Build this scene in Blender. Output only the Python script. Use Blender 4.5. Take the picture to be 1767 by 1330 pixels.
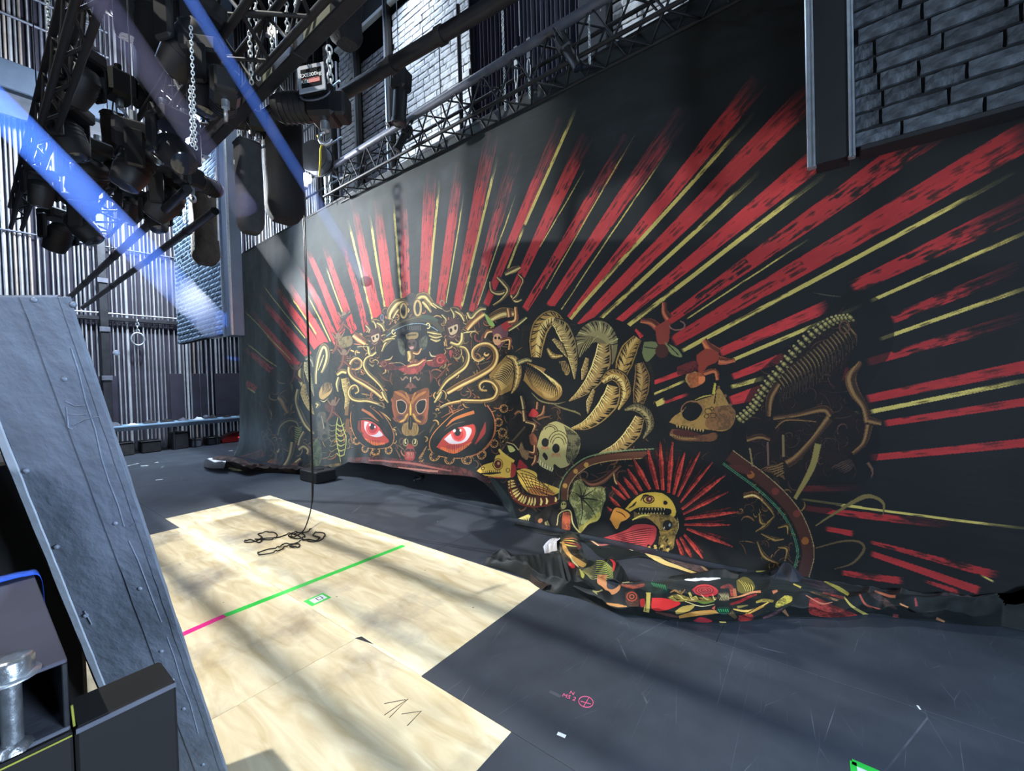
import math
import numpy as np
# ------------------------------------------------------------------ camera numbers (picture taken as 1767 x 1330)
PW, PH = 1767, 1330
FPX = 729.2
CAM = np.array([0.0, 0.0, 1.6])
def _rot(yaw, pitch, roll):
    f = np.array([math.sin(yaw) * math.cos(pitch), math.cos(yaw) * math.cos(pitch), math.sin(pitch)])
    r = np.array([math.cos(yaw), -math.sin(yaw), 0.0]); u = np.cross(r, f)
    c, s = math.cos(roll), math.sin(roll)
    return c * r + s * u, -s * r + c * u, f
CR, CU, CF = _rot(0.914546, -0.016955, -0.029373)
import bpy, bmesh, random
from mathutils import Vector, Matrix
for o in list(bpy.data.objects): bpy.data.objects.remove(o)
C = bpy.context.scene.collection
scn = bpy.context.scene
BX = 3.9                                   # plane of the hanging cloth
# ------------------------------------------------------------------ camera
cam_d = bpy.data.cameras.new('camera'); cam = bpy.data.objects.new('camera', cam_d); C.objects.link(cam)
cam_d.sensor_fit = 'HORIZONTAL'; cam_d.sensor_width = 36.0; cam_d.lens = FPX / PW * 36.0
cam_d.clip_start = 0.05; cam_d.clip_end = 200
M = Matrix(((CR[0], CU[0], -CF[0]), (CR[1], CU[1], -CF[1]), (CR[2], CU[2], -CF[2]))).to_4x4()
M.translation = Vector(CAM); cam.matrix_world = M
scn.camera = cam
scn.view_settings.view_transform = 'Standard'; scn.view_settings.look = 'None'
scn.view_settings.exposure = 0.0; scn.view_settings.gamma = 1.0; scn.view_settings.use_curve_mapping = False
# ------------------------------------------------------------------ world: an unlit hall, faint spill
w = bpy.data.worlds.new('world'); scn.world = w; w.use_nodes = True
w.node_tree.nodes['Background'].inputs[0].default_value = (0.35, 0.5, 0.9, 1); w.node_tree.nodes['Background'].inputs[1].default_value = 0.055
# ------------------------------------------------------------------ lamps of the hall, plus added fill lamps
def lamp(name, kind, loc, target, power, col, size=.5, spot=60, blend=.4, sizey=None):
    d = bpy.data.lights.new(name, kind); o = bpy.data.objects.new(name, d); C.objects.link(o)
    o.location = loc; d.energy = power; d.color = col
    dv = Vector(target) - Vector(loc); o.rotation_euler = dv.to_track_quat('-Z', 'Y').to_euler()
    if kind == 'AREA':
        d.shape = 'RECTANGLE' if sizey else 'DISK'; d.size = size
        if sizey: d.size_y = sizey
    elif kind == 'SPOT': d.spot_size = math.radians(spot); d.spot_blend = blend; d.shadow_soft_size = size
    else: d.shadow_soft_size = size
    return o
lamp('key_lamp', 'SPOT', (-4.5, 4.5, 13.0), (1.75, 3.1, 0), 9500, (1.0, .97, .90), .08, 29, .7)
lamp('cloth_lamp', 'SPOT', (1.5, 8.6, 4.72), (3.9, 3.2, 2.6), 2300, (.93, .98, 1.0), .012, 112, .5)
lamp('rear_deck_fill_lamp', 'AREA', (.6, 10.5, 9.5), (1.8, 9.0, 0), 520, (.50, .68, 1.0), 1.0)  # added cool fill for the far floor
lamp('rig_fill_lamp', 'AREA', (-1.6, .6, 1.9), (1.2, 4.6, 4.0), 32, (.60, .75, 1.0), .8)  # added fill that lifts the dark rig from the camera side
lamp('cloth_fill_lamp', 'AREA', (-3.0, 3.5, 2.6), (3.9, 2.0, 1.6), 50, (1.0, .96, .92), 1.0)  # second fill on the cloth, added
lamp('deck_lamp', 'AREA', (-1.5, -1.5, 7.5), (1.5, 1.5, 0), 40, (.60, .78, 1.0), 1.2)
lamp('wall_lamp', 'AREA', (2.6, 10.6, 7.5), (2.6, 14.5, 5.0), 1250, (.76, .87, 1.0), .8)
lamp('wall_lamp', 'AREA', (6.0, 11.0, 8.5), (5.6, 14.5, 5.5), 800, (.76, .87, 1.0), .8)
lamp('brick_lamp', 'AREA', (4.55, 6.0, 8.5), (5.2, 5.6, 6.2), 105, (.80, .89, 1.0), .5, sizey=3.5)
lamp('brick_lamp', 'AREA', (4.5, 1.6, 8.0), (5.2, 1.0, 5.6), 26, (.75, .86, 1.0), .5)
lamp('girder_fill_lamp', 'AREA', (.9, -2.6, 1.9), (.2, 1.3, .9), 330, (.60, .77, 1.0), .8)  # added wash from behind the camera for the girder face
lamp('side_lamp', 'AREA', (1.4, 1.8, 6.6), (3.2, -.6, 3.4), 5, (.66, .84, 1.0), .4)
# ------------------------------------------------------------------ helpers
random.seed(4)
def ray(x, y): return CF + (x - PW / 2) / FPX * CR - (y - PH / 2) / FPX * CU
def atx(x, y, X): d = ray(x, y); return Vector(CAM + d * ((X - CAM[0]) / d[0]))
def aty(x, y, Y): d = ray(x, y); return Vector(CAM + d * ((Y - CAM[1]) / d[1]))
def atz(x, y, Z): d = ray(x, y); return Vector(CAM + d * ((Z - CAM[2]) / d[2]))
def dep(x, y, z): return Vector(CAM + ray(x, y) * z)
def lin(c): return tuple(((v / 12.92) if v <= .04045 else ((v + .055) / 1.055) ** 2.4) for v in c) + (1.0,)

def mat(name, col, rough=.6, metal=0.0, var=.0, scale=6.0, bump=0.0, bscale=30.0, spec=.4, rnd=0.0):
    m = bpy.data.materials.new(name); m.use_nodes = True; nt = m.node_tree; N = nt.nodes; L = nt.links
    b = N['Principled BSDF']; b.inputs['Roughness'].default_value = rough; b.inputs['Metallic'].default_value = metal
    b.inputs['Specular IOR Level'].default_value = spec
    c = lin(col); b.inputs['Base Color'].default_value = c
    tc = N.new('ShaderNodeTexCoord')
    out = None
    if var > 0:
        n = N.new('ShaderNodeTexNoise'); n.inputs['Scale'].default_value = scale; n.inputs['Detail'].default_value = 6
        L.new(tc.outputs['Object'], n.inputs['Vector'])
        r = N.new('ShaderNodeValToRGB'); r.color_ramp.elements[0].position = .3; r.color_ramp.elements[1].position = .7
        r.color_ramp.elements[0].color = tuple(v * (1 - var) for v in c[:3]) + (1,); r.color_ramp.elements[1].color = tuple(min(1, v * (1 + var)) for v in c[:3]) + (1,)
        L.new(n.outputs['Fac'], r.inputs['Fac']); out = r.outputs['Color']
    if rnd > 0:
        oi = N.new('ShaderNodeObjectInfo'); hs = N.new('ShaderNodeHueSaturation')
        mr = N.new('ShaderNodeMapRange'); mr.inputs['To Min'].default_value = 1 - rnd; mr.inputs['To Max'].default_value = 1 + rnd
        L.new(oi.outputs['Random'], mr.inputs['Value']); L.new(mr.outputs['Result'], hs.inputs['Value'])
        if out: L.new(out, hs.inputs['Color'])
        else: hs.inputs['Color'].default_value = c
        out = hs.outputs['Color']
    if out: L.new(out, b.inputs['Base Color'])
    if bump > 0:
        n2 = N.new('ShaderNodeTexNoise'); n2.inputs['Scale'].default_value = bscale; n2.inputs['Detail'].default_value = 8
        L.new(tc.outputs['Object'], n2.inputs['Vector'])
        bp = N.new('ShaderNodeBump'); bp.inputs['Strength'].default_value = bump; bp.inputs['Distance'].default_value = .01
        L.new(n2.outputs['Fac'], bp.inputs['Height']); L.new(bp.outputs['Normal'], b.inputs['Normal'])
    return m

ORG = {}
def org(o):
    v = Vector((0, 0, 0))
    while o is not None: v += ORG.get(o.name, Vector((0, 0, 0))); o = o.parent
    return v
def tag(o, label=None, cat=None, group=None, kind=None):
    if label: o['label'] = label
    if cat: o['category'] = cat
    if group: o['group'] = group
    if kind: o['kind'] = kind
    return o
def thing(name, label, cat, loc, group=None):
    o = bpy.data.objects.new(name, None); C.objects.link(o); o.location = loc; o.empty_display_size = .1
    ORG[o.name] = Vector(loc); return tag(o, label, cat, group)
class MB:
    def __init__(s): s.v = []; s.f = []; s.sm = []
    def add(s, vs, fs, smooth=False):
        n = len(s.v); s.v += [tuple(v) for v in vs]; s.f += [tuple(i + n for i in f) for f in fs]; s.sm += [smooth] * len(fs); return s
    def box(s, c, size, R=None, ch=0.0):
        c = Vector(c); hx, hy, hz = [d / 2 for d in size]; ch = min(ch, hx * .9, hy * .9, hz * .9)
        if ch <= 0:
            vs = [Vector((x * hx, y * hy, z * hz)) for z in (-1, 1) for y in (-1, 1) for x in (-1, 1)]
            fs = [(0, 2, 3, 1), (4, 5, 7, 6), (0, 1, 5, 4), (2, 6, 7, 3), (0, 4, 6, 2), (1, 3, 7, 5)]
        else:
            b = bmesh.new(); bmesh.ops.create_cube(b, size=1); bmesh.ops.scale(b, vec=(2 * hx, 2 * hy, 2 * hz), verts=b.verts)
            bmesh.ops.bevel(b, geom=b.edges[:], offset=ch, segments=1, affect='EDGES')
            b.verts.ensure_lookup_table(); b.verts.index_update()
            vs = [v.co.copy() for v in b.verts]; fs = [[v.index for v in f.verts] for f in b.faces]; b.free()
        if R is not None: vs = [R @ v for v in vs]
        return s.add([v + c for v in vs], fs)
    def bar(s, p0, p1, w, h, ch=0.0, up=(0, 0, 1)):
        p0 = Vector(p0); p1 = Vector(p1); d = (p1 - p0); L = d.length; d.normalize(); u = Vector(up)
        x = d.cross(u); x = x if x.length > 1e-4 else Vector((1, 0, 0)); x.normalize(); z = x.cross(d)
        R = Matrix((x, d, z)).transposed()
        return s.box((p0 + p1) / 2, (w, L, h), R, ch)
    def cyl(s, p0, p1, r, n=10, r1=None, cap=True):
        p0 = Vector(p0); p1 = Vector(p1); d = (p1 - p0).normalized(); r1 = r if r1 is None else r1
        x = d.orthogonal().normalized(); y = d.cross(x)
        a = [p0 + (x * math.cos(t) + y * math.sin(t)) * r for t in [k * 2 * math.pi / n for k in range(n)]]
        b = [p1 + (x * math.cos(t) + y * math.sin(t)) * r1 for t in [k * 2 * math.pi / n for k in range(n)]]
        s.add(a + b, [(k, (k + 1) % n, n + (k + 1) % n, n + k) for k in range(n)], True)
        if cap: s.add(a, [tuple(range(n))[::-1]]); s.add(b, [tuple(range(n))])
        return s
    def sweep(s, pts, r, n=6, closed=False):
        pts = [Vector(p) for p in pts]; m = len(pts); vs = []; nx = None
        for i, p in enumerate(pts):
            a = pts[(i - 1) % m] if (closed or i > 0) else p; b = pts[(i + 1) % m] if (closed or i < m - 1) else p
            d = (b - a).normalized()
            if nx is None: nx = d.orthogonal().normalized()
            else: nx = (nx - d * nx.dot(d)); nx = nx.normalized() if nx.length > 1e-6 else d.orthogonal().normalized()
            ny = d.cross(nx); rr = r[i] if isinstance(r, (list, tuple)) else r
            vs += [p + (nx * math.cos(t) + ny * math.sin(t)) * rr for t in [k * 2 * math.pi / n for k in range(n)]]
        fs = []
        for i in range(m if closed else m - 1):
            j = (i + 1) % m
            fs += [(i * n + k, i * n + (k + 1) % n, j * n + (k + 1) % n, j * n + k) for k in range(n)]
        s.add(vs, fs, True)
        if not closed: s.add(vs[:n], [tuple(range(n))[::-1]]); s.add(vs[-n:], [tuple(range(n))])
        return s
    def lathe(s, c, prof, n=14, R=None, sx=1, sy=1):
        c = Vector(c); vs = []
        for r, z in prof:
            for k in range(n):
                t = k * 2 * math.pi / n; v = Vector((r * math.cos(t) * sx, r * math.sin(t) * sy, z)); vs.append((R @ v if R is not None else v) + c)
        fs = [(i * n + k, i * n + (k + 1) % n, (i + 1) * n + (k + 1) % n, (i + 1) * n + k) for i in range(len(prof) - 1) for k in range(n)]
        s.add(vs, fs, True); s.add(vs[:n], [tuple(range(n))[::-1]]); s.add(vs[-n:], [tuple(range(n))]); return s
    def build(s, name, m, parent=None, kind=None, mods=None):
        me = bpy.data.meshes.new(name); og = org(parent) if parent is not None else Vector((0, 0, 0))
        if parent is None and s.v and kind != 'structure':
            pass
        me.from_pydata([Vector(v) - og for v in s.v], [], s.f); me.materials.append(m)
        me.polygons.foreach_set('use_smooth', s.sm); me.update()
        o = bpy.data.objects.new(name, me); C.objects.link(o)
        if parent is not None: o.parent = parent
        if kind: o['kind'] = kind
        return o
def inst(src, name, loc, parent=None, rot=None, scale=None):
    o = bpy.data.objects.new(name, src.data); C.objects.link(o); og = org(parent) if parent is not None else Vector((0, 0, 0))
    o.location = Vector(loc) - og
    if rot is not None: o.rotation_euler = rot
    if scale is not None: o.scale = scale
    if parent is not None: o.parent = parent
    return o
def dup(root, off, label=None, group=None, rotz=None):
    r = root.copy(); C.objects.link(r); r.location = root.location + Vector(off)
    if label: r['label'] = label
    if group: r['group'] = group
    if rotz is not None: r.rotation_euler[2] = rotz
    for ch in list(root.children):
        c = ch.copy(); C.objects.link(c); c.parent = r
        for g in list(ch.children):
            d = g.copy(); C.objects.link(d); d.parent = c
    return r
def link_pts(c, d, up, a, b, n=10):
    d = d.normalized(); s = up - d * up.dot(d); s = s.normalized() if s.length > 1e-5 else d.orthogonal().normalized()
    return [c + d * math.cos(t) * a + s * math.sin(t) * b for t in [k * 2 * math.pi / n for k in range(n)]]
def chain_mesh(m, pts, pitch=.034, wire=.0045, seg=10):
    """links strung along a polyline"""
    pts = [Vector(p) for p in pts]; k = 0
    for a, b in zip(pts[:-1], pts[1:]):
        L = (b - a).length; n = max(1, int(round(L / pitch))); d = (b - a).normalized(); sd = d.orthogonal().normalized(); sd2 = d.cross(sd)
        up0 = (sd + sd2 * .6).normalized(); up1 = d.cross(up0)
        for i in range(n):
            c = a + d * (L * (i + .5) / n)
            m.sweep(link_pts(c, d, up0 if k % 2 else up1, pitch * .62, pitch * .36, seg), wire, 5, True); k += 1
    return m
# ------------------------------------------------------------------ materials
m_black = mat('black_paint', (.09, .09, .10), .55, 0, .25, 8)
m_blackplastic = mat('black_plastic', (.07, .075, .085), .42, 0, .2, 10)
m_bag = mat('bag_cloth', (.17, .17, .18), .9, 0, .35, 9, .4, 40)
m_blkbag = mat('black_bag_cloth', (.07, .07, .085), .85, 0, .3, 9, .4, 40)
m_zinc = mat('zinc_chain', (.86, .88, .88), .3, .35, .1, 30)
m_alu = mat('aluminium', (.72, .75, .78), .36, .85, .12, 20)
m_steel = mat('bright_bolt_steel', (.72, .74, .76), .3, .9, .25, 40, .2, 80)
m_dsteel = mat('dark_steel', (.16, .165, .18), .45, .5, .3, 7, .1, 40)
m_gsteel = mat('grey_steel', (.34, .35, .39), .5, .35, .2, 9, .15, 30)
m_white = mat('white_plate', (.78, .80, .80), .5, 0, .05, 9)
m_label = mat('label_grey', (.08, .09, .10), .85, 0, 0, 5, 0, 30, .1)
m_red = mat('label_red', (.62, .10, .10), .5)
m_yellow = mat('yellow_strap', (.82, .74, .15), .6, 0, .1, 20)
m_chalkyel = mat('yellow_marker', (.50, .50, .18), .7, 0, .3, 40)
m_blue = mat('blue_strap', (.10, .30, .72), .7, 0, .25, 60, .5, 120)
m_rope = mat('black_cable', (.055, .055, .06), .5)
m_green = mat('green_tape', (.18, .74, .28), .45, 0, .08, 12)
m_pink = mat('pink_tape', (.88, .13, .52), .45, 0, .08, 12)
m_pinkchalk = mat('pink_marker', (.82, .36, .50), .9)
m_paper = mat('paper', (.82, .84, .84), .8, 0, .06, 20)
m_ink = mat('ink', (.03, .03, .04), .7)
def emit(name, col, s):
    m = bpy.data.materials.new(name); m.use_nodes = True; b = m.node_tree.nodes['Principled BSDF']
    b.inputs['Base Color'].default_value = (0, 0, 0, 1); b.inputs['Emission Color'].default_value = lin(col); b.inputs['Emission Strength'].default_value = s; return m
# ------------------------------------------------------------------ painted print of the cloth
# the print is flat artwork: it is drawn here shape by shape into a picture held in memory
def px_on_x(pts, X):
    p = np.asarray(pts, float)
    d = CF + ((p[:, 0] - PW / 2) / FPX)[:, None] * CR - ((p[:, 1] - PH / 2) / FPX)[:, None] * CU
    t = (X - CAM[0]) / d[:, 0]
    return CAM + d * t[:, None]

def px_on_z(pts, Z):
    p = np.asarray(pts, float)
    d = CF + ((p[:, 0] - PW / 2) / FPX)[:, None] * CR - ((p[:, 1] - PH / 2) / FPX)[:, None] * CU
    t = (Z - CAM[2]) / d[:, 2]
    return CAM + d * t[:, None]

def vnoise(h, w, cell, seed, octs=4):
    rg = np.random.RandomState(seed)
    out = np.zeros((h, w), np.float32); amp = 1.0; tot = 0
    for o in range(octs):
        c = max(1.0, cell / 2 ** o)
        gh, gw = int(h / c) + 3, int(w / c) + 3
        g = rg.rand(gh, gw).astype(np.float32)
        yy = np.arange(h) / c; xx = np.arange(w) / c
        y0 = yy.astype(int); x0 = xx.astype(int)
        fy = (yy - y0).astype(np.float32); fx = (xx - x0).astype(np.float32)
        fy = (fy * fy * (3 - 2 * fy))[:, None]; fx = (fx * fx * (3 - 2 * fx))[None, :]
        a = g[y0][:, x0]; b = g[y0][:, x0 + 1]; c_ = g[y0 + 1][:, x0]; d = g[y0 + 1][:, x0 + 1]
        out += amp * ((a * (1 - fx) + b * fx) * (1 - fy) + (c_ * (1 - fx) + d * fx) * fy)
        tot += amp; amp *= 0.55
    return out / tot

def spline(pts, w=None, n=7):
    p = np.asarray(pts, float)
    ww = None
    if w is not None:
        ww = np.full(len(p), float(w)) if np.isscalar(w) else np.interp(np.linspace(0, 1, len(p)), np.linspace(0, 1, len(w)), w)
    if len(p) < 3:
        t = np.linspace(0, 1, 5)[:, None]
        q = p[0] * (1 - t) + p[-1] * t
        return q, (None if ww is None else np.interp(t[:, 0], [0, 1], [ww[0], ww[-1]]))
    e = np.vstack([2 * p[0] - p[1], p, 2 * p[-1] - p[-2]])
    out = []; wo = []
    t = np.linspace(0, 1, n, endpoint=False)[:, None]
    for i in range(len(p) - 1):
        a, b, c, d = e[i], e[i + 1], e[i + 2], e[i + 3]
        out.append(0.5 * (2 * b + (c - a) * t + (2 * a - 5 * b + 4 * c - d) * t * t + (3 * b - a - 3 * c + d) * t ** 3))
        if ww is not None: wo.append(ww[i] * (1 - t[:, 0]) + ww[i + 1] * t[:, 0])
    out.append(p[-1:])
    if ww is not None: wo.append(ww[-1:])
    return np.vstack(out), (np.concatenate(wo) if ww is not None else None)

class Print:
    """a picture in metres: col 0 = u0, row 0 = v0 (bottom), scale S pixels per metre"""
    def __init__(s, u0, u1, v0, v1, S, tomet, base):
        s.u0, s.v0, s.S, s.tomet = u0, v0, S, tomet
        s.W, s.H = int((u1 - u0) * S), int((v1 - v0) * S)
        s.u1, s.v1 = u0 + s.W / S, v0 + s.H / S
        s.A = np.empty((s.H, s.W, 3), np.float32); s.A[:] = base
        s.nz = vnoise(512, 512, 32, 5, 5); s.nf = vnoise(512, 512, 6, 9, 2)
        s.x0 = s.y0 = 0.0; s.k = 1.0
    def crop(s, x0, y0, k): s.x0, s.y0, s.k = x0, y0, k
    def full(s, pts): return np.asarray(pts, float) / s.k + np.array([s.x0, s.y0])
    def canvas(s, pts):
        m = s.tomet(s.full(pts))
        return (m - np.array([s.u0, s.v0])) * s.S
    def mask(s, c):
        x0, y0 = np.floor(c.min(0)).astype(int); x1, y1 = np.ceil(c.max(0)).astype(int) + 1
        x0 = max(x0, 0); y0 = max(y0, 0); x1 = min(x1, s.W); y1 = min(y1, s.H)
        if x1 <= x0 or y1 <= y0: return None
        M = np.zeros((y1 - y0, x1 - x0 + 1), np.int16)
        n = len(c)
        for i in range(n):
            xa, ya = c[i]; xb, yb = c[(i + 1) % n]
            if ya == yb: continue
            sg = 1
            if ya > yb: xa, ya, xb, yb = xb, yb, xa, ya; sg = -1
            r0 = max(int(math.ceil(ya - .5)), y0); r1 = min(int(math.ceil(yb - .5)), y1)
            if r1 <= r0: continue
            r = np.arange(r0, r1)
            x = np.ceil(xa + (r + .5 - ya) / (yb - ya) * (xb - xa) - .5).astype(int)
            np.add.at(M, (r - y0, np.clip(x - x0, 0, x1 - x0)), sg)
        return (np.cumsum(M, 1)[:, :-1] != 0), x0, y0, x1, y1
    def put(s, mm, col, alpha=1.0, mott=0.0, dark=(.05, .05, .05)):
        if mm is None: return
        M, x0, y0, x1, y1 = mm
        a = M * np.float32(1) if np.isscalar(alpha) else M * alpha
        if np.isscalar(alpha): a = a * alpha
        c = np.asarray(col, np.float32)
        src = np.broadcast_to(c, M.shape + (3,))
        if mott > 0:
            yy = (np.arange(y0, y1) * 2) % 512; xx = (np.arange(x0, x1) * 2) % 512
            nz = s.nz[np.ix_(yy, xx)] * .6 + s.nf[np.ix_(yy, xx)] * .4
            k = np.clip((nz - .5 + mott * .22) * 7, 0, 1)[..., None] * min(1, mott * 1.2)
            src = src * (1 - k) + np.asarray(dark, np.float32) * k
        V = s.A[y0:y1, x0:x1]
        V += (src - V) * a[..., None]
    def fill(s, pts, col, smooth=True, **k):
        p = np.asarray(pts, float)
        if smooth and len(p) > 3:
            q, _ = spline(np.vstack([p, p[:1]]), None, 5); p = q
        s.put(s.mask(s.canvas(p)), col, **k)
    def ribbon(s, pts, w):
        q, ww = spline(pts, w)
        d = np.gradient(q, axis=0); L = np.hypot(d[:, 0], d[:, 1]) + 1e-9
        nrm = np.stack([-d[:, 1] / L, d[:, 0] / L], 1)
        return q, nrm, ww
    def line(s, pts, w, col, off=0.0, **k):
        q, nrm, ww = s.ribbon(pts, w)
        q = q + nrm * off
        h = nrm * ww[:, None] / 2
        s.put(s.mask(s.canvas(np.vstack([q + h, (q - h)[::-1]]))), col, **k)
    def limb(s, pts, w, col, hi=None, out=(.03, .03, .03), ow=10, side=1):
        w = [w * 1.18] if np.isscalar(w) else [x * 1.18 for x in w]
        s.line(pts, [x + ow for x in w], out)
        s.line(pts, w, col)
        sh = [c * .55 for c in col]
        s.line(pts, [x * .35 for x in w], sh, off=-side * .30 * float(np.mean(w)))
        if hi is not None: s.line(pts, [x * .28 for x in w], hi, off=side * .22 * float(np.mean(w)))
    def tube(s, pts, w, col, hi, n=22, out=(.03, .03, .03), seed=0, cut=.42, ow=14):
        rg = np.random.RandomState(seed); w = list(w)
        s.line(pts, [x + ow for x in w], out); s.line(pts, w, [c * .62 for c in col]); s.line(pts, [x * .72 for x in w], col)
        q, nrm, ww = s.ribbon(pts, w); s.line(pts, [x * .30 for x in w], hi, off=ww[:, None] * .10, alpha=.75)
        d = np.gradient(q, axis=0); d = d / (np.hypot(d[:, 0], d[:, 1])[:, None] + 1e-9)
        for f in np.linspace(0, len(q) - 1, n):
            i = int(f); hw = ww[i] / 2
            if hw < 5: continue
            for sd in (1, -1):
                L = cut * (.6 + .8 * rg.rand()); p0 = q[i] + nrm[i] * hw * sd; p2 = q[i] + nrm[i] * hw * (1 - 2 * L) * sd + d[i] * hw * (.5 + .4 * rg.rand())
                s.line([p0, (p0 + p2) / 2 - d[i] * hw * .08, p2], [hw * .15 + 1.5, hw * .11 + 1, .8], out)
        for sd in (1, -1): s.line(pts, [max(3, x * .085) for x in w], [c * (1.0 if sd > 0 else .8) for c in col], off=ww[:, None] * .46 * sd)
    def horn(s, pts, w, col, hi, n=16, side=1, out=(.03, .03, .03)):
        s.line(pts, [x + 14 for x in w], out)
        s.line(pts, w, col)
        q, nrm, ww = s.ribbon(pts, w)
        d = np.gradient(q, axis=0); L = np.hypot(d[:, 0], d[:, 1])[:, None] + 1e-9; d = d / L
        idx = np.linspace(0, len(q) - 1, n)
        for f in idx:
            i = int(f); a = q[i]; hw = ww[i] / 2
            if hw < 4: continue
            for sd, cc, wd in ((side, out, .16), (-side, out, .22)):
                p0 = a + nrm[i] * hw * sd; p1 = a + nrm[i] * hw * .15 * sd + d[i] * hw * .55
                s.line([p0, (p0 + p1) / 2 + d[i] * hw * .05, p1], [hw * wd + 4, hw * wd, 1], cc)
            p0 = a + nrm[i] * hw * .9 * side + d[i] * hw * .2; p1 = a + d[i] * hw * .6
            s.line([p0, p1], [hw * .14 + 2, 2], hi)
        s.line(pts, [max(2, x * .08) for x in w], hi, off=ww[:, None] * .47 * side)
        s.line(pts, [max(2, x * .09) for x in w], [c * .85 for c in col], off=ww[:, None] * -.46 * side)
    def ell(s, cx, cy, rx, ry, col, rot=0, **k):
        t = np.linspace(0, 2 * np.pi, 20, endpoint=False)
        x = np.cos(t) * rx; y = np.sin(t) * ry; c, sn = math.cos(rot), math.sin(rot)
        s.fill(np.stack([cx + x * c - y * sn, cy + x * sn + y * c], 1), col, smooth=False, **k)
    def ring(s, cx, cy, rx, ry, w, col, a0=0, a1=2 * math.pi, **k):
        t = np.linspace(a0, a1, 14)
        s.line(np.stack([cx + np.cos(t) * rx, cy + np.sin(t) * ry], 1), w, col, **k)
    def soft(s, cx, cy, rx, ry, col, a=1.0, rot=0):
        t = np.linspace(0, 2 * np.pi, 20, endpoint=False)
        for f in (1.0, .86, .72, .58, .44):
            s.ell(cx, cy, rx * f, ry * f, col, rot, alpha=a * .28)
    def ray(s, far, near, wf, wn, col=(.79, .25, .25), fade=.25, mott=.4, a=1.0):
        far = np.asarray(far, float); near = np.asarray(near, float)
        d = near - far; d /= np.hypot(*d); nr = np.array([-d[1], d[0]])
        quad = [far + nr * wf / 2, near + nr * wn / 2, near - nr * wn / 2, far - nr * wf / 2]
        c = s.canvas(quad); mm = s.mask(c)
        if mm is None: return
        M, x0, y0, x1, y1 = mm
        A_ = (c[0] + c[3]) / 2; B_ = (c[1] + c[2]) / 2; ax = B_ - A_; Ln = np.hypot(*ax); ax = ax / Ln
        X, Y = np.meshgrid(np.arange(x0, x1) + .5, np.arange(y0, y1) + .5)
        t = ((X - A_[0]) * ax[0] + (Y - A_[1]) * ax[1]); sd = (X - A_[0]) * -ax[1] + (Y - A_[1]) * ax[0]
        sa = s.nz[(sd * 9).astype(int) % 512, (t * .8).astype(int) % 512]
        sb = s.nz[(sd * 3 + 77).astype(int) % 512, (t * 1.6 + 31).astype(int) % 512]
        tn = t / Ln
        al = np.clip(tn / max(fade, 1e-3) - (sa - .5) * 1.2, 0, 1)
        al = al * np.clip((1 - tn) * Ln / 6, 0, 1)
        kk = np.clip((sa * .5 + sb * .5 - .60 + mott * .10) * 9, 0, 1) * min(1, mott * 1.5)
        c3 = np.asarray(col, np.float32)
        var = (.88 + .24 * sb)[..., None]
        src = c3 * var * (1 - kk[..., None]) + np.array([.11, .075, .06], np.float32) * kk[..., None]
        V = s.A[y0:y1, x0:x1]
        V += (src - V) * (M * al * a)[..., None].astype(np.float32)

def filigree(P, poly, n, cols, L, w, seed, out=True):
    rg = np.random.RandomState(seed); poly = np.asarray(poly, float)
    lo, hi = poly.min(0), poly.max(0); k = 0
    while k < n:
        c = lo + rg.rand(2) * (hi - lo)
        x, y = c; ins = False; j = len(poly) - 1
        for i in range(len(poly)):
            if (poly[i, 1] > y) != (poly[j, 1] > y) and x < (poly[j, 0] - poly[i, 0]) * (y - poly[i, 1]) / (poly[j, 1] - poly[i, 1]) + poly[i, 0]: ins = not ins
            j = i
        if not ins: continue
        k += 1
        a = rg.rand() * 6.28; cv = (rg.rand() - .5) * 5.0; l = L * (.5 + rg.rand()); pts = [c]
        for i in range(4):
            pts.append(pts[-1] + np.array([math.cos(a), math.sin(a)]) * l / 4); a += cv / 3 * (1 + i * .4)
        col = np.array(cols[rg.randint(len(cols))]) * (.7 + .5 * rg.rand()); ww = w * (.6 + .8 * rg.rand())
        if out: P.line(pts, [ww * .6 + 1.5, ww * 1.5 + 1.5, ww * .5], (.035, .03, .03))
        P.line(pts, [ww * .5, ww, ww * .8, ww * .25], tuple(col))
        P.line(pts, [ww * .1, ww * .35, ww * .1], tuple(np.minimum(1, col * 1.5)), off=ww * .2)

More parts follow.
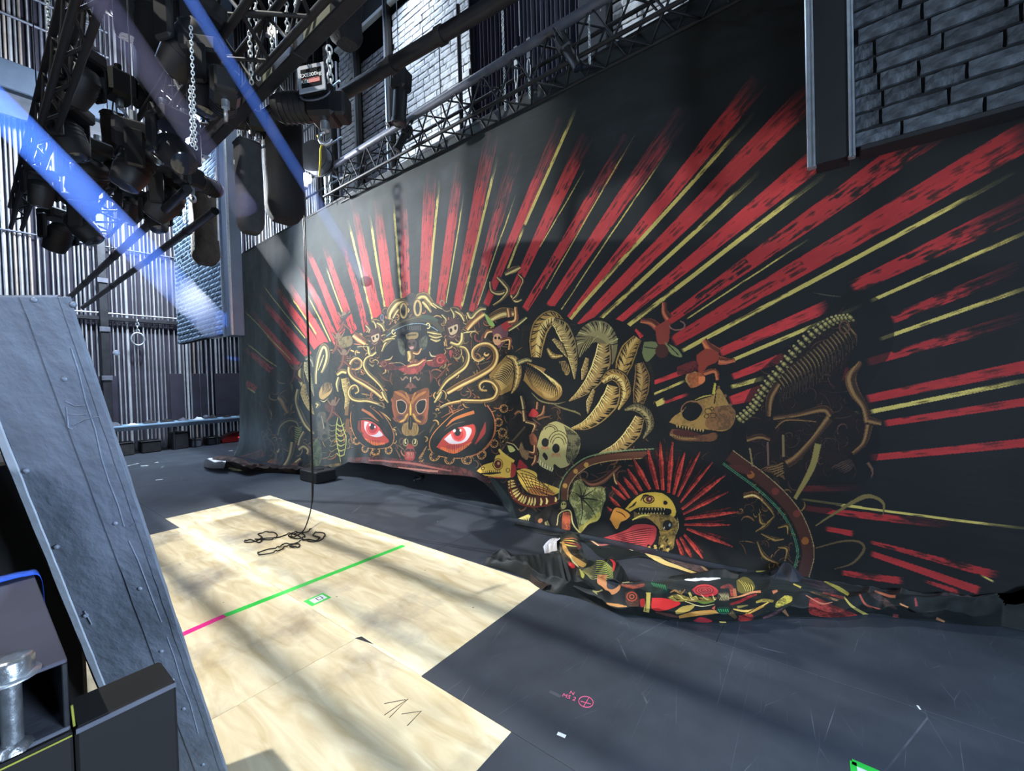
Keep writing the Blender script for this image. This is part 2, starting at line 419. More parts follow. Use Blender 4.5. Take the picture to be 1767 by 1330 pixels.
def paint_backdrop():
    P = Print(-11.7, 2.7, -0.1, 4.9, 235, lambda p: (lambda q: np.stack([-q[:, 1], q[:, 2]], 1))(px_on_x(p, BX)), (.062, .070, .072))
    A = P.A
    nz = vnoise(P.H, P.W, 120, 3, 5)
    A *= (.8 + .4 * nz)[..., None]
    BLK = (.052, .056, .060); GOLD = (.66, .53, .30); HI = (.86, .77, .48); OLV = (.50, .46, .30); FLESH = (.72, .42, .26)
    RED = (.70, .19, .19); DRED = (.52, .15, .15); YEL = (.74, .66, .34)
    P.crop(0, 0, 1)
    R = [  # far, near, widths, fade, mottle
        ((415, 596), (500, 664), 8, 13, .3, .7), ((428, 532), (528, 650), 9, 16, .3, .45), ((441, 503), (542, 626), 8, 15, .35, .55),
        ((470, 488), (552, 606), 9, 15, .35, .4), ((490, 478), (566, 602), 9, 16, .3, .35), ((516, 458), (590, 606), 8, 13, .35, .5),
        ((530, 430), (592, 576), 8, 14, .25, .4), ((560, 425), (612, 574), 9, 13, .3, .6), ((588, 405), (636, 580), 6, 12, .45, .75),
        ((608, 345), (660, 590), 10, 20, .45, .4), ((650, 345), (678, 560), 14, 18, .4, .35), ((695, 330), (701, 530), 15, 14, .5, .6),
        ((742, 300), (731, 520), 20, 18, .35, .4), ((793, 280), (760, 530), 18, 15, .4, .4), ((850, 230), (788, 535), 24, 15, .35, .45),
        ((890, 265), (814, 540), 24, 13, .6, .65), ((970, 205), (838, 528), 20, 11, .4, .35), ((1012, 232), (882, 512), 26, 12, .25, .45), ((897, 560), (884, 610), 14, 16, .05, .2),
        ((1085, 235), (904, 535), 24, 12, .4, .6), ((1180, 190), (946, 530), 34, 14, .4, .45), ((1310, 140), (979, 552), 34, 11, .12, .45),
        ((1420, 142), (990, 573), 44, 13, .15, .35), ((1440, 250), (1060, 560), 40, 10, .1, .4), ((1620, 220), (1149, 556), 46, 16, .1, .75),
        ((1790, 222), (1160, 590), 52, 19, .05, .5), ((1430, 527), (1240, 609), 22, 15, .1, .35), ((1790, 345), (1468, 497), 42, 22, .4, .75),
        ((1355, 615), (1262, 651), 16, 11, .05, .35), ((1760, 462), (1536, 552), 26, 16, .5, .85), ((1316, 676), (1258, 692), 26, 15, .03, .2),
        ((1767, 548), (1494, 626), 24, 13, .5, .75), ((1470, 640), (1426, 660), 20, 14, .1, .4), ((1790, 628), (1494, 689), 22, 14, .05, .4),
        ((1790, 690), (1524, 731), 15, 11, .05, .45), ((1790, 762), (1500, 790), 16, 11, .05, .4), ((1490, 842), (1375, 844), 10, 11, .5, .5),
        ((1640, 906), (1384, 877), 15, 9, .4, .6), ((1474, 921), (1422, 912), 10, 8, .1, .4), ((1725, 993), (1500, 934), 15, 6, .1, .7),
        ((1690, 1017), (1500, 953), 14, 9, .03, .12), ((1655, 1019), (1590, 998), 8, 5, .1, .7), ((1181, 641), (1120, 663), 9, 7, .1, .3), ((1190, 679), (1127, 701), 6, 5, .2, .5),
        ((1105, 572), (1090, 590), 18, 14, .1, .3), ((448, 676), (424, 660), 12, 9, .3, .6), ((512, 698), (471, 668), 13, 11, .1, .3), ((1560, 1000), (1450, 985), 12, 8, .1, .6)]
    for far, near, wf, wn, fd, mt in R:
        c = RED if far[0] < 1450 else (.62, .16, .16)
        P.ray(far, near, wf, wn, c, fd, mt)
    Y = [((421, 590), (497, 648), 2), ((424, 668), (452, 685), 2.5), ((455, 571), (502, 621), 2), ((419, 534), (470, 585), 1.6), ((450, 487), (526, 584), 1.5),
         ((499, 507), (545, 577), 2.2), ((526, 503), (572, 590), 2), ((562, 460), (592, 540), 2), ((600, 378), (650, 580), 3.2), ((638, 370), (666, 545), 3.4),
         ((678, 340), (692, 520), 3.2), ((757, 310), (740, 515), 3.6), ((801, 333), (770, 525), 2), ((860, 270), (796, 530), 4), ((891, 335), (824, 528), 1.8),
         ((905, 390), (876, 466), 3.5), ((993, 185), (905, 390), 4.5), ((1009, 291), (930, 428), 1.6), ((1096, 230), (940, 500), 1.8), ((1158, 250), (960, 545), 2),
         ((1302, 195), (974, 560), 6), ((1312, 296), (1030, 556), 6.5), ((1425, 300), (1064, 577), 7), ((1396, 412), (1184, 551), 2.4), ((1752, 297), (1176, 606), 7),
         ((1490, 525), (1262, 622), 6), ((1790, 392), (1500, 520), 6), ((1322, 651), (1260, 668), 7), ((1790, 490), (1516, 586), 6.5), ((1184, 656), (1126, 681), 4),
         ((1484, 713), (1448, 719), 8), ((1790, 652), (1500, 711), 7.5), ((1790, 915), (1380, 862), 4), ((1148, 690), (1128, 700), 9), ((1715, 1003), (1690, 990), 3)]
    for far, near, w in Y:
        P.ray(far, near, w * 1.15, w, YEL, .18, .45)
    # --- dark body behind the mask and the hands
    P.fill([(508, 640), (560, 590), (600, 612), (640, 560), (700, 512), (770, 530), (860, 545), (915, 540), (955, 528), (1000, 560), (1060, 550), (1105, 585), (1125, 680), (1180, 780), (1250, 830), (1260, 960), (960, 930), (860, 850), (700, 800), (600, 792), (470, 800), (470, 740), (510, 720)], (.045, .05, .052))
    P.fill([(1310, 640), (1400, 560), (1470, 500), (1530, 530), (1540, 600), (1490, 690), (1520, 760), (1480, 850), (1380, 900), (1280, 860), (1260, 760)], (.035, .038, .04), alpha=.6)
    P.fill([(430, 690), (480, 630), (520, 660), (520, 800), (440, 800)], (.06, .06, .065), alpha=.85)
    P.fill([(600, 640), (640, 560), (700, 515), (770, 530), (850, 560), (880, 620), (870, 700), (820, 690), (720, 640), (640, 690)], (.20, .135, .085), mott=.55, dark=(.05, .045, .045))
    P.fill([(470, 690), (530, 620), (590, 600), (600, 700), (600, 790), (480, 795)], (.17, .145, .10), mott=.6, dark=(.05, .05, .05))
    P.fill([(880, 700), (960, 690), (1000, 740), (960, 860), (880, 800)], (.14, .10, .075), mott=.55, dark=(.05, .045, .045))
    P.fill([(900, 560), (1000, 560), (1110, 600), (1120, 700), (1000, 700), (900, 660)], (.13, .115, .08), mott=.5, dark=(.05, .05, .05))
    P.fill([(1330, 640), (1440, 550), (1480, 560), (1450, 680), (1500, 740), (1420, 820), (1330, 820), (1290, 740)], (.10, .065, .06), mott=.5, dark=(.04, .04, .04))
    GB = [(.46, .33, .18), (.40, .24, .15), (.56, .44, .24), (.34, .20, .14), (.50, .30, .18), (.36, .30, .20)]
    filigree(P, [(455, 700), (500, 640), (575, 600), (640, 560), (690, 520), (760, 520), (850, 550), (910, 560), (900, 640), (880, 760), (850, 800), (640, 790), (520, 800), (465, 795)], 420, GB, 17, 2.6, 3)
    filigree(P, [(590, 590), (640, 545), (860, 540), (880, 620), (600, 640)], 90, [(.50, .36, .2), (.36, .16, .14), (.6, .48, .28)], 16, 3, 4)
    filigree(P, [(840, 720), (1000, 690), (1120, 760), (1060, 800), (960, 900), (880, 860)], 90, [(.34, .24, .15), (.26, .19, .14)], 22, 3, 5)
    filigree(P, [(1060, 590), (1110, 600), (1130, 760), (1060, 780)], 40, [(.5, .4, .22), (.34, .26, .16)], 20, 3.4, 6)
    filigree(P, [(1260, 840), (1330, 820), (1390, 900), (1400, 975), (1290, 970)], 60, [(.34, .23, .13), (.24, .16, .11), (.44, .33, .17)], 20, 3, 7)
    filigree(P, [(960, 770), (1130, 755), (1240, 780), (1060, 860), (980, 900)], 60, [(.30, .18, .12), (.24, .15, .11)], 24, 3.4, 8)
    filigree(P, [(1300, 660), (1440, 540), (1480, 560), (1450, 640), (1500, 760), (1440, 820), (1320, 840)], 110, [(.17, .115, .09), (.20, .13, .105), (.15, .09, .10)], 30, 2.6, 9)
    # --- right claw hand
    P.crop(800, 450, 3.911); GB2 = (.58, .45, .22); GD = (.42, .38, .25)
    P.fill([(440, 660), (460, 430), (560, 310), (660, 330), (720, 430), (800, 420), (900, 380), (1010, 420), (1060, 500), (1160, 500), (1210, 640), (1260, 800), (1280, 1080), (1200, 1220), (860, 1345), (700, 1150), (640, 960), (440, 900), (170, 900), (160, 740), (300, 620)], (.04, .045, .045))
    P.tube([(1175, 520), (1120, 600), (1085, 690), (1055, 790)], [60, 112, 116, 70], GB2, (.74, .62, .36), 18, seed=1)
    P.tube([(1185, 690), (1205, 780), (1195, 880), (1175, 985)], [60, 104, 108, 60], (.50, .38, .21), (.66, .54, .32), 18, seed=2)
    P.fill([(745, 530), (800, 450), (880, 405), (970, 418), (1032, 500), (1038, 600), (1002, 700), (965, 600), (900, 550), (830, 580), (780, 650)], GD)
    P.fill([(800, 500), (870, 440), (960, 445), (1010, 520), (1000, 600), (950, 540), (880, 510)], (.52, .48, .31))
    for k in range(17):
        a = math.pi + k * .19; P.line([(900 + math.cos(a) * 150, 570 + math.sin(a) * 160), (900 + math.cos(a + .1) * 115, 565 + math.sin(a + .1) * 120), (900 + math.cos(a + .16) * 84, 560 + math.sin(a + .16) * 84)], [9, 5, 1], BLK if k % 3 else (.70, .66, .44))
    for k in range(8): P.line([(770 + k * 10, 660 - k * 10), (800 + k * 12, 580 - k * 8), (850 + k * 12, 520 - k * 3)], [3, 7, 1], (.62, .56, .34) if k % 2 else BLK)
    P.tube([(485, 650), (490, 540), (520, 440), (585, 385), (645, 420), (685, 500)], [66, 104, 116, 104, 70, 22], (.62, .49, .25), HI, 24, seed=3, cut=.5)
    P.tube([(560, 590), (600, 640), (665, 640)], [14, 40, 10], GB2, HI, 9, seed=4)
    P.horn([(600, 405), (660, 452), (710, 560), (740, 680), (748, 798)], [44, 96, 92, 56, 6], (.54, .46, .28), HI, 20)
    P.horn([(600, 525), (645, 570), (695, 650)], [20, 40, 6], (.5, .42, .26), HI, 8)
    P.horn([(950, 560), (935, 680), (885, 790), (805, 880), (712, 947)], [84, 120, 108, 64, 6], (.58, .47, .28), HI, 22)
    P.horn([(835, 655), (815, 740), (800, 800)], [24, 44, 8], (.54, .44, .26), HI, 8)
    P.tube([(935, 815), (1000, 770), (1065, 800), (1092, 890), (1045, 1005)], [40, 76, 84, 70, 10], (.60, .47, .24), HI, 18, seed=5)
    P.horn([(1015, 845), (985, 950), (905, 1050), (825, 1108), (735, 1130)], [88, 126, 98, 64, 14], (.64, .51, .28), HI, 22)
    P.horn([(880, 870), (850, 950), (840, 1025)], [20, 40, 8], (.54, .44, .26), HI, 8)
    P.tube([(1085, 1005), (1165, 990), (1235, 1035), (1258, 1115), (1210, 1200)], [10, 58, 66, 50, 8], GD, (.66, .58, .36), 18, seed=6)
    P.horn([(1188, 1055), (1142, 1160), (1050, 1255), (950, 1302), (855, 1338)], [64, 100, 78, 48, 6], (.60, .48, .27), HI, 20)
    P.fill([(172, 770), (240, 690), (300, 632), (360, 655), (440, 690), (560, 735), (640, 812), (664, 890), (622, 942), (540, 932), (455, 866), (395, 806), (350, 856), (280, 892), (235, 906), (195, 850)], (.52, .40, .20))
    P.fill([(200, 780), (270, 690), (330, 690), (330, 800), (260, 870), (215, 860)], (.66, .54, .30)); P.fill([(470, 730), (560, 770), (630, 840), (640, 895), (590, 920), (510, 880), (450, 810)], (.66, .52, .28)); P.fill([(520, 850), (620, 880), (600, 925), (540, 915)], (.74, .60, .34), alpha=.7)
    for k in range(12): P.line([(178 + k * 12, 800 - k * 13), (240 + k * 10, 800 - k * 9), (300 + k * 4, 845 - k * 6)], [2, 7, 1], BLK)
    P.fill([(350, 650), (420, 680), (410, 760), (395, 810), (365, 760)], BLK)
    for k in range(16): P.line([(392 + k * 13, 672 + k * 8), (418 + k * 14, 755 + k * 8), (462 + k * 11, 850 + k * 5)], [11, 6, 1], BLK)
    P.fill([(560, 720), (630, 770), (668, 850), (610, 800), (540, 760)], BLK)
    for k in range(7): P.line([(470 + k * 20, 712 + k * 13), (520 + k * 22, 745 + k * 18), (580 + k * 12, 805 + k * 14)], [3, 6, 1], HI)
    P.tube([(290, 640), (345, 665), (368, 745), (352, 840), (322, 895)], [12, 40, 46, 32, 6], (.60, .47, .25), HI, 12, seed=7)
    P.tube([(360, 690), (420, 668), (455, 676)], [30, 28, 14], OLV, HI, 6, seed=8)
    P.line([(455, 890), (520, 947), (620, 964), (690, 950)], [3, 11, 8, 2], OLV)
    P.fill([(640, 680), (690, 680), (715, 745), (685, 770)], (.62, .5, .28))
    for k in range(5): P.line([(648 + k * 11, 682), (670 + k * 10, 765)], [7, 3], BLK)
    for k in range(10): P.line([(600 + k * 12, 965 + k * 4), (680 + k * 11, 1000 + k * 3), (765 + k * 3, 1012 + k * 4)], [3, 7, 1], (.46, .42, .26))
    # --- left claw hand
    P.crop(400, 580, 6.785)
    P.fill([(740, 400), (880, 240), (1000, 300), (1160, 180), (1220, 420), (1380, 460), (1380, 900), (1150, 1100), (800, 1000), (720, 760)], (.045, .048, .05), alpha=.85)
    P.limb([(800, 370), (800, 480), (835, 590), (850, 640)], [50, 64, 50, 20], (.46, .43, .3), HI)
    P.horn([(865, 300), (868, 380), (900, 480), (930, 580), (962, 700)], [50, 66, 60, 44, 8], (.44, .43, .33), HI, 18)
    P.limb([(850, 270), (890, 250), (930, 290), (945, 360)], [30, 50, 30, 10], (.42, .42, .36), (.6, .58, .44))
    P.limb([(980, 560), (978, 440), (1000, 300), (1040, 170), (1080, 115), (1120, 150), (1132, 240), (1105, 340), (1055, 430)], [24, 30, 40, 44, 50, 44, 40, 40, 10], (.54, .47, .31), HI)
    P.limb([(1010, 400), (1050, 300), (1085, 220)], [10, 22, 10], OLV, HI); P.line([(1030, 420), (1070, 330), (1095, 250)], 6, BLK)
    P.horn([(845, 560), (838, 660), (875, 760), (915, 840), (960, 915)], [36, 72, 76, 66, 10], (.62, .52, .31), HI, 18)
    P.limb([(775, 620), (760, 720), (765, 800), (800, 900), (850, 1010), (910, 1090), (965, 1140)], [30, 44, 30, 50, 46, 40, 8], (.52, .45, .29), HI)
    P.fill([(1025, 660), (1060, 580), (1110, 540), (1180, 560), (1170, 660), (1080, 740), (1030, 715)], GOLD)
    for k in range(8): P.line([(1060 + k * 18, 540), (1070 + k * 14, 620), (1062 + k * 10, 700 - k * 6)], [14, 8, 1], BLK)
    P.line([(1040, 750), (1090, 765), (1140, 720)], [3, 8, 2], HI)
    P.limb([(1235, 450), (1290, 410), (1345, 420)], [30, 44, 40], GOLD, HI)
    P.horn([(1325, 490), (1345, 600), (1355, 720), (1340, 850)], [80, 92, 60, 40], (.6, .5, .3), HI, 16)
    P.limb([(1260, 480), (1240, 560), (1250, 650)], [30, 34, 8], OLV, HI)
    P.line([(1225, 710), (1210, 780)], [18, 8], (.5, .3, .2)); P.limb([(985, 780), (1020, 800), (990, 840)], [30, 40, 20], OLV, HI)
    P.fill([(1100, 800), (1160, 760), (1210, 840), (1190, 900), (1120, 870)], (.45, .2, .14), mott=.4)
    # ribs and skulls under the left hand
    P.crop(350, 680, 6.785)
    LG = (.72, .74, .36)
    P.line([(1590, 240), (1568, 400), (1570, 560), (1620, 790)], [4, 10, 9, 4], LG); P.line([(1600, 250), (1648, 420), (1672, 540), (1645, 720)], [4, 10, 9, 4], LG)
    for k in range(7): P.line([(1570, 340 + k * 58), (1610, 375 + k * 58), (1655, 345 + k * 60)], [10, 14, 8], (.68, .66, .34))
    for k in range(7): P.line([(1565, 360 + k * 56), (1520, 370 + k * 60), (1490, 345 + k * 62)], [6, 9, 3], OLV)
    P.fill([(1330, 270), (1370, 210), (1440, 210), (1470, 300), (1500, 420), (1480, 520), (1420, 555), (1360, 510), (1340, 400)], (.34, .30, .24), mott=.35)
    P.ell(1362, 290, 26, 30, BLK); P.ell(1435, 360, 22, 34, BLK); P.ell(1440, 490, 34, 22, BLK); P.line([(1400, 250), (1430, 400)], [6, 14], (.6, .56, .44))
    P.fill([(1280, 600), (1330, 520), (1390, 600), (1400, 760), (1340, 860), (1270, 820)], (.42, .46, .28), mott=.4)
    P.limb([(870, 480), (900, 370), (990, 305), (1090, 315), (1130, 390)], [20, 34, 40, 34, 10], (.40, .34, .22), (.6, .52, .34))
    for k in range(7): P.limb([(1080, 380 + k * 26), (1120, 395 + k * 26), (1160, 380 + k * 22)], [10, 20, 8], (.56, .56, .28), LG, ow=6)
    P.limb([(1060, 560), (1045, 660), (1030, 780), (995, 885)], [60, 54, 40, 26], (.58, .45, .27), HI)
    P.limb([(1120, 640), (1180, 600), (1240, 650), (1220, 720), (1140, 780), (1080, 870)], [50, 60, 40, 34, 40, 20], (.56, .40, .25), HI)
    P.limb([(1190, 440), (1150, 520), (1130, 600)], [36, 46, 50], (.5, .38, .24), HI); P.ell(1200, 730, 40, 36, BLK)
    P.limb([(1180, 560), (1250, 620), (1290, 700)], [14, 20, 8], (.5, .4, .25)); P.fill([(1060, 850), (1110, 790), (1160, 830), (1130, 900)], (.5, .25, .16))
    for x, y in ((880, 480), (930, 560), (860, 620), (780, 440), (900, 720), (820, 560), (960, 640), (740, 500)):
        P.ring(x, y, 26, 40, 8, (.30, .26, .22)); P.line([(x - 20, y + 60), (x + 10, y + 120), (x - 8, y + 190)], [12, 16, 4], (.28, .23, .20))
    P.line([(460, 730), (600, 690), (715, 645)], [6, 12, 8], (.55, .27, .24)); P.fill([(470, 740), (700, 660), (760, 720), (600, 770), (480, 790)], (.42, .17, .16), mott=.5)
    for k in range(4): P.line([(560 + k * 60, 30 + k * 40), (700 + k * 20, 130 + k * 50)], [3, 8], (.5, .25, .2), alpha=.6)
    P.soft(860, 800, 90, 60, (.7, .35, .2), .5); P.soft(920, 850, 70, 40, (.7, .2, .25), .5)
    P.fill([(810, 790), (840, 750), (860, 790), (880, 850), (830, 840)], (.8, .5, .28), mott=.4)
    P.limb([(880, 30), (930, 70), (970, 160), (1000, 220)], [50, 70, 60, 40], (.5, .36, .24), (.66, .48, .3)); P.ell(990, 120, 18, 30, BLK)
    P.line([(820, 330), (790, 200), (740, 60)], [6, 12, 8], (.26, .22, .19)); P.line([(780, 520), (700, 430), (720, 560), (760, 740)], [8, 14, 8, 4], (.28, .24, .22))
    # --- mask: crown, angel, scrolls
    P.crop(600, 490, 6.785)
    P.fill([(430, 640), (520, 520), (640, 450), (780, 410), (930, 420), (1060, 490), (1120, 600), (1120, 900), (1000, 1000), (500, 1000), (400, 900)], (.055, .06, .085))
    P.line([(430, 650), (540, 510), (700, 430), (860, 405), (1010, 450), (1110, 560)], [50, 64, 74, 74, 64, 50], (.24, .22, .17))
    P.line([(450, 610), (560, 530), (700, 475), (850, 462), (980, 500), (1060, 550)], 9, (.5, .6, .62))
    P.line([(470, 540), (600, 455), (760, 400), (900, 385), (1030, 420)], 10, (.42, .34, .22)); P.line([(860, 380), (960, 390), (1060, 430)], [40, 50, 30], (.22, .28, .22))
    P.limb([(480, 410), (490, 320), (560, 225), (640, 200), (695, 250)], [20, 60, 70, 50, 30], GOLD, HI); P.limb([(520, 400), (560, 320), (600, 280)], [16, 34, 30], GOLD, HI)
    P.ring(645, 310, 38, 84, 34, (.03, .03, .03)); P.ring(645, 310, 36, 82, 24, (.70, .58, .34)); P.ell(628, 310, 14, 40, BLK)
    P.limb([(770, 240), (830, 150), (910, 140), (970, 210), (1050, 280)], [30, 60, 66, 60, 24], GOLD, HI); P.limb([(880, 200), (930, 250), (980, 330)], [40, 60, 10], GOLD, HI); P.limb([(1000, 220), (1060, 260), (1110, 290)], [26, 30, 14], (.5, .4, .26), HI)
    P.ring(815, 280, 42, 90, 36, (.03, .03, .03)); P.ring(815, 280, 40, 88, 26, (.72, .6, .36)); P.ell(805, 280, 14, 46, BLK)
    P.fill([(680, 140), (740, 100), (800, 130), (770, 200), (730, 260), (700, 200)], (.26, .2, .18), mott=.5); P.ring(1110, 230, 26, 36, 14, (.5, .46, .34), 1.5, 6.5); P.ring(400, 390, 14, 34, 9, (.45, .42, .5))
    for k in range(7): P.line([(690 + k * 26, 490 - (k - 3) ** 2), (694 + k * 26, 540)], 14, (.28, .27, .26))
    P.fill([(668, 590), (740, 565), (822, 572), (806, 636), (690, 645)], (.55, .45, .26)); P.line([(690, 600), (800, 592)], 22, (.32, .26, .16))
    P.fill([(690, 670), (740, 640), (800, 665), (800, 740), (750, 780), (700, 740)], (.30, .22, .19)); P.ell(718, 700, 18, 16, BLK); P.ell(770, 692, 18, 16, BLK); P.fill([(712, 735), (770, 730), (760, 760), (725, 762)], (.72, .55, .5))
    P.fill([(572, 640), (610, 640), (650, 700), (665, 820), (630, 830), (590, 770)], (.38, .38, .31), mott=.3); P.fill([(830, 660), (910, 600), (935, 640), (920, 740), (850, 780)], (.34, .35, .28), mott=.3)
    P.limb([(720, 780), (735, 850), (720, 910)], [60, 76, 50], (.66, .48, .28), HI); P.limb([(760, 800), (820, 810), (860, 750)], [30, 30, 16], FLESH, HI); P.limb([(720, 910), (790, 900), (830, 920)], [30, 34, 20], FLESH, HI)
    for sx, pts in ((1, [(560, 600), (500, 640), (440, 700), (400, 790)]), (1, [(545, 640), (470, 650), (410, 680)]), (1, [(930, 560), (1010, 570), (1100, 590)]), (1, [(950, 600), (1030, 620), (1110, 610)]), (1, [(970, 640), (1040, 660), (1090, 650)])):
        P.limb(pts, [14, 40, 34, 10], (.60, .52, .32), HI)
    P.ring(530, 560, 18, 26, 12, HI, 0, 5); P.ring(940, 490, 22, 30, 14, HI, 3.4, 8.4)
    P.fill([(580, 1000), (660, 950), (800, 965), (890, 900), (920, 850), (905, 950), (830, 1035), (700, 1055)], (.70, .27, .25), mott=.25)
    P.limb([(690, 960), (760, 940), (820, 930), (900, 880)], [30, 50, 44, 20], (.74, .42, .28), HI)
    P.fill([(920, 910), (1000, 880), (1060, 820), (1140, 825), (1165, 900), (1120, 950), (1030, 970), (940, 950)], (.55, .17, .17), mott=.35); P.ring(1090, 890, 36, 34, 12, (.75, .3, .25), 0, 5)
    P.fill([(370, 930), (420, 890), (500, 900), (560, 960), (660, 965), (560, 1005), (440, 1000)], (.42, .15, .15), mott=.4); P.ring(425, 935, 26, 26, 9, (.5, .3, .22))
    P.line([(960, 790), (985, 840), (1040, 845)], [6, 20, 6], (.75, .68, .5)); P.line([(430, 890), (490, 880), (520, 840)], [6, 20, 5], (.7, .62, .42)); P.line([(480, 930), (600, 920), (670, 955)], 7, (.7, .6, .42)); P.line([(915, 900), (1000, 890)], 9, (.76, .66, .42))
    for cx, cy, sc in ((1215, 545, 1.0), (310, 640, .82)):
        P.limb([(cx - 110 * sc, cy - 190 * sc), (cx - 60 * sc, cy - 130 * sc), (cx - 70 * sc, cy - 80 * sc)], [20, 24, 8], OLV, HI)
        P.limb([(cx - 10, cy - 260 * sc), (cx + 30 * sc, cy - 190 * sc), (cx + 26 * sc, cy - 130 * sc)], [10, 26, 12], (.62, .53, .33), HI)
        P.limb([(cx + 40 * sc, cy - 230 * sc), (cx + 110 * sc, cy - 190 * sc), (cx + 150 * sc, cy - 110 * sc)], [16, 40, 20], (.6, .5, .3), HI)
        P.fill([(cx - 60 * sc, cy - 110 * sc), (cx + 30 * sc, cy - 150 * sc), (cx + 90 * sc, cy - 110 * sc), (cx + 100 * sc, cy + 20 * sc), (cx + 30 * sc, cy + 110 * sc), (cx - 40 * sc, cy + 90 * sc)], (.30, .17, .17), mott=.3)
        P.fill([(cx - 40 * sc, cy - 30 * sc), (cx + 20 * sc, cy - 60 * sc), (cx + 70 * sc, cy - 70 * sc), (cx + 60 * sc, cy + 20 * sc), (cx - 10 * sc, cy + 50 * sc)], (.72, .62, .48)); P.ell(cx - 6 * sc, cy - 4 * sc, 15 * sc, 24 * sc, BLK); P.ell(cx + 44 * sc, cy - 30 * sc, 14 * sc, 22 * sc, BLK)
        P.line([(cx - 30 * sc, cy + 60 * sc), (cx + 10 * sc, cy + 80 * sc), (cx + 50 * sc, cy + 50 * sc)], 9, (.55, .46, .36))
    P.limb([(1340, 570), (1335, 660), (1290, 715), (1200, 685)], [34, 38, 38, 26], (.72, .63, .36), HI); P.limb([(245, 730), (270, 830), (335, 795)], [28, 32, 24], (.66, .58, .34), HI)
    P.line([(1350, 572), (1495, 548)], 13, (.82, .76, .52)); P.line([(110, 735), (235, 728)], 9, (.7, .64, .42))
    P.limb([(1385, 530), (1470, 430), (1590, 340)], [50, 74, 60], (.68, .42, .20), HI); P.limb([(70, 590), (140, 640), (215, 690)], [60, 84, 60], (.62, .36, .2), HI)
    P.limb([(1400, 330), (1440, 390), (1500, 330), (1560, 290), (1620, 290)], [30, 40, 36, 40, 16], (.60, .52, .34), HI)
    P.limb([(1600, 860), (1530, 895), (1470, 850), (1475, 770), (1550, 715), (1650, 710), (1725, 780), (1735, 880), (1680, 980), (1520, 1080), (1330, 1170), (1160, 1270)], [18, 28, 34, 36, 40, 46, 50, 52, 56, 60, 60, 50], (.66, .48, .26), HI, side=-1)
    P.limb([(1310, 735), (1375, 760), (1408, 850), (1370, 960), (1260, 1050), (1150, 1140), (1050, 1290)], [26, 34, 40, 44, 44, 40, 16], (.62, .5, .28), HI, side=-1)
    P.limb([(85, 1000), (145, 975), (160, 910), (105, 872), (45, 910), (18, 1010), (60, 1090), (190, 1165), (320, 1250), (410, 1330)], [14, 22, 26, 28, 32, 36, 44, 56, 54, 44], (.62, .44, .25), HI)
    P.limb([(275, 840), (215, 880), (198, 960), (245, 1045), (335, 1130), (400, 1210), (450, 1300)], [24, 30, 32, 36, 36, 30, 14], (.58, .48, .28), HI)
    P.limb([(1150, 990), (1100, 1060), (1040, 1110)], [8, 26, 10], (.45, .24, .17)); P.limb([(960, 1010), (985, 1090), (960, 1180)], [10, 34, 10], (.42, .22, .16)); P.limb([(370, 1050), (430, 1110), (500, 1140)], [8, 24, 8], (.4, .22, .15)); P.limb([(510, 1040), (500, 1120), (520, 1180)], [10, 26, 10], (.4, .22, .16))
    P.line([(250, 930), (290, 960), (310, 940)], [6, 22, 6], OLV); P.line([(1240, 860), (1290, 870), (1330, 830)], [8, 26, 6], OLV); P.fill([(1185, 790), (1210, 770), (1225, 820), (1205, 850)], (.6, .2, .22))
    # skull of the mask and the eyes
    P.crop(590, 640, 6.785)
    P.limb([(150, 265), (190, 235), (165, 175), (110, 185), (78, 255), (115, 320), (190, 345), (300, 345), (440, 385)], [12, 18, 22, 26, 30, 32, 34, 36, 26], (.66, .52, .28), HI)
    P.limb([(1150, 430), (1250, 385), (1450, 350), (1640, 348), (1740, 330)], [20, 30, 36, 38, 36], (.70, .5, .25), HI, side=-1)
    P.line([(420, 390), (510, 430)], [20, 6], (.5, .45, .33)); P.line([(1130, 440), (1220, 400)], [6, 22], (.5, .45, .33))
    P.limb([(470, 240), (500, 300), (540, 370)], [26, 40, 10], (.72, .62, .36), HI); P.limb([(1170, 240), (1130, 310), (1085, 370)], [26, 40, 10], (.72, .62, .36), HI)
    P.fill([(600, 60), (760, 40), (880, 40), (1020, 50), (1015, 220), (800, 250), (605, 240)], (.14, .11, .085), mott=.3)
    for sx in (-1, 1):
        P.line([(800 + sx * 30, 90), (800 + sx * 60, 70), (800 + sx * 95, 105), (800 + sx * 120, 75)], [12, 20, 18, 8], (.55, .44, .33))
    P.line([(800, 70), (800, 130)], 14, (.75, .65, .5)); P.fill([(730, 200), (770, 150), (800, 130), (830, 150), (880, 195), (820, 200), (800, 240), (780, 200)], (.50, .30, .24), mott=.3)
    P.fill([(600, 240), (700, 225), (800, 275), (900, 225), (1015, 200), (1022, 330), (1012, 480), (1000, 590), (935, 632), (870, 600), (805, 520), (760, 570), (700, 612), (640, 590), (602, 480), (588, 340)], (.50, .28, .15), mott=.12)
    for sx in (-1, 1):
        P.line([(800 + sx * 10, 380), (800 + sx * 60, 310), (800 + sx * 150, 260), (800 + sx * 190, 240)], [34, 40, 30, 10], (.68, .42, .2)); P.line([(800 + sx * 14, 330), (800 + sx * 60, 250)], [6, 16], (.75, .5, .25)); P.line([(800 + sx * 40, 320), (800 + sx * 90, 260)], [3, 6], BLK)
        P.line([(800 + sx * 210, 330), (800 + sx * 205, 440), (800 + sx * 180, 560)], [18, 26, 16], (.58, .30, .2)); P.line([(800 + sx * 30, 500), (800 + sx * 80, 570), (800 + sx * 130, 600)], [20, 30, 12], (.80, .62, .28)); P.soft(800 + sx * 120, 545, 60, 34, (.22, .12, .2), .8)
    P.line([(800, 380), (800, 440), (802, 520)], [10, 26, 18], (.86, .70, .28)); P.line([(800, 280), (800, 360)], [4, 8], (.2, .1, .06))
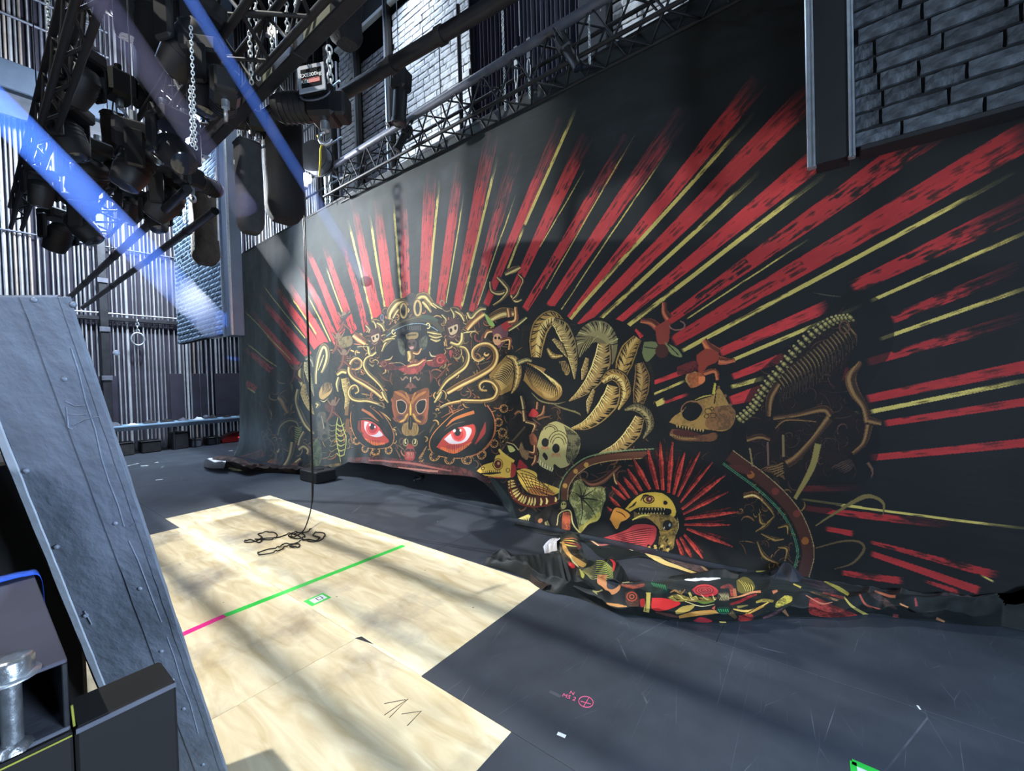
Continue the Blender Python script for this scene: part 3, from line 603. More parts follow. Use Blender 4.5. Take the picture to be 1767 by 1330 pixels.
    for e in ([(630, 345), (695, 335), (752, 385), (745, 465), (700, 505), (655, 490), (632, 420)], [(860, 395), (900, 345), (965, 328), (992, 345), (985, 430), (945, 495), (900, 505), (866, 455)]):
        P.fill([(810 + (x - 810) * 1.0 + (-1 if x < 800 else 1) * 0, y) for x, y in e], (.76, .60, .48)); c = np.mean(e, 0); P.fill([c + (np.array(q) - c) * .86 for q in e], BLK)
    P.fill([(715, 620), (770, 600), (830, 600), (885, 620), (905, 690), (870, 755), (740, 755), (698, 690)], (.62, .48, .25))
    for k in range(9): P.line([(720 + k * 20, 630), (726 + k * 18, 755)], [5, 3], (.12, .08, .05))
    P.fill([(803, 525), (778, 610), (788, 680), (818, 680), (832, 600)], BLK); P.line([(806, 540), (806, 660)], 5, (.5, .4, .22))
    P.fill([(720, 780), (800, 755), (880, 780), (900, 860), (850, 910), (750, 910), (705, 850)], (.10, .085, .07))
    for x in (748, 862): P.ring(x, 835, 30, 40, 12, (.62, .52, .3)); P.ell(x, 825, 16, 30, (.82, .76, .55)); P.ell(x + (10 if x < 800 else -10), 820, 10, 20, BLK)
    P.fill([(760, 880), (800, 850), (850, 885), (845, 910), (765, 910)], (.6, .2, .15)); P.line([(725, 945), (770, 905), (800, 900), (835, 905), (882, 960)], [8, 14, 16, 14, 8], (.55, .28, .25)); P.fill([(745, 940), (850, 940), (862, 1020), (800, 1066), (740, 1020)], (.66, .20, .18), mott=.2)
    for k in range(5): P.line([(765 + k * 19, 950), (768 + k * 17, 1020)], [9, 3], (.8, .6, .5))
    for k in range(6): P.line([(620 + k * 14, 900 + k * 26), (690, 1000 + k * 4)], [10, 3], (.48, .30, .2)); P.line([(1000 - k * 10, 880 + k * 28), (915, 1010 + k * 4)], [12, 3], (.6, .42, .24))
    P.line([(640, 660), (700, 740)], [4, 14], (.35, .22, .16)); P.line([(975, 690), (900, 745)], [4, 14], (.35, .22, .16))
    P.line([(600, 910), (860, 940), (1060, 940)], 5, BLK)
    OR = (.80, .50, .25)
    for out in ([(135, 400), (102, 500), (105, 640), (150, 760), (235, 860), (330, 900), (450, 908), (560, 880), (602, 800), (590, 700), (540, 590), (460, 490), (370, 425)], [(1420, 440), (1300, 500), (1180, 610), (1080, 720), (1030, 830), (1050, 930), (1130, 990), (1300, 1020), (1480, 1010), (1620, 950), (1720, 850), (1790, 740), (1800, 620), (1770, 520), (1710, 420)]):
        P.fill(out, (.05, .055, .055)); P.line(out, 15, (.05, .03, .02)); P.line(out, 9, OR)
    def lace(lst, r):
        for x, y, a in lst:
            P.ell(x, y, r, r, (.12, .08, .05)); P.ring(x, y, r * .9, r * .9, 9, (.72, .52, .28)); P.ring(x, y, r * .6, r * .6, 5, (.62, .42, .22), 0, 5)
            for k in range(7): P.ell(x + math.cos(k * .9) * r * .72, y + math.sin(k * .9) * r * .72, 5, 5, (.8, .6, .34))
    lace([(170, 820, 0), (275, 910, 0), (400, 940, 0), (545, 930, 0)], 46); lace([(1095, 995, 0), (1260, 1035, 0), (1450, 1035, 0), (1640, 975, 0)], 58)
    P.line([(70, 560), (60, 660), (110, 760)], [40, 50, 30], (.42, .27, .15)); P.line([(60, 420), (50, 520)], [40, 40], (.45, .32, .18))
    P.fill([(150, 760), (235, 858), (330, 898), (450, 906), (558, 878), (598, 800), (588, 700), (538, 592), (460, 492), (370, 428), (140, 402), (104, 500), (108, 640)], (.05, .055, .055))
    P.fill([(1420, 444), (1300, 504), (1182, 614), (1084, 722), (1036, 832), (1054, 926), (1132, 985), (1300, 1014), (1480, 1004), (1616, 945), (1714, 848), (1784, 738), (1794, 620), (1764, 520), (1706, 424)], (.05, .055, .055))
    EYE = (.74, .24, .19)
    P.soft(370, 720, 190, 120, (.55, .17, .14), 1.0, .55); P.fill([(220, 580), (300, 575), (400, 630), (470, 700), (545, 815), (500, 850), (380, 850), (290, 820), (230, 720)], EYE)
    P.fill([(262, 590), (330, 605), (430, 690), (476, 745), (450, 768), (385, 772), (310, 740), (262, 670)], (.86, .80, .82)); P.ell(362, 665, 78, 88, (.86, .33, .32), .5); P.ell(362, 672, 52, 56, (.72, .18, .2)); P.ell(356, 650, 28, 38, BLK); P.ell(328, 630, 12, 16, (.95, .85, .85)); P.ell(388, 655, 9, 12, (.95, .9, .9))
    P.line([(170, 590), (250, 560), (350, 575), (440, 640), (500, 740), (540, 800)], [6, 30, 34, 30, 22, 6], BLK); P.line([(200, 560), (320, 555), (440, 620)], [3, 12, 4], (.42, .3, .2)); P.line([(200, 580), (200, 680), (250, 740)], [20, 34, 10], (.45, .18, .14))
    P.line([(232, 448), (330, 505), (430, 590)], [26, 34, 8], (.70, .40, .22)); P.line([(330, 420), (420, 490), (480, 560)], [4, 16, 4], (.6, .34, .2)); P.line([(270, 790), (380, 850), (500, 850)], [10, 40, 20], (.86, .42, .2))
    for k in range(8): P.line([(300 + k * 19, 810), (300 + k * 19, 860 + (k % 3) * 26)], [5, 3], (.08, .03, .03))
    P.soft(1370, 780, 230, 150, (.55, .16, .14), 1.0, -.45); P.fill([(1105, 890), (1160, 800), (1260, 690), (1400, 625), (1530, 620), (1565, 690), (1530, 800), (1440, 890), (1330, 950), (1190, 930)], EYE)
    P.fill([(1190, 800), (1270, 730), (1400, 660), (1500, 665), (1515, 720), (1460, 815), (1370, 852), (1260, 852)], (.86, .80, .82)); P.ell(1362, 735, 92, 92, (.86, .33, .30)); P.ell(1358, 745, 62, 62, (.74, .18, .19)); P.ell(1348, 715, 40, 48, BLK); P.ell(1310, 700, 17, 20, (.95, .85, .85)); P.ell(1385, 695, 13, 16, (.95, .9, .9))
    P.line([(1110, 880), (1180, 760), (1280, 675), (1400, 632), (1540, 615)], [6, 26, 40, 40, 6], BLK); P.line([(1190, 700), (1300, 625), (1440, 590)], [3, 12, 4], (.42, .3, .2)); P.line([(1680, 600), (1650, 720), (1560, 860)], [8, 60, 14], (.55, .16, .14))
    P.line([(1215, 650), (1300, 570), (1420, 520), (1545, 480)], [8, 32, 38, 40], (.74, .42, .2)); P.line([(1160, 550), (1280, 480), (1380, 440)], [4, 14, 4], (.62, .36, .2)); P.line([(1150, 900), (1300, 945), (1430, 890), (1520, 830)], [30, 50, 40, 8], (.86, .40, .18))
    for k in range(13): P.line([(1225 + k * 22, 870), (1225 + k * 22, 930 + (k * 7 % 5) * 24)], [6, 3], (.08, .03, .03))
    # --- crow, skull, imps
    P.crop(800, 640, 6.785)
    P.limb([(275, 230), (205, 222), (185, 160), (245, 112), (340, 130), (398, 215), (360, 315), (250, 350), (100, 352), (-40, 348)], [14, 22, 26, 32, 40, 44, 42, 38, 38, 36], (.66, .5, .27), HI)
    lace([(470, 440, 0), (410, 600, 0), (455, 720, 0), (360, 850, 0), (215, 985, 0), (50, 1045, 0)], 50)
    P.line([(275, 400), (340, 500), (368, 620), (350, 760), (290, 880), (180, 960), (60, 1002)], 12, (.72, .40, .25))
    P.fill([(850, 880), (900, 720), (960, 640), (1070, 590), (1170, 620), (1300, 700), (1372, 800), (1350, 950), (1250, 1090), (1140, 1135), (1060, 1090), (1040, 1165), (940, 1140), (868, 1080), (880, 960)], (.66, .62, .40))
    P.fill([(1180, 640), (1300, 710), (1370, 800), (1345, 950), (1250, 1090), (1200, 1000), (1220, 820)], (.40, .38, .26), mott=.5)
    for r in (0, 26, 52): P.ring(1110, 870 - r * .4, 70 + r, 95 + r, 8, (.16, .14, .09), 3.3, 6.2)
    P.ring(1010, 690, 60, 40, 8, (.16, .14, .09), 3.2, 6.4); P.ring(1010, 700, 90, 70, 7, (.16, .14, .09), 3.2, 6.4); P.ell(952, 838, 44, 52, BLK); P.ell(1082, 905, 44, 54, BLK); P.fill([(915, 985), (945, 955), (985, 1010), (960, 1045)], BLK)
    for k in range(7): P.line([(915 + k * 12, 885), (900 + k * 16, 925)], [7, 3], (.74, .27, .18)); P.line([(1040 + k * 13, 965), (1030 + k * 18, 1010)], [7, 3], (.74, .27, .18))
    P.line([(868, 1050), (940, 1110), (1045, 1160)], 44, (.84, .80, .56))
    for k in range(6): P.line([(880 + k * 30, 1045 + k * 17), (872 + k * 30, 1100 + k * 14)], 7, BLK)
    P.line([(560, 830), (640, 740), (715, 650)], [14, 26, 20], (.34, .27, .19))
    IM = (.68, .46, .30)
    P.limb([(670, 290), (690, 370), (700, 450)], [24, 36, 30], (.55, .45, .32), HI); P.limb([(590, 505), (640, 470), (690, 500)], [20, 24, 22], IM); P.limb([(700, 460), (715, 590)], [34, 50], (.56, .36, .24), HI); P.fill([(760, 500), (810, 440), (870, 490), (850, 540), (760, 530)], (.68, .18, .18))
    P.limb([(860, 360), (855, 450)], [18, 26], IM); P.limb([(940, 405), (920, 500), (850, 545)], [16, 30, 20], IM); P.limb([(720, 590), (830, 630), (800, 720)], [30, 30, 18], IM, HI); P.limb([(860, 560), (930, 540), (1000, 535)], [30, 26, 8], (.5, .33, .2))
    P.fill([(760, 760), (800, 725), (850, 780), (850, 860), (780, 860)], (.6, .34, .22), mott=.2); P.limb([(830, 870), (820, 960), (750, 950)], [30, 40, 20], (.66, .33, .22), HI); P.limb([(840, 990), (830, 1060), (790, 1110)], [26, 40, 16], (.7, .36, .24), HI)
    P.fill([(640, 920), (670, 830), (710, 920), (760, 940), (740, 1040), (680, 1010)], (.55, .42, .28), mott=.2); P.fill([(620, 1140), (650, 1040), (700, 1080), (740, 1140)], (.62, .15, .17))
    YB = (.86, .70, .30)
    P.fill([(175, 1165), (250, 1095), (350, 1060), (385, 990), (470, 980), (560, 1050), (610, 1150), (560, 1240), (440, 1250), (290, 1220), (230, 1190)], YB)
    P.line([(230, 1190), (330, 1195), (440, 1190)], [8, 26, 8], BLK); P.line([(290, 1235), (400, 1245), (500, 1250)], [6, 18, 8], (.7, .35, .2))
    for k in range(9): P.line([(250 + k * 22, 1160), (252 + k * 22, 1205)], [7, 4], (.15, .1, .05))
    P.ell(405, 1090, 42, 50, (.34, .12, .08)); P.ell(412, 1080, 14, 18, (.8, .6, .4)); P.ring(405, 1090, 56, 64, 8, (.25, .15, .06)); P.ring(245, 1135, 18, 16, 8, BLK); P.ring(520, 1160, 20, 24, 7, (.3, .18, .06)); P.fill([(560, 1060), (610, 1120), (600, 1220), (550, 1240)], (.62, .2, .16))
    P.line([(415, 915), (470, 980), (590, 1060)], [26, 40, 30], (.88, .74, .32)); P.fill([(500, 840), (560, 850), (640, 930), (600, 1000), (520, 960)], (.09, .09, .075)); P.fill([(510, 870), (560, 880), (600, 930), (540, 950)], (.76, .74, .44)); P.line([(500, 835), (580, 860), (640, 930)], [6, 10, 10], HI)
    P.crop(880, 800, 6.785)
    P.fill([(75, 80), (170, 58), (300, 108), (325, 200), (430, 238), (585, 300), (520, 365), (350, 372), (200, 330), (105, 200)], YB)
    P.fill([(300, 250), (440, 300), (520, 360), (350, 372), (200, 330)], (.80, .45, .25), alpha=.7)
    for k in range(8): P.line([(70 + k * 55, 90 + k * 20), (150 + k * 40, 200 + k * 22), (230 + k * 40, 350 + k * 3)], [5, 9, 5], (.14, .08, .04))
    for k in range(6): P.line([(100 + k * 16, 70 + k * 40), (260 + k * 20, 130 + k * 34), (420 + k * 26, 260 + k * 20)], [5, 9, 4], (.14, .08, .04))
    bd = [(10, 190), (40, 300), (110, 390), (210, 430), (340, 440), (570, 410)]
    P.line(bd, [90, 130, 130, 130, 130, 70], (.28, .10, .07)); q, nn, ww = P.ribbon(bd, [80, 112, 112, 112, 110, 60])
    for i in np.linspace(1, len(q) - 2, 15):
        i = int(i); P.line([q[i] + nn[i] * ww[i] * .44, q[i] + nn[i] * ww[i] * .1 + [8, -6], q[i] - nn[i] * ww[i] * .40], [20, 26, 10], (.88, .78, .44))
    P.line([(0, 180), (20, 330), (110, 440), (250, 490), (400, 490), (580, 450)], [8, 18, 20, 18, 14, 6], (.50, .20, .12))
    for k in range(9): P.line([(80 + k * 24, 690 - k * 4), (160 + k * 14, 620 - k * 4), (260 + k * 3, 570 + k * 5)], [6, 14, 3], (.86, .80, .46))
    P.fill([(330, 600), (470, 480), (510, 520), (460, 680), (380, 690)], (.18, .15, .11)); P.ell(405, 640, 26, 24, (.76, .5, .32)); P.fill([(510, 500), (600, 560), (650, 720), (540, 680)], (.12, .10, .09)); P.limb([(470, 650), (520, 720), (560, 780), (650, 810)], [30, 34, 24, 10], (.8, .7, .44))
    P.ell(640, 470, 42, 56, (.20, .19, .12)); P.ell(640, 480, 32, 44, (.66, .62, .36)); P.ell(627, 466, 9, 11, BLK); P.ell(655, 466, 9, 11, BLK); P.fill([(640, 560), (730, 560), (750, 680), (760, 740), (680, 740), (650, 660)], (.74, .36, .22), mott=.3)
    P.line([(605, 690), (605, 570), (720, 540), (780, 680), (900, 790)], [12, 12, 14, 14, 14], (.82, .76, .48))
    LF = [(760, 205), (840, 180), (905, 265), (1090, 268), (1122, 400), (1092, 500), (1060, 640), (960, 680), (890, 765), (840, 700), (760, 520), (702, 420), (730, 300)]
    P.fill(LF, (.62, .61, .38), mott=.55, dark=(.22, .23, .12)); P.fill([(900, 690), (1060, 560), (1050, 650), (950, 690), (890, 770), (850, 720)], (.80, .70, .28), alpha=.6)
    for e in ((800, 220), (1000, 300), (1080, 440), (1030, 620), (860, 690), (740, 330), (900, 280)): P.line([(840, 400), ((840 + e[0]) / 2 + 14, (400 + e[1]) / 2 - 8), e], [16, 11, 3], (.08, .09, .05))
    BRN = (.36, .21, .14)
    g = [(640, 420), (650, 270), (720, 140), (830, 40), (960, -30), (1200, -80), (1700, -110), (2000, -90)]
    P.line(g, 96, (.10, .06, .04)); P.line(g, 78, BRN); P.line(g, 9, (.72, .60, .38), off=42); P.line(g, 9, (.36, .46, .30), off=-58); P.line(g, 5, (.6, .7, .5), off=-66)
    for x, y in ((650, 255), (775, 85), (900, 10)): P.ell(x, y, 28, 30, (.74, .55, .26))
    P.limb([(850, 170), (960, 230), (1090, 190), (1210, 90), (1300, 20)], [10, 60, 70, 50, 10], (.34, .20, .14), (.5, .33, .22)); P.limb([(1220, 110), (1240, 200), (1280, 250)], [14, 34, 40], (.55, .36, .18), HI)
    # --- red fan and bird head
    P.crop(1080, 780, 6.785)
    P.fill([(-60, 300), (200, 60), (520, -120), (860, 60), (1200, 300), (1300, 800), (1240, 1080), (900, 1230), (600, 1240), (-100, 900)], (.05, .05, .052), alpha=.85)
    for b, t, w in (((0, 560), (-170, 400), 60), ((40, 540), (-110, 330), 60), ((130, 500), (-30, 290), 74), ((185, 460), (10, 190), 80), ((280, 440), (80, 70), 84), ((370, 440), (250, -40), 90), ((430, 450), (400, -130), 84), ((495, 480), (545, -130), 84), ((555, 500), (690, 0), 80), ((605, 520), (870, -10), 62), ((635, 590), (1020, 110), 52), ((655, 670), (1170, 260), 74), ((670, 725), (1200, 462), 60), ((690, 780), (1325, 698), 72), ((690, 845), (1230, 850), 54), ((720, 890), (1262, 1090), 62), ((690, 950), (940, 1200), 62), ((650, 980), (830, 1220), 60), ((610, 1000), (740, 1230), 56), ((-40, 680), (-190, 520), 60), ((-60, 760), (-220, 640), 50)):
        m_ = (b[0] * .45 + t[0] * .55, b[1] * .45 + t[1] * .55)
        t2 = (t[0] + (t[1] - b[1]) * .11, t[1] - (t[0] - b[0]) * .11); m2_ = (b[0] * .5 + t2[0] * .5, b[1] * .5 + t2[1] * .5); e2 = (b[0] * .12 + t2[0] * .88, b[1] * .12 + t2[1] * .88)
        P.line([b, m2_, e2], [w * .4, w * .66, 4], (.40, .10, .09), mott=.55, dark=(.08, .03, .03))
        P.line([b, m_, t], [w * .7, w * 1.1, 8], BLK); P.line([b, m_, t], [w * .4, w * .8, 5], (.70, .20, .17), mott=.42, dark=(.16, .04, .04)); P.line([b, m_, t], [w * .12, w * .26, 2], (.84, .33, .24), off=w * .14, mott=.3, dark=(.3, .07, .06))
    P.fill([(-230, 970), (0, 905), (130, 838), (340, 858), (372, 960), (330, 1062), (200, 1105), (20, 1065), (-150, 1010)], (.68, .22, .22))
    for k in range(8): P.line([(340 - k * 10, 880 + k * 24), (150, 900 + k * 22), (-140 + k * 20, 965 + k * 12)], [3, 14, 4], (.34, .08, .09)); P.line([(330 - k * 10, 890 + k * 24), (140, 912 + k * 22), (-120 + k * 20, 972 + k * 12)], [2, 7, 3], (.86, .36, .34))
    BG = (.80, .66, .25)
    P.fill([(-40, 690), (10, 630), (100, 530), (200, 472), (330, 458), (450, 482), (555, 575), (605, 700), (635, 850), (605, 1000), (590, 1110), (430, 1135), (395, 1000), (400, 925), (350, 850), (240, 790), (90, 800), (60, 745), (80, 700)], BLK)
    P.fill([(-30, 690), (10, 640), (105, 540), (200, 484), (330, 470), (440, 492), (540, 580), (585, 690), (560, 760), (480, 720), (330, 660), (150, 650), (40, 700)], BG)
    P.fill([(90, 700), (200, 690), (350, 700), (520, 740), (600, 800), (610, 900), (590, 1000), (580, 1100), (440, 1120), (405, 1000), (410, 920), (350, 840), (240, 770), (110, 780)], (.58, .46, .22), mott=.35)
    P.fill([(90, 690), (190, 655), (350, 650), (520, 670), (500, 740), (330, 715), (170, 725)], BLK)
    for k in range(9): P.fill([(150 + k * 36, 655), (170 + k * 36, 655), (160 + k * 36, 690)], (.80, .72, .44), smooth=False); P.fill([(140 + k * 36, 728), (160 + k * 36, 728), (152 + k * 36, 700)], (.76, .68, .42), smooth=False)
    P.fill([(-190, 780), (-140, 640), (-40, 650), (70, 720), (40, 790), (-40, 830), (-80, 905)], BLK); P.fill([(-178, 775), (-130, 655), (-45, 665), (50, 730), (20, 780), (-50, 815), (-85, 885)], (.78, .52, .20)); P.line([(-110, 690), (-40, 720), (10, 770)], [6, 12, 4], (.2, .1, .04)); P.line([(80, 790), (180, 745), (280, 740)], [14, 22, 8], (.84, .76, .34))
    P.ring(265, 555, 62, 44, 12, (.16, .10, .05)); P.ell(270, 552, 40, 36, (.34, .13, .13)); P.ell(276, 548, 15, 16, (.75, .6, .5)); P.line([(170, 570), (210, 510), (260, 505)], [6, 20, 8], BLK); P.ell(458, 595, 26, 24, BLK); P.ell(490, 850, 56, 56, BLK); P.ell(515, 850, 12, 20, (.5, .56, .56)); P.ell(455, 880, 8, 14, (.7, .7, .6))
    P.line([(400, 920), (480, 930), (560, 890)], [6, 24, 8], (.68, .52, .24)); P.line([(120, 580), (90, 620), (30, 660)], [10, 24, 6], (.14, .1, .04)); P.line([(600, 760), (620, 860), (600, 950)], [4, 14, 4], (.7, .62, .4))
    for k in range(26): P.ell(300 + (k * 73 % 290), 1060 + (k * 37 % 90), 17, 13, (.86, .72, .38) if k % 3 else BLK)
    for k in range(20): P.ell(410 + (k * 41 % 160), 960 + (k * 29 % 120), 10, 9, (.72, .62, .30) if k % 2 else BLK)
    # gear on the right
    P.crop(1200, 750, 3.093)
    g = [(180, 110), (260, 170), (340, 230), (450, 330), (530, 430), (580, 540), (600, 640), (575, 740)]
    P.line(g, 76, (.06, .04, .03)); P.line(g, 62, (.24, .12, .09)); P.line(g, 5, (.58, .50, .34), off=-34); P.line(g, 5, (.22, .46, .32), off=50); P.line(g, 4, (.3, .5, .36), off=58)
    for x, y in ((295, 215), (425, 305), (540, 425), (585, 570)): P.ell(x, y, 20, 20, (.52, .30, .12) if y > 500 or y < 250 else (.38, .16, .12))
    for pts in ([(260, 310), (330, 330), (400, 400), (420, 440)], [(420, 440), (370, 490), (320, 520)], [(330, 570), (370, 640), (450, 680)], [(440, 500), (490, 490), (490, 540)], [(440, 600), (490, 610), (480, 670)], [(340, 420), (350, 470), (380, 480)], [(350, 530), (420, 560), (470, 560)]):
        P.limb(pts, [6, 20, 5], (.40, .29, .15), (.62, .5, .26), ow=4)
    P.limb([(255, 330), (310, 320), (360, 350)], [20, 30, 6], (.52, .32, .16), HI, ow=4)
    TU = (.50, .44, .24)
    P.line([(655, 50), (620, 180), (530, 345)], [36, 34, 20], TU); P.line([(640, 490), (760, 410), (890, 335), (960, 335), (1005, 370), (1000, 430)], [8, 14, 26, 18, 14, 4], (.42, .36, .2)); P.line([(640, 608), (780, 570), (870, 570), (900, 610), (840, 680), (740, 712)], [6, 10, 12, 16, 10, 3], (.36, .29, .18)); P.line([(920, 150), (945, 190), (940, 230)], [16, 14, 4], (.36, .26, .2)); P.line([(290, 70), (305, 170)], 10, (.46, .4, .25)); P.line([(385, 40), (388, 165)], 9, (.40, .30, .27)); P.line([(468, 0), (470, 120)], 14, (.44, .37, .24))
    for k in range(9): P.line([(340 + k * 16, 190 + k * 4), (390 + k * 10, 170 + k * 8), (440 + k * 5, 160 + k * 10)], [3, 10, 4], (.36, .24, .15))
    for k in range(6): P.line([(730 + k * 12, 175 + k * 6), (780 + k * 8, 150 + k * 8), (830 + k * 4, 130 + k * 6)], [3, 8, 3], (.26, .19, .15))
    P.fill([(170, 160), (250, 165), (300, 210), (230, 200)], (.28, .13, .11))
    # --- horned beast skeleton
    P.crop(1140, 640, 6.785)
    P.fill([(130, 680), (260, 690), (480, 745), (640, 718), (664, 780), (600, 822), (420, 822), (220, 812), (108, 750)], (.40, .25, .16), mott=.2)
    P.line([(110, 745), (260, 785), (420, 790)], [26, 30, 20], (.52, .40, .22)); P.fill([(150, 690), (300, 690), (460, 745), (300, 765), (160, 740)], (.26, .11, .10))
    P.fill([(85, 600), (150, 515), (240, 460), (330, 380), (440, 330), (600, 272), (680, 180), (760, 270), (830, 400), (895, 460), (892, 580), (830, 682), (720, 722), (560, 700), (420, 690), (300, 662), (180, 645)], BLK)
    P.fill([(100, 600), (155, 530), (245, 470), (335, 390), (445, 342), (605, 286), (680, 200), (745, 285), (815, 410), (875, 470), (872, 575), (815, 668), (720, 706), (560, 685), (420, 676), (300, 648), (185, 630)], (.60, .46, .24), mott=.15)
    P.fill([(640, 420), (800, 400), (875, 470), (870, 580), (800, 670), (600, 690), (520, 600)], (.46, .30, .19), alpha=.75, mott=.3); P.fill([(250, 492), (330, 392), (430, 370), (492, 440), (440, 545), (350, 585), (270, 545)], BLK); P.ring(370, 470, 130, 118, 14, (.52, .36, .24), 3.0, 6.3)
    P.line([(180, 640), (300, 655), (420, 690)], [14, 24, 10], BLK)
    for k in range(10): P.fill([(180 + k * 34, 630 + k * 6), (206 + k * 34, 632 + k * 6), (192 + k * 34, 668 + k * 6)], (.70, .58, .32), smooth=False)
    for k in range(16): P.line([(130 + k * 20, 755), (132 + k * 20, 780)], 6, BLK)
    for x, y, r in ((560, 470, 40), (620, 520, 34), (540, 530, 26), (600, 440, 22)): P.ring(x, y, r, r * .8, 8, (.2, .14, .07))
    P.line([(640, 140), (620, 270)], [26, 34], (.70, .64, .26)); P.line([(400, 340), (500, 300), (600, 280)], [8, 18, 10], (.70, .62, .28)); P.line([(650, 250), (630, 380)], [8, 14], BLK)
    for e in ((680, 190), (760, 290), (820, 400)): P.ell(e[0], e[1], 16, 22, (.42, .3, .22))
    P.crop(1100, 450, 3.5)
    sp, _ = spline([(620, 955), (700, 880), (765, 770), (860, 655), (960, 530), (1080, 420), (1190, 355), (1285, 340)], None, 8)
    for k in range(24):
        x = 800 + k * 20; y = 730 - k * 15.2; ln = 190 - abs(k - 12) * 5
        P.line([(x, y), (x + 44, y + 50), (x + 62, y + ln * .6), (x + 60, y + ln)], [12, 17, 13, 3], (.25, .185, .12)); P.line([(x + 3, y), (x + 46, y + 52), (x + 61, y + ln * .5)], [3, 7, 2], (.48, .40, .24)); P.line([(x + 10, y + 30), (x + 40, y + 90), (x + 44, y + ln)], [5, 8, 2], BLK)
    for i, (x, y) in enumerate(sp[::2]):
        P.ell(x, y, 26, 19, BLK, .7); P.ell(x, y, 21, 14, (.42, .38, .21), .7); P.ell(x - 2, y - 3, 11, 7, (.66, .60, .36), .7)
        P.ell(x - 17, y - 17, 13, 11, BLK); P.ell(x - 17, y - 17, 9, 8, (.60, .54, .33)); P.ell(x + 19, y + 17, 14, 11, BLK); P.ell(x + 19, y + 17, 10, 8, (.46, .42, .26))
    P.ring(1250, 400, 30, 36, 10, (.34, .22, .15))
    BN = (.34, .23, .15); BH = (.50, .38, .22)
    for pts, w in (([(790, 940), (800, 830), (850, 740)], [24, 40, 30]), ([(820, 950), (960, 930), (1120, 895), (1170, 935)], [20, 22, 40, 40]), ([(1160, 950), (1060, 1080), (960, 1190), (900, 1230)], [44, 28, 40, 44]), ([(1350, 610), (1290, 700), (1310, 790), (1370, 880), (1395, 975)], [10, 60, 56, 36, 46]), ([(1395, 960), (1475, 980)], [40, 26]), ([(1400, 990), (1370, 1100), (1300, 1165)], [40, 30, 14]), ([(660, 1080), (740, 1060), (800, 1080)], [24, 30, 14]), ([(830, 1010), (900, 960), (1080, 970)], [10, 16, 8])):
        P.limb(pts, w, BN, BH, ow=6)
    for k in range(5): P.limb([(780 + k * 14, 1250 + k * 14), (830 + k * 12, 1240 + k * 10), (880, 1220 + k * 16)], [6, 12, 8], (.46, .34, .2), BH, ow=4)
    P.line([(1060, 190), (1140, 205), (1230, 215)], [2, 8, 3], (.3, .28, .22))
    # falling winged figures
    F2 = (.62, .30, .20)
    for pts, w in (([(18, 362), (80, 370), (120, 400)], [20, 38, 44]), ([(160, 250), (165, 310), (190, 350)], [20, 34, 44])): P.limb(pts, w, (.50, .24, .18), FLESH, ow=5)
    P.fill([(105, 400), (185, 360), (195, 440), (180, 500), (125, 500)], (.50, .20, .15)); P.ring(240, 390, 46, 28, 9, (.50, .34, .30), -1.2, 3.2)
    P.fill([(40, 490), (110, 490), (120, 540), (60, 610), (30, 560)], (.40, .42, .26)); P.fill([(165, 490), (240, 530), (270, 580), (215, 570), (180, 530)], (.44, .46, .28)); P.ell(148, 545, 40, 42, (.26, .13, .10)); P.line([(40, 520), (110, 530)], 5, BLK); P.line([(180, 500), (250, 570)], 5, BLK)
    P.limb([(400, 480), (440, 530), (490, 560)], [28, 54, 54], F2, (.78, .45, .25), ow=5); P.limb([(490, 600), (540, 605), (590, 600)], [46, 34, 14], F2, (.72, .4, .25), ow=5); P.fill([(355, 570), (420, 530), (490, 560), (480, 610), (420, 640), (390, 700), (360, 640)], (.52, .20, .14))
    P.limb([(400, 680), (470, 665), (485, 720)], [24, 24, 18], (.70, .36, .22), FLESH, ow=5); P.fill([(290, 710), (330, 670), (390, 680), (410, 720), (380, 750), (320, 765)], (.66, .36, .20), mott=.2); P.ring(335, 710, 40, 40, 10, (.60, .48, .28), 2, 5.2); P.fill([(370, 700), (408, 700), (400, 735), (370, 740)], (.82, .45, .26)); P.fill([(240, 640), (350, 600), (360, 660), (250, 690)], (.36, .12, .12), mott=.4)
    # dragon and demon above the right scroll
    P.crop(800, 450, 3.911)
    for pts, w in (([(180, 140), (190, 200), (240, 220), (300, 200)], [10, 16, 26, 20]), ([(230, 110), (270, 150), (300, 200), (260, 260), (200, 300)], [14, 24, 22, 18, 8]), ([(280, 90), (340, 60), (380, 40)], [20, 40, 20]), ([(320, 230), (350, 270), (390, 260)], [16, 22, 8]), ([(370, 90), (400, 130), (380, 180)], [10, 14, 8]), ([(380, 180), (360, 230), (330, 260)], [8, 14, 10])): P.limb(pts, w, (.52, .42, .27), HI, ow=8)
    P.limb([(160, 400), (260, 350), (360, 350)], [40, 60, 40], (.55, .42, .26), HI, ow=8)
    P.limb([(140, 520), (160, 480), (210, 470)], [12, 22, 20], FLESH, HI, ow=6); P.fill([(190, 470), (260, 430), (300, 480), (270, 560), (230, 580)], (.44, .28, .30)); P.ell(228, 530, 30, 40, (.76, .58, .42)); P.ell(216, 520, 8, 10, BLK); P.ell(240, 520, 8, 10, BLK); P.limb([(250, 540), (310, 530), (305, 600)], [20, 22, 10], FLESH, HI, ow=6); P.fill([(250, 430), (310, 400), (330, 450), (280, 470)], (.66, .2, .2)); P.limb([(300, 320), (310, 380)], [16, 26], FLESH, HI, ow=6); P.limb([(350, 310), (350, 400), (300, 420)], [16, 26, 20], FLESH, HI, ow=6)
    P.fill([(135, 345), (190, 400), (210, 440), (170, 430)], (.55, .66, .34)); P.limb([(300, 470), (360, 430), (420, 380)], [14, 20, 16], (.5, .48, .32), HI, ow=6)
    # left spear carriers beside the crown
    P.crop(400, 500, 3.911)
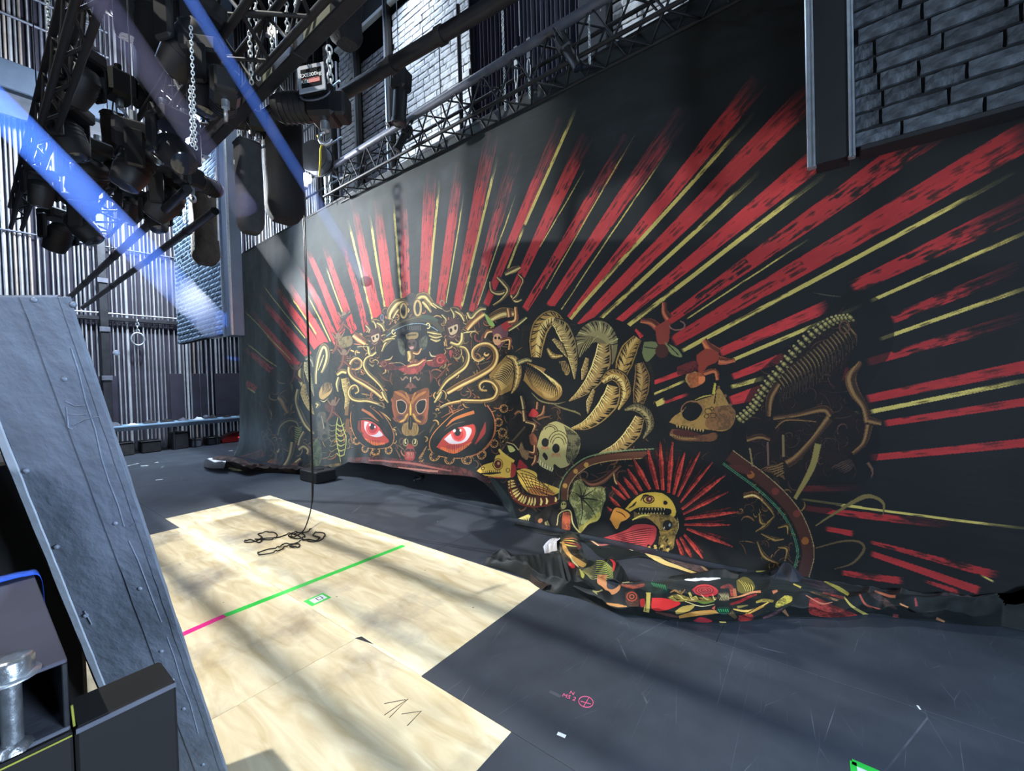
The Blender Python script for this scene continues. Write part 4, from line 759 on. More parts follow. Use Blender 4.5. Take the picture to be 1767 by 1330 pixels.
    for x, y in ((760, 190), (720, 330), (760, 440), (430, 540), (690, 780)):
        P.limb([(x - 40, y - 40), (x, y), (x + 40, y - 50)], [8, 20, 8], (.36, .24, .18), (.5, .36, .26), ow=6); P.limb([(x, y), (x - 10, y + 60), (x - 40, y + 100)], [20, 22, 8], (.40, .22, .17), ow=6); P.ell(x, y - 20, 16, 20, (.42, .33, .26)); P.limb([(x, y + 40), (x + 40, y + 80)], [16, 8], (.44, .22, .17), ow=6)
    P.fill([(715, 330), (800, 310), (810, 370), (740, 390)], (.45, .38, .24), mott=.3)
    for k in range(5): P.line([(720, 250 - k * 14), (760 + k * 14, 200 - k * 12)], [4, 10], (.14, .13, .12))
    for k in range(60):   # small broken ornaments between the figures
        rg = np.random.RandomState(k); x = 520 + rg.rand() * 800; y = 30 + rg.rand() * 560
    # reddish painted band along the lifted hem, folds of print
    P.crop(0, 0, 1)
    P.line([(600, 792), (660, 796), (720, 805), (790, 814), (850, 828)], [6, 16, 20, 18, 8], (.40, .16, .15), mott=.5); P.line([(640, 793), (720, 800), (780, 812)], [2, 4, 2], (.62, .34, .30)); P.line([(690, 806), (760, 812)], [2, 4], (.7, .45, .38))
    P.line([(470, 806), (540, 808), (590, 800)], [4, 8, 4], (.45, .36, .2), mott=.4); P.line([(850, 824), (880, 870), (900, 900)], [6, 14, 10], (.15, .19, .19))
    P.crop(0, 0, 1)
    return P
# ------------------------------------------------------------------ stage deck and plywood
def deck_material():
    m = bpy.data.materials.new('deck_paint'); m.use_nodes = True; nt = m.node_tree; N = nt.nodes; L = nt.links; b = N['Principled BSDF']
    tc = N.new('ShaderNodeTexCoord'); b.inputs['Roughness'].default_value = .55; b.inputs['Specular IOR Level'].default_value = .35
    n = N.new('ShaderNodeTexNoise'); n.inputs['Scale'].default_value = 1.7; n.inputs['Detail'].default_value = 9; n.inputs['Roughness'].default_value = .65; L.new(tc.outputs['Object'], n.inputs['Vector'])
    r = N.new('ShaderNodeValToRGB'); r.color_ramp.elements[0].position = .3; r.color_ramp.elements[1].position = .75
    r.color_ramp.elements[0].color = lin((.175, .195, .225)); r.color_ramp.elements[1].color = lin((.25, .275, .31)); L.new(n.outputs['Fac'], r.inputs['Fac'])
    last = r.outputs['Color']
    for k, (ang, sc, th) in enumerate(((.5, 1.3, .0022), (-.9, .9, .0018), (1.35, 2.1, .0016), (-.2, 3.1, .002))):   # long scuffs and scratches
        mp = N.new('ShaderNodeMapping'); mp.inputs['Rotation'].default_value = (0, 0, ang); mp.inputs['Scale'].default_value = (sc * .35, sc * 2.2, 1); L.new(tc.outputs['Object'], mp.inputs['Vector'])
        v = N.new('ShaderNodeTexVoronoi'); v.feature = 'DISTANCE_TO_EDGE'; v.inputs['Scale'].default_value = 1.1; L.new(mp.outputs['Vector'], v.inputs['Vector'])
        lt = N.new('ShaderNodeMath'); lt.operation = 'LESS_THAN'; lt.inputs[1].default_value = th; L.new(v.outputs['Distance'], lt.inputs[0])
        g = N.new('ShaderNodeTexNoise'); g.inputs['Scale'].default_value = 2.6 + k; g.inputs['Detail'].default_value = 3; L.new(tc.outputs['Object'], g.inputs['Vector'])
        gr = N.new('ShaderNodeMapRange'); gr.inputs['From Min'].default_value = .52; gr.inputs['From Max'].default_value = .72; gr.inputs['To Max'].default_value = .36; L.new(g.outputs['Fac'], gr.inputs['Value'])
        mu = N.new('ShaderNodeMath'); mu.operation = 'MULTIPLY'; L.new(lt.outputs[0], mu.inputs[0]); L.new(gr.outputs['Result'], mu.inputs[1])
        mx = N.new('ShaderNodeMix'); mx.data_type = 'RGBA'; L.new(mu.outputs[0], mx.inputs['Factor']); L.new(last, mx.inputs['A']); mx.inputs['B'].default_value = lin((.55, .58, .62)); last = mx.outputs['Result']
    v = N.new('ShaderNodeTexVoronoi'); v.inputs['Scale'].default_value = 5.5; L.new(tc.outputs['Object'], v.inputs['Vector'])   # dropped paint specks
    lt = N.new('ShaderNodeMath'); lt.operation = 'LESS_THAN'; lt.inputs[1].default_value = .035; L.new(v.outputs['Distance'], lt.inputs[0])
    sp = N.new('ShaderNodeSeparateColor'); L.new(v.outputs['Color'], sp.inputs['Color']); gt = N.new('ShaderNodeMath'); gt.operation = 'GREATER_THAN'; gt.inputs[1].default_value = .82; L.new(sp.outputs['Red'], gt.inputs[0])
    mu = N.new('ShaderNodeMath'); mu.operation = 'MULTIPLY'; L.new(lt.outputs[0], mu.inputs[0]); L.new(gt.outputs[0], mu.inputs[1])
    mx = N.new('ShaderNodeMix'); mx.data_type = 'RGBA'; L.new(mu.outputs[0], mx.inputs['Factor']); L.new(last, mx.inputs['A']); mx.inputs['B'].default_value = lin((.72, .74, .74)); last = mx.outputs['Result']
    L.new(last, b.inputs['Base Color'])
    bp = N.new('ShaderNodeBump'); bp.inputs['Strength'].default_value = .08; L.new(n.outputs['Fac'], bp.inputs['Height']); L.new(bp.outputs['Normal'], b.inputs['Normal'])
    return m
def ply_material():
    m = bpy.data.materials.new('bare_plywood'); m.use_nodes = True; nt = m.node_tree; N = nt.nodes; L = nt.links; b = N['Principled BSDF']; b.inputs['Roughness'].default_value = .7; b.inputs['Specular IOR Level'].default_value = .2
    tc = N.new('ShaderNodeTexCoord'); oi = N.new('ShaderNodeObjectInfo')
    ad = N.new('ShaderNodeVectorMath'); ad.operation = 'ADD'; L.new(tc.outputs['Object'], ad.inputs[0]); cb = N.new('ShaderNodeCombineXYZ'); ml = N.new('ShaderNodeMath'); ml.operation = 'MULTIPLY'; ml.inputs[1].default_value = 40; L.new(oi.outputs['Random'], ml.inputs[0]); L.new(ml.outputs[0], cb.inputs['X']); L.new(cb.outputs[0], ad.inputs[1])
    mp = N.new('ShaderNodeMapping'); mp.inputs['Scale'].default_value = (5, 1.0, 1); L.new(ad.outputs[0], mp.inputs['Vector'])
    g = N.new('ShaderNodeTexNoise'); g.inputs['Scale'].default_value = 2.2; g.inputs['Detail'].default_value = 8; g.inputs['Distortion'].default_value = 1.2; L.new(mp.outputs['Vector'], g.inputs['Vector'])
    r = N.new('ShaderNodeValToRGB'); e = r.color_ramp.elements; e[0].position = .28; e[0].color = lin((.74, .67, .52)); e[1].position = .72; e[1].color = lin((.88, .84, .72)); L.new(g.outputs['Fac'], r.inputs['Fac'])
    s = N.new('ShaderNodeTexNoise'); s.inputs['Scale'].default_value = 1.5; s.inputs['Detail'].default_value = 7; s.inputs['Roughness'].default_value = .6; L.new(ad.outputs[0], s.inputs['Vector'])
    sr = N.new('ShaderNodeMapRange'); sr.inputs['From Min'].default_value = .52; sr.inputs['From Max'].default_value = .74; sr.inputs['To Max'].default_value = .72; L.new(s.outputs['Fac'], sr.inputs['Value'])
    mx = N.new('ShaderNodeMix'); mx.data_type = 'RGBA'; L.new(sr.outputs['Result'], mx.inputs['Factor']); L.new(r.outputs['Color'], mx.inputs['A']); mx.inputs['B'].default_value = lin((.42, .39, .40))
    v = N.new('ShaderNodeTexVoronoi'); v.inputs['Scale'].default_value = 6.0; L.new(ad.outputs[0], v.inputs['Vector']); lt = N.new('ShaderNodeMath'); lt.operation = 'LESS_THAN'; lt.inputs[1].default_value = .05; L.new(v.outputs['Distance'], lt.inputs[0])
    sp = N.new('ShaderNodeSeparateColor'); L.new(v.outputs['Color'], sp.inputs['Color']); gt = N.new('ShaderNodeMath'); gt.operation = 'GREATER_THAN'; gt.inputs[1].default_value = .72; L.new(sp.outputs['Red'], gt.inputs[0])
    mu = N.new('ShaderNodeMath'); mu.operation = 'MULTIPLY'; L.new(lt.outputs[0], mu.inputs[0]); L.new(gt.outputs[0], mu.inputs[1]); mu2 = N.new('ShaderNodeMath'); mu2.operation = 'MULTIPLY'; mu2.inputs[1].default_value = .6; L.new(mu.outputs[0], mu2.inputs[0])
    m2 = N.new('ShaderNodeMix'); m2.data_type = 'RGBA'; L.new(mu2.outputs[0], m2.inputs['Factor']); L.new(mx.outputs['Result'], m2.inputs['A']); m2.inputs['B'].default_value = lin((.33, .27, .22))
    L.new(m2.outputs['Result'], b.inputs['Base Color']); return m
m_deck = deck_material(); m_ply = ply_material()
fl = MB().box((4, 6, -.06), (30, 30, .1)).build('floor', m_deck, None, 'structure')
# deck panels the camera can tell apart: 1.22 x 2.44 m boards with fine open joints, and the bare sheets
PT = .0
def sheet(name, x0, x1, y0, y1, m, z=0.0, g=.001):
    return MB().box(((x0 + x1) / 2, (y0 + y1) / 2, z - .008), (x1 - x0 - 2 * g, y1 - y0 - 2 * g, .016), None, .0012).build(name, m, fl)
ply = [(1.467, 2.68, 1.81, 4.25), (1.467, 2.68, 4.25, 6.58), (.25, 1.467, 4.83, 6.0), (.25, 1.467, 2.41, 4.83), (.25, 1.467, 1.19, 2.41), (-.97, .25, 2.41, 4.83), (-.97, .25, 1.19, 2.41), (-.97, .25, 4.83, 6.0)]
for i, (a, b, c, d) in enumerate(ply): sheet('plywood_sheet', a, b, c, d, m_ply)
def deckpanels():
    xs = [-3.41, -2.19, -.97, .25, 1.467, 2.68, 3.9, 5.12, 6.34, 7.56]
    k = 0
    for i in range(len(xs) - 1):
        x0, x1 = xs[i], xs[i + 1]
        if x0 >= 2.6: ys = [-4.3, -1.86, .59, 3.03, 5.47, 7.91, 10.35, 12.8, 15.2]
        elif x0 > 1.4: ys = [-3.07, -.63, 1.81, 'ply', 6.58, 9.02, 11.46, 13.9, 15.2]
        elif x0 > -1: ys = [-3.7, -1.25, 1.19, 'ply', 6.0, 8.44, 10.88, 13.3, 15.2]
        else: ys = [-1, 1.4, 3.9, 6.3, 8.7, 11.2, 13.6, 15.2]
        for a, b in zip(ys[:-1], ys[1:]):
            if a == 'ply' or b == 'ply': continue
            sheet('deck_panel', x0, x1, a, b, m_deck)
deckpanels()
# ------------------------------------------------------------------ spike tape, card, chalk marks, litter
def strip(name, p, q, w, m, z=.001, parent=None, t=.0006):
    p = Vector(p); q = Vector(q); d = (q - p).normalized(); n = Vector((-d.y, d.x, 0)) * w / 2; zz = Vector((0, 0, z)); tt = Vector((0, 0, t))
    vs = [p + n + zz, p - n + zz, q - n + zz, q + n + zz]
    return MB().add([Vector(v) for v in vs] + [Vector(v) + tt for v in vs], [(3, 2, 1, 0), (4, 5, 6, 7), (0, 1, 5, 4), (1, 2, 6, 5), (2, 3, 7, 6), (3, 0, 4, 7)]).build(name, m, parent)
def G(x, y): v = atz(x, y, 0); v.z = 0; return v
tp = thing('spike_tape', 'long green and pink tape line stuck across the bare plywood', 'tape', G(510, 1018))
strip('green_strip', G(388, 1062), G(697, 941), .058, m_green, .0005, tp); strip('pink_strip', G(300, 1101), G(388, 1062), .056, m_pink, .0005, tp)['label'] = 'pink end of the tape line'
cd = thing('marker_card', 'small white numbered card framed in green tape on plywood', 'card', G(548, 1034))
c0 = G(548, 1034)
def quad(name, c, ax, ay, w, h, z, m, parent, t=.0006):
    vs = [c + ax * (sx * w / 2) + ay * (sy * h / 2) + Vector((0, 0, z)) for sx, sy in ((-1, -1), (1, -1), (1, 1), (-1, 1))]
    return MB().add(vs + [v + Vector((0, 0, t)) for v in vs], [(3, 2, 1, 0), (4, 5, 6, 7), (0, 1, 5, 4), (1, 2, 6, 5), (2, 3, 7, 6), (3, 0, 4, 7)]).build(name, m, parent)
X_, Y_ = Vector((1, 0, 0)), Vector((0, 1, 0))
quad('tape_frame', c0, X_, Y_, .15, .125, .0005, m_green, cd); quad('card', c0 + X_ * .006, X_, Y_, .10, .078, .0012, m_paper, cd)
k = MB()
for dx, dy, sx, sy in ((0, .022, .04, .006), (0, -.022, .04, .006), (.018, 0, .006, .05), (-.018, 0, .006, .05)): k.box((c0.x + .014 + dx, c0.y + dy, .0022), (sx, sy, .0006))
k.build('printed_numeral', m_ink, cd)
gt = thing('corner_tape', 'green tape corner with pale card at the bottom edge of the floor', 'tape', G(1500, 1330))
strip('green_strip', G(1470, 1314), G(1530, 1340), .03, m_green, .0005, gt); strip('green_strip', G(1472, 1314), G(1475, 1345), .022, m_green, .0005, gt); quad('card', G(1512, 1346), X_, Y_, .09, .12, .0004, m_paper, gt)
def text(s, size, loc, rotz, m, parent, name='lettering', ext=.0004, tilt=None):
    cu = bpy.data.curves.new(name, 'FONT'); cu.body = s; cu.size = size; cu.extrude = ext; cu.align_x = 'CENTER'; cu.align_y = 'CENTER'; cu.materials.append(m)
    o = bpy.data.objects.new(name, cu); C.objects.link(o); o.location = Vector(loc) - (org(parent) if parent else Vector((0, 0, 0)))
    bpy.context.view_layer.update(); me = bpy.data.meshes.new_from_object(o.evaluated_get(bpy.context.evaluated_depsgraph_get()))
    loc_ = o.location.copy(); bpy.data.objects.remove(o); bpy.data.curves.remove(cu); o = bpy.data.objects.new(name, me); C.objects.link(o); o.location = loc_
    o.rotation_euler = (0, 0, rotz) if tilt is None else tilt
    if parent: o.parent = parent
    return o
mk = thing('floor_mark', 'pink crossed circle and pink characters drawn on the dark floor', 'mark', G(1011, 1211))
p = MB(); c1 = G(1011, 1211)
rr = (G(1024, 1213) - G(999, 1210)).length / 2
p.sweep([c1 + Vector((math.cos(t) * rr, math.sin(t) * rr, .0012)) for t in [k * 2 * math.pi / 28 for k in range(28)]], .0022, 5, True)
a0, a1, b0, b1 = G(1016, 1204), G(1007, 1219), G(1002, 1210), G(1020, 1215)
for u, v in ((a0, a1), (b0, b1)): p.sweep([u + Vector((0, 0, .0012)), (u + v) / 2 + Vector((0, 0, .0012)), v + Vector((0, 0, .0012))], .002, 5)
p.build('crossed_circle', m_pinkchalk, mk)
dv = G(1000, 1213) - G(972, 1203); az = math.atan2(dv.y, dv.x)
text('M5 2', .035, G(982, 1203) + Vector((0, 0, .001)), az, m_pinkchalk, mk); text('N', .033, G(987, 1196) + Vector((0, 0, .001)), az, m_pinkchalk, mk)
ex = MB()
for x, y, l in ((970, 1197, 20),): strip('chalk_smear', G(948, 1193), G(968, 1202), .02, m_gsteel, .0004, mk)
lt = [((962, 1265), (976, 1271), .018, 'torn scrap of pale tape on the dark floor near the plywood corner'), ((1583, 1217), (1588, 1224), .008, 'small buff wood splinter lying on the dark floor at right'), ((219, 804), (240, 799), .02, 'pale cable tie scrap on far floor beside the grey girder'), ((243, 804), (256, 803), .05, 'short white tape scrap on the far dark floor'), ((269, 828), (281, 827), .05, 'white tape scrap nearest the far plywood corner'), ((395, 778), (401, 777), .06, 'white paper scrap on the far floor left of the cloth edge'), ((268, 798), (273, 797), .05, 'tiny white paper square on far floor')]
for p, q, wd, lb in lt:
    o = strip('floor_scrap', G(*p), G(*q), wd, m_paper, .0004); tag(o, lb, 'scrap')
# dark triangular chip missing from the plywood face
o = MB().add([G(612, 1101) + Vector((0, 0, .0004)), G(624, 1098) + Vector((0, 0, .0004)), G(646, 1112) + Vector((0, 0, .0004)), G(612, 1101) + Vector((0, 0, .001)), G(624, 1098) + Vector((0, 0, .001)), G(646, 1112) + Vector((0, 0, .001))], [(2, 1, 0), (3, 4, 5), (0, 1, 4, 3), (1, 2, 5, 4), (2, 0, 3, 5)]).build('face_chip', m_dsteel, fl)
pc = MB()
for pts in ([(663, 1234), (704, 1206), (672, 1238)], [(693, 1232), (727, 1227), (703, 1252)], [(663, 1214), (700, 1207)]): pc.sweep([G(*q) + Vector((0, 0, .0005)) for q in pts], .0018, 4)
pc.build('pencil_mark', m_dsteel, fl)
# ------------------------------------------------------------------ back wall of upright metal ribs
YW = 14.5
m_rib = mat('ribbed_metal', (.66, .67, .69), .38, .55, .22, 3.0, 0, 30, .5, .35)
m_ribw = mat('ribbed_metal_warm', (.60, .56, .53), .42, .45, .2, 3.0, 0, 30, .5, .3)
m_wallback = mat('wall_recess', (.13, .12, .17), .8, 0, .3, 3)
wb = MB().box((5.0, YW + .12, 6.5), (16, .1, 13.2)).build('wall_back', m_wallback, None, 'structure')
kinds = []
for wv, dp in ((.034, .04), (.05, .035), (.042, .05), (.062, .03)):
    n = 6; b = MB(); vs = []
    for z in (0.0, 13.0): vs += [Vector((-wv / 2 + wv * i / n, .0 - dp * math.sin(math.pi * i / n) ** .6, z)) for i in range(n + 1)]
    b.add(vs, [(i, i + 1, n + 2 + i, n + 1 + i) for i in range(n)], True); b.add(vs, [(0, n + 1, 2 * n + 1, n)]); kinds.append(b)
src = [k.build('wall_rib', m_ribw if i == 1 else m_rib, wb) for i, k in enumerate(kinds)]
x = .25; i = 0; rg = random.Random(3)
while x < 8.6:
    kx = rg.choice([0, 1, 2, 2, 3, 0]); 
    if i < 4: src[i].location = (x, YW, 0)
    else: inst(src[kx], 'wall_rib', (x, YW + rg.uniform(-.02, .02), 0), wb)
    x += rg.choice([.085, .07, .1, .078, .12, .09]); i += 1
# a few old, shorter ribs of scrap height and dark boards standing in for shaded openings low on the wall
for (xa, xb, z0, z1) in ((2.05, 2.38, .7, 1.95), (3.45, 3.75, .7, 2.0), (3.95, 4.3, .7, 2.0), (4.5, 5.3, .7, 2.0)): MB().box(((xa + xb) / 2, YW - .045, (z0 + z1) / 2), (xb - xa, .02, z1 - z0), None, .004).build('dark_opening_board', m_wallback, wb)
rl = MB().cyl((.2, YW - .09, 5.18), (8.5, YW - .09, 5.18), .022, 8).build('wall_rail', m_gsteel, wb)
rl = MB().cyl((.2, YW - .12, 3.52), (8.5, YW - .12, 3.50), .02, 8).build('wall_rail', m_alu, wb); MB().box((4.3, YW - .13, 3.38), (8.4, .10, .09), None, .008).build('wall_beam', m_dsteel, wb)
MB().box((aty(180, 560, YW - .2).x, YW - .17, 5.0), (.16, .14, 10), None, .01).build('wall_post', m_dsteel, wb)
for zz in (1.9, 3.1, 4.3, 5.5): MB().box((aty(180, 560, YW - .2).x, YW - .255, zz), (.2, .03, .12), None, .006).build('post_plate', m_gsteel, wb)
h = MB(); c = aty(238, 585, YW - .3); h.sweep([c + Vector((math.cos(t) * .13, 0, math.sin(t) * .16)) for t in [k * math.pi / 8 for k in range(16)]], .022, 6, True); chain_mesh(h, [c + Vector((0, 0, .16)), c + Vector((0, 0, .5))], .09, .014, 8)
tag(h.build('hanging_ring', m_alu, None), 'small metal ring hanging on the far wall rail', 'ring')
# gallery high on the back wall, top left of the view
m_gal = mat('gallery_grey', (.17, .21, .26), .6, .1, .15, 4)
g = thing('gallery', 'grey high walkway with rails across the far ribbed wall', 'gallery', (.5, YW - .5, 8.4))
ga, gb = aty(-40, 95, YW - .6), aty(92, 138, YW - .6)
MB().box((ga.x * .5 + 1.9 * .5, YW - .35, (ga.z + gb.z) / 2 - .2), (3.0, .55, .62), None, .02).build('deck_fascia', m_gal, g)
MB().box((1.2, YW - .62, (ga.z + gb.z) / 2 - .85), (3.0, .06, .5), None, .01).build('lower_fascia', m_dsteel, g)
for dz in (.75, 1.35): MB().cyl((-.2, YW - .6, 8.9 + dz), (2.4, YW - .6, 8.9 + dz), .03, 8).build('gallery_rail', m_gsteel, g)
for xx in (-.1, .6, 1.3, 2.0): MB().cyl((xx, YW - .6, 8.6), (xx, YW - .6, 10.3), .025, 8).build('rail_post', m_gsteel, g)
# ------------------------------------------------------------------ left and rear limits of the hall, roof
m_hall = mat('hall_dark', (.10, .11, .13), .9, 0, .2, 1)
MB().box((-9.1, 4, 7), (.2, 34, 14.2)).build('wall_left', m_hall, None, 'structure'); MB().box((4, -9.1, 7), (30, .2, 14.2)).build('wall_front', m_hall, None, 'structure')
MB().box((4, 4, 14.1), (30, 34, .2)).build('ceiling', m_hall, None, 'structure'); MB().box((12.1, 4, 7), (.2, 34, 14.2)).build('wall_right', m_hall, None, 'structure')
# ------------------------------------------------------------------ scenic brick walls
m_brick = mat('scenic_brick', (.235, .255, .275), .75, 0, .6, 16, .8, 34, .3, .25)
m_brickw = mat('pale_scenic_brick', (.74, .76, .78), .75, 0, .18, 9, .35, 50, .3, .14)
m_brickd = mat('dark_scenic_brick', (.34, .35, .38), .8, 0, .35, 9, .4, 50, .3, .2)
m_mortar = mat('mortar_dark', (.06, .065, .075), .9, 0, .3, 20)
m_post = mat('post_black', (.075, .08, .09), .6, 0, .2, 6)
def brick_mesh(bw, bh, bd, m, parent, seed):
    rg = random.Random(seed); b = MB(); nx, nz = 4, 2; vs = []; f = []
    for j in range(nz + 1):
        for i in range(nx + 1):
            e = (i in (0, nx)) + (j in (0, nz)); vs.append(Vector((-bd + (.35 * bd if e else rg.uniform(-.08, .10) * bd), (i / nx - .5) * bw + rg.uniform(-1, 1) * bw * .012, (j / nz - .5) * bh + rg.uniform(-1, 1) * bh * .05)))
    f += [(j * 5 + i, j * 5 + i + 1, j * 5 + i + 6, j * 5 + i + 5)[::-1] for j in range(nz) for i in range(nx)]
    ring = [0, 1, 2, 3, 4, 9, 14, 13, 12, 11, 10, 5]; n0 = len(vs)
    for q in ring: vs.append(Vector((0, vs[q].y, vs[q].z)))
    f += [(ring[a], ring[(a + 1) % 12], n0 + (a + 1) % 12, n0 + a) for a in range(12)]
    b.add(vs, f); return b
def brick_panel(parent, X, y0, y1, z0, z1, bw, bh, m, seed, maxp=300, skip=None):
    """courses of loose-looking bricks standing proud of a dark mortar board whose face is the plane x = X"""
    rg = random.Random(seed); pos = []; r = 0; z = z0 + bh / 2
    while z < z1 - bh * .3:
        y = y0 + (0 if r % 2 else -bw / 2)
        while y < y1:
            w = bw * rg.choice([1, 1, 1, .82, 1.14, .6]); a = max(y, y0); b = min(y + w, y1)
            if b - a > bw * .2: pos.append(((a + b) / 2, z, b - a))
            y += w
        z += bh; r += 1
    g = bw * .055; pos.sort(key=lambda p: (p[0]) ** 2 + (p[1] - 1.6) ** 2)
    vs = [brick_mesh(bw, bh - bh * .20, .028, m, parent, seed + q) for q in range(4)]; srcs = []
    rest = MB()
    for q, (yc, zc, w) in enumerate(pos):
        sc = max(.02, w - g); jit = rg.uniform(-.006, .006); rot = (rg.uniform(-.02, .02), 0, rg.uniform(-.012, .012)); flip = rg.choice([1, -1])
        if q < maxp:
            if len(srcs) < 4:
                o = vs[len(srcs)].build('brick', m, None); o.parent = parent; o.location = Vector((X + jit, yc, zc)) - org(parent); o.scale = (1, sc / bw, 1); srcs.append(o)
            else: inst(srcs[rg.randrange(4)], 'brick', (X + jit, yc, zc), parent, rot, (1, sc / bw, 1))
        else:
            t = vs[rg.randrange(4)]; rest.add([Vector((v[0] + X + jit, v[1] * sc / bw + yc, v[2] + zc)) for v in t.v], t.f)
    if rest.v: rest.build('bricks', m, parent, 'stuff')
# right hand hanging brick flat with its posts (its lower edge floats above the floor)
XP = 3.2
def flat(label, y0, y1, z0, z1, X, th=.1, zb=None):
    t = thing('brick_flat', label, 'scenery flat', (X, (y0 + y1) / 2, z0)); zb = z0 if zb is None else zb; MB().box((X + th / 2 + .002, (y0 + y1) / 2, (zb + z1) / 2), (th, y1 - y0, z1 - zb)).build('mortar_board', m_mortar, t); return t
f1 = flat('large dark grey brick flat hanging at the upper right', -2.4, -.095, 2.86, 6.4, XP)
brick_panel(f1, XP, -1.75, -.095, 2.86, 4.75, .27, .098, m_brick, 11)
MB().box((XP + .02, -1.26, 2.846), (.16, 2.28, .025), None, .004).build('bottom_rail', m_post, f1)
fp = thing('frame_post', 'black upright post with aluminium edge strips beside the right brick flat', 'post', (XP - .03, .0, 2.82))
MB().box((XP + .02, .004, 4.6), (.16, .165, 3.56), None, .004).build('post', m_post, fp)
for yy, wd in ((.105, .045), (-.082, .035)):
    b = MB(); b.box((XP - .035, yy, 4.61), (.05, wd, 3.6), None, .006); b.box((XP - .064, yy + wd * .2, 4.61), (.012, wd * .3, 3.6)); b.box((XP - .064, yy - wd * .3, 4.61), (.012, wd * .2, 3.6)); b.build('edge_strip', m_alu, fp)
# left hand flat: the far end of the same false brick frontage
f2 = flat('far grey blue brick flat hanging in front of the ribbed wall', 9.3, 12.55, 2.65, 9.5, XP)
brick_panel(f2, XP, 9.3, 12.55, 2.65, 8.2, .27, .098, mat('blue_grey_brick', (.45, .53, .60), .75, 0, .2, 9, .3, 50), 21, 0)
f3 = thing('flat_post', 'grey steel column standing at the cloth edge beside the far brick flat', 'post', (XP, 9.1, 2.6))
MB().box((XP - .02, 9.02, 6.0), (.2, .34, 6.9), None, .01).build('column', mat('column_grey', (.40, .45, .52), .45, .35, .12, 3), f3); MB().box((XP - .13, 9.24, 6.0), (.04, .05, 6.9), None, .005).build('edge_strip', m_alu, f3); MB().box((XP - .13, 8.86, 6.0), (.04, .04, 6.9), None, .005).build('edge_strip', m_alu, f3)
# ------------------------------------------------------------------ lit brick set behind the cloth
X2 = 5.2
def yz(px, py, X=X2): v = atx(px, py, X); return v.y, v.z
def far_flat(label, pxl, pxr, pym, m, seed, z0=3.9, z1=9.4, dx=0.0, maxp=300):
    ya = atx(pxl, pym, X2 + dx).y; yb = atx(pxr, pym - .58 * (pxr - pxl), X2 + dx).y
    lo, hi = min(ya, yb), max(ya, yb); t = flat(label, lo, hi, z0, z1, X2 + dx, .1, 0.0); brick_panel(t, X2 + dx, lo, hi, z0, z1, .27, .112, m, seed, maxp); return lo, hi
s1 = far_flat('bright white brick flat behind the cloth left of the dark curtains', 681, 812, 150, m_brickw, 31, 4.3, 8.6)
s2 = far_flat('dark grey brick flat behind the cloth beside the white brick', 628, 676, 230, m_brickd, 32, 4.3, 8.2, .06, 200)
s3 = far_flat('narrow bright brick pier behind the cloth at far left', 592, 622, 300, m_brickw, 33, 4.3, 9.4, 0, 200)
s4 = far_flat('dim white brick flat behind the cloth top near the upper middle', 1058, 1215, 60, m_brickw, 34, 4.3, 7.4)
s5 = far_flat('thin bright brick pier in the far left corner of the set', 566, 582, 330, m_brickw, 35, 4.3, 9.4, .1, 150)
# upper lit cornice with mouldings over the white flats
cn = thing('brick_cornice', 'high white brick cornice with pale moulding lines behind the rig', 'cornice', (X2, s2[0], 8.6))
ya, za = yz(690, 60); yb, zb = yz(590, 115)
MB().box((X2 + .05, (s1[0] + s3[1]) / 2, 10.2), (.12, s3[1] - s1[0], 1.5)).build('mortar_board', m_mortar, cn); brick_panel(cn, X2, s1[0], s3[1], 9.45, 10.9, .27, .112, m_brickw, 41, 120)
for zz, t in ((9.3, .1), (8.75, .07)): MB().box((X2 - .06, (s1[0] + s3[1]) / 2, zz), (.1, s3[1] - s1[0], t), None, .01).build('moulding', m_white, cn)
MB().box((X2 - .0, (s1[0] + s3[1]) / 2, 9.02), (.08, s3[1] - s1[0], .42)).build('frieze', m_post, cn)
for (ypx, pym), lbp in zip(((624, 210), (585, 330), (679, 200), (560, 335)), ('left of the dark grey brick', 'between the two narrow bright piers', 'between dark grey and bright white brick', 'at the far left end')):
    y = atx(ypx, pym, X2).y; tp_ = thing('set_post', 'slim pale edged set post behind the cloth, ' + lbp, 'post', (X2 - .1, y, 0.0), 'posts of the far brick set')
    MB().box((X2 - .07, y, 4.6), (.1, .10, 9.2), None, .008).build('post', m_post, tp_); MB().box((X2 - .13, y + .04, 4.6), (.02, .025, 9.2)).build('edge_strip', m_alu, tp_)
# curtains
def curtain(label, pxl, pxr, pym, m, X, z0, z1, n, amp, grp=None):
    ya = atx(pxl, pym, X).y; yb = atx(pxr, pym - .58 * (pxr - pxl), X).y; lo, hi = min(ya, yb), max(ya, yb); b = MB(); vs = []; N_ = n * 8; rg = random.Random(n)
    ph = [rg.uniform(-.5, .5) for _ in range(N_ + 1)]
    for j in range(7):
        for i in range(N_ + 1):
            t = i / 8 * 2 * math.pi + .25 * math.sin(j * .9 + i * .13); vs.append(Vector((X + amp * math.sin(t) * (.6 + .4 * j / 6) + .25 * amp * math.sin(t * .37), lo + (hi - lo) * i / N_, z1 + (z0 - z1) * j / 6)))
    b.add(vs, [(j * (N_ + 1) + i, j * (N_ + 1) + i + 1, (j + 1) * (N_ + 1) + i + 1, (j + 1) * (N_ + 1) + i) for j in range(6) for i in range(N_)], True)
    return tag(b.build('curtain', m, None), label, 'curtain', grp)
m_cur = mat('violet_black_velvet', (.16, .15, .22), .85, 0, .2, 6); m_cur2 = mat('grey_velvet', (.25, .26, .32), .85, 0, .2, 6)
curtain('dark violet pleated curtain hanging right of the bright brick', 818, 905, 120, m_cur, X2 + .1, 4.2, 9.0, 13, .05)
curtain('grey pleated curtain hanging behind the cloth top at middle', 905, 1003, 130, m_cur2, X2 + .12, 4.2, 8.0, 12, .05)
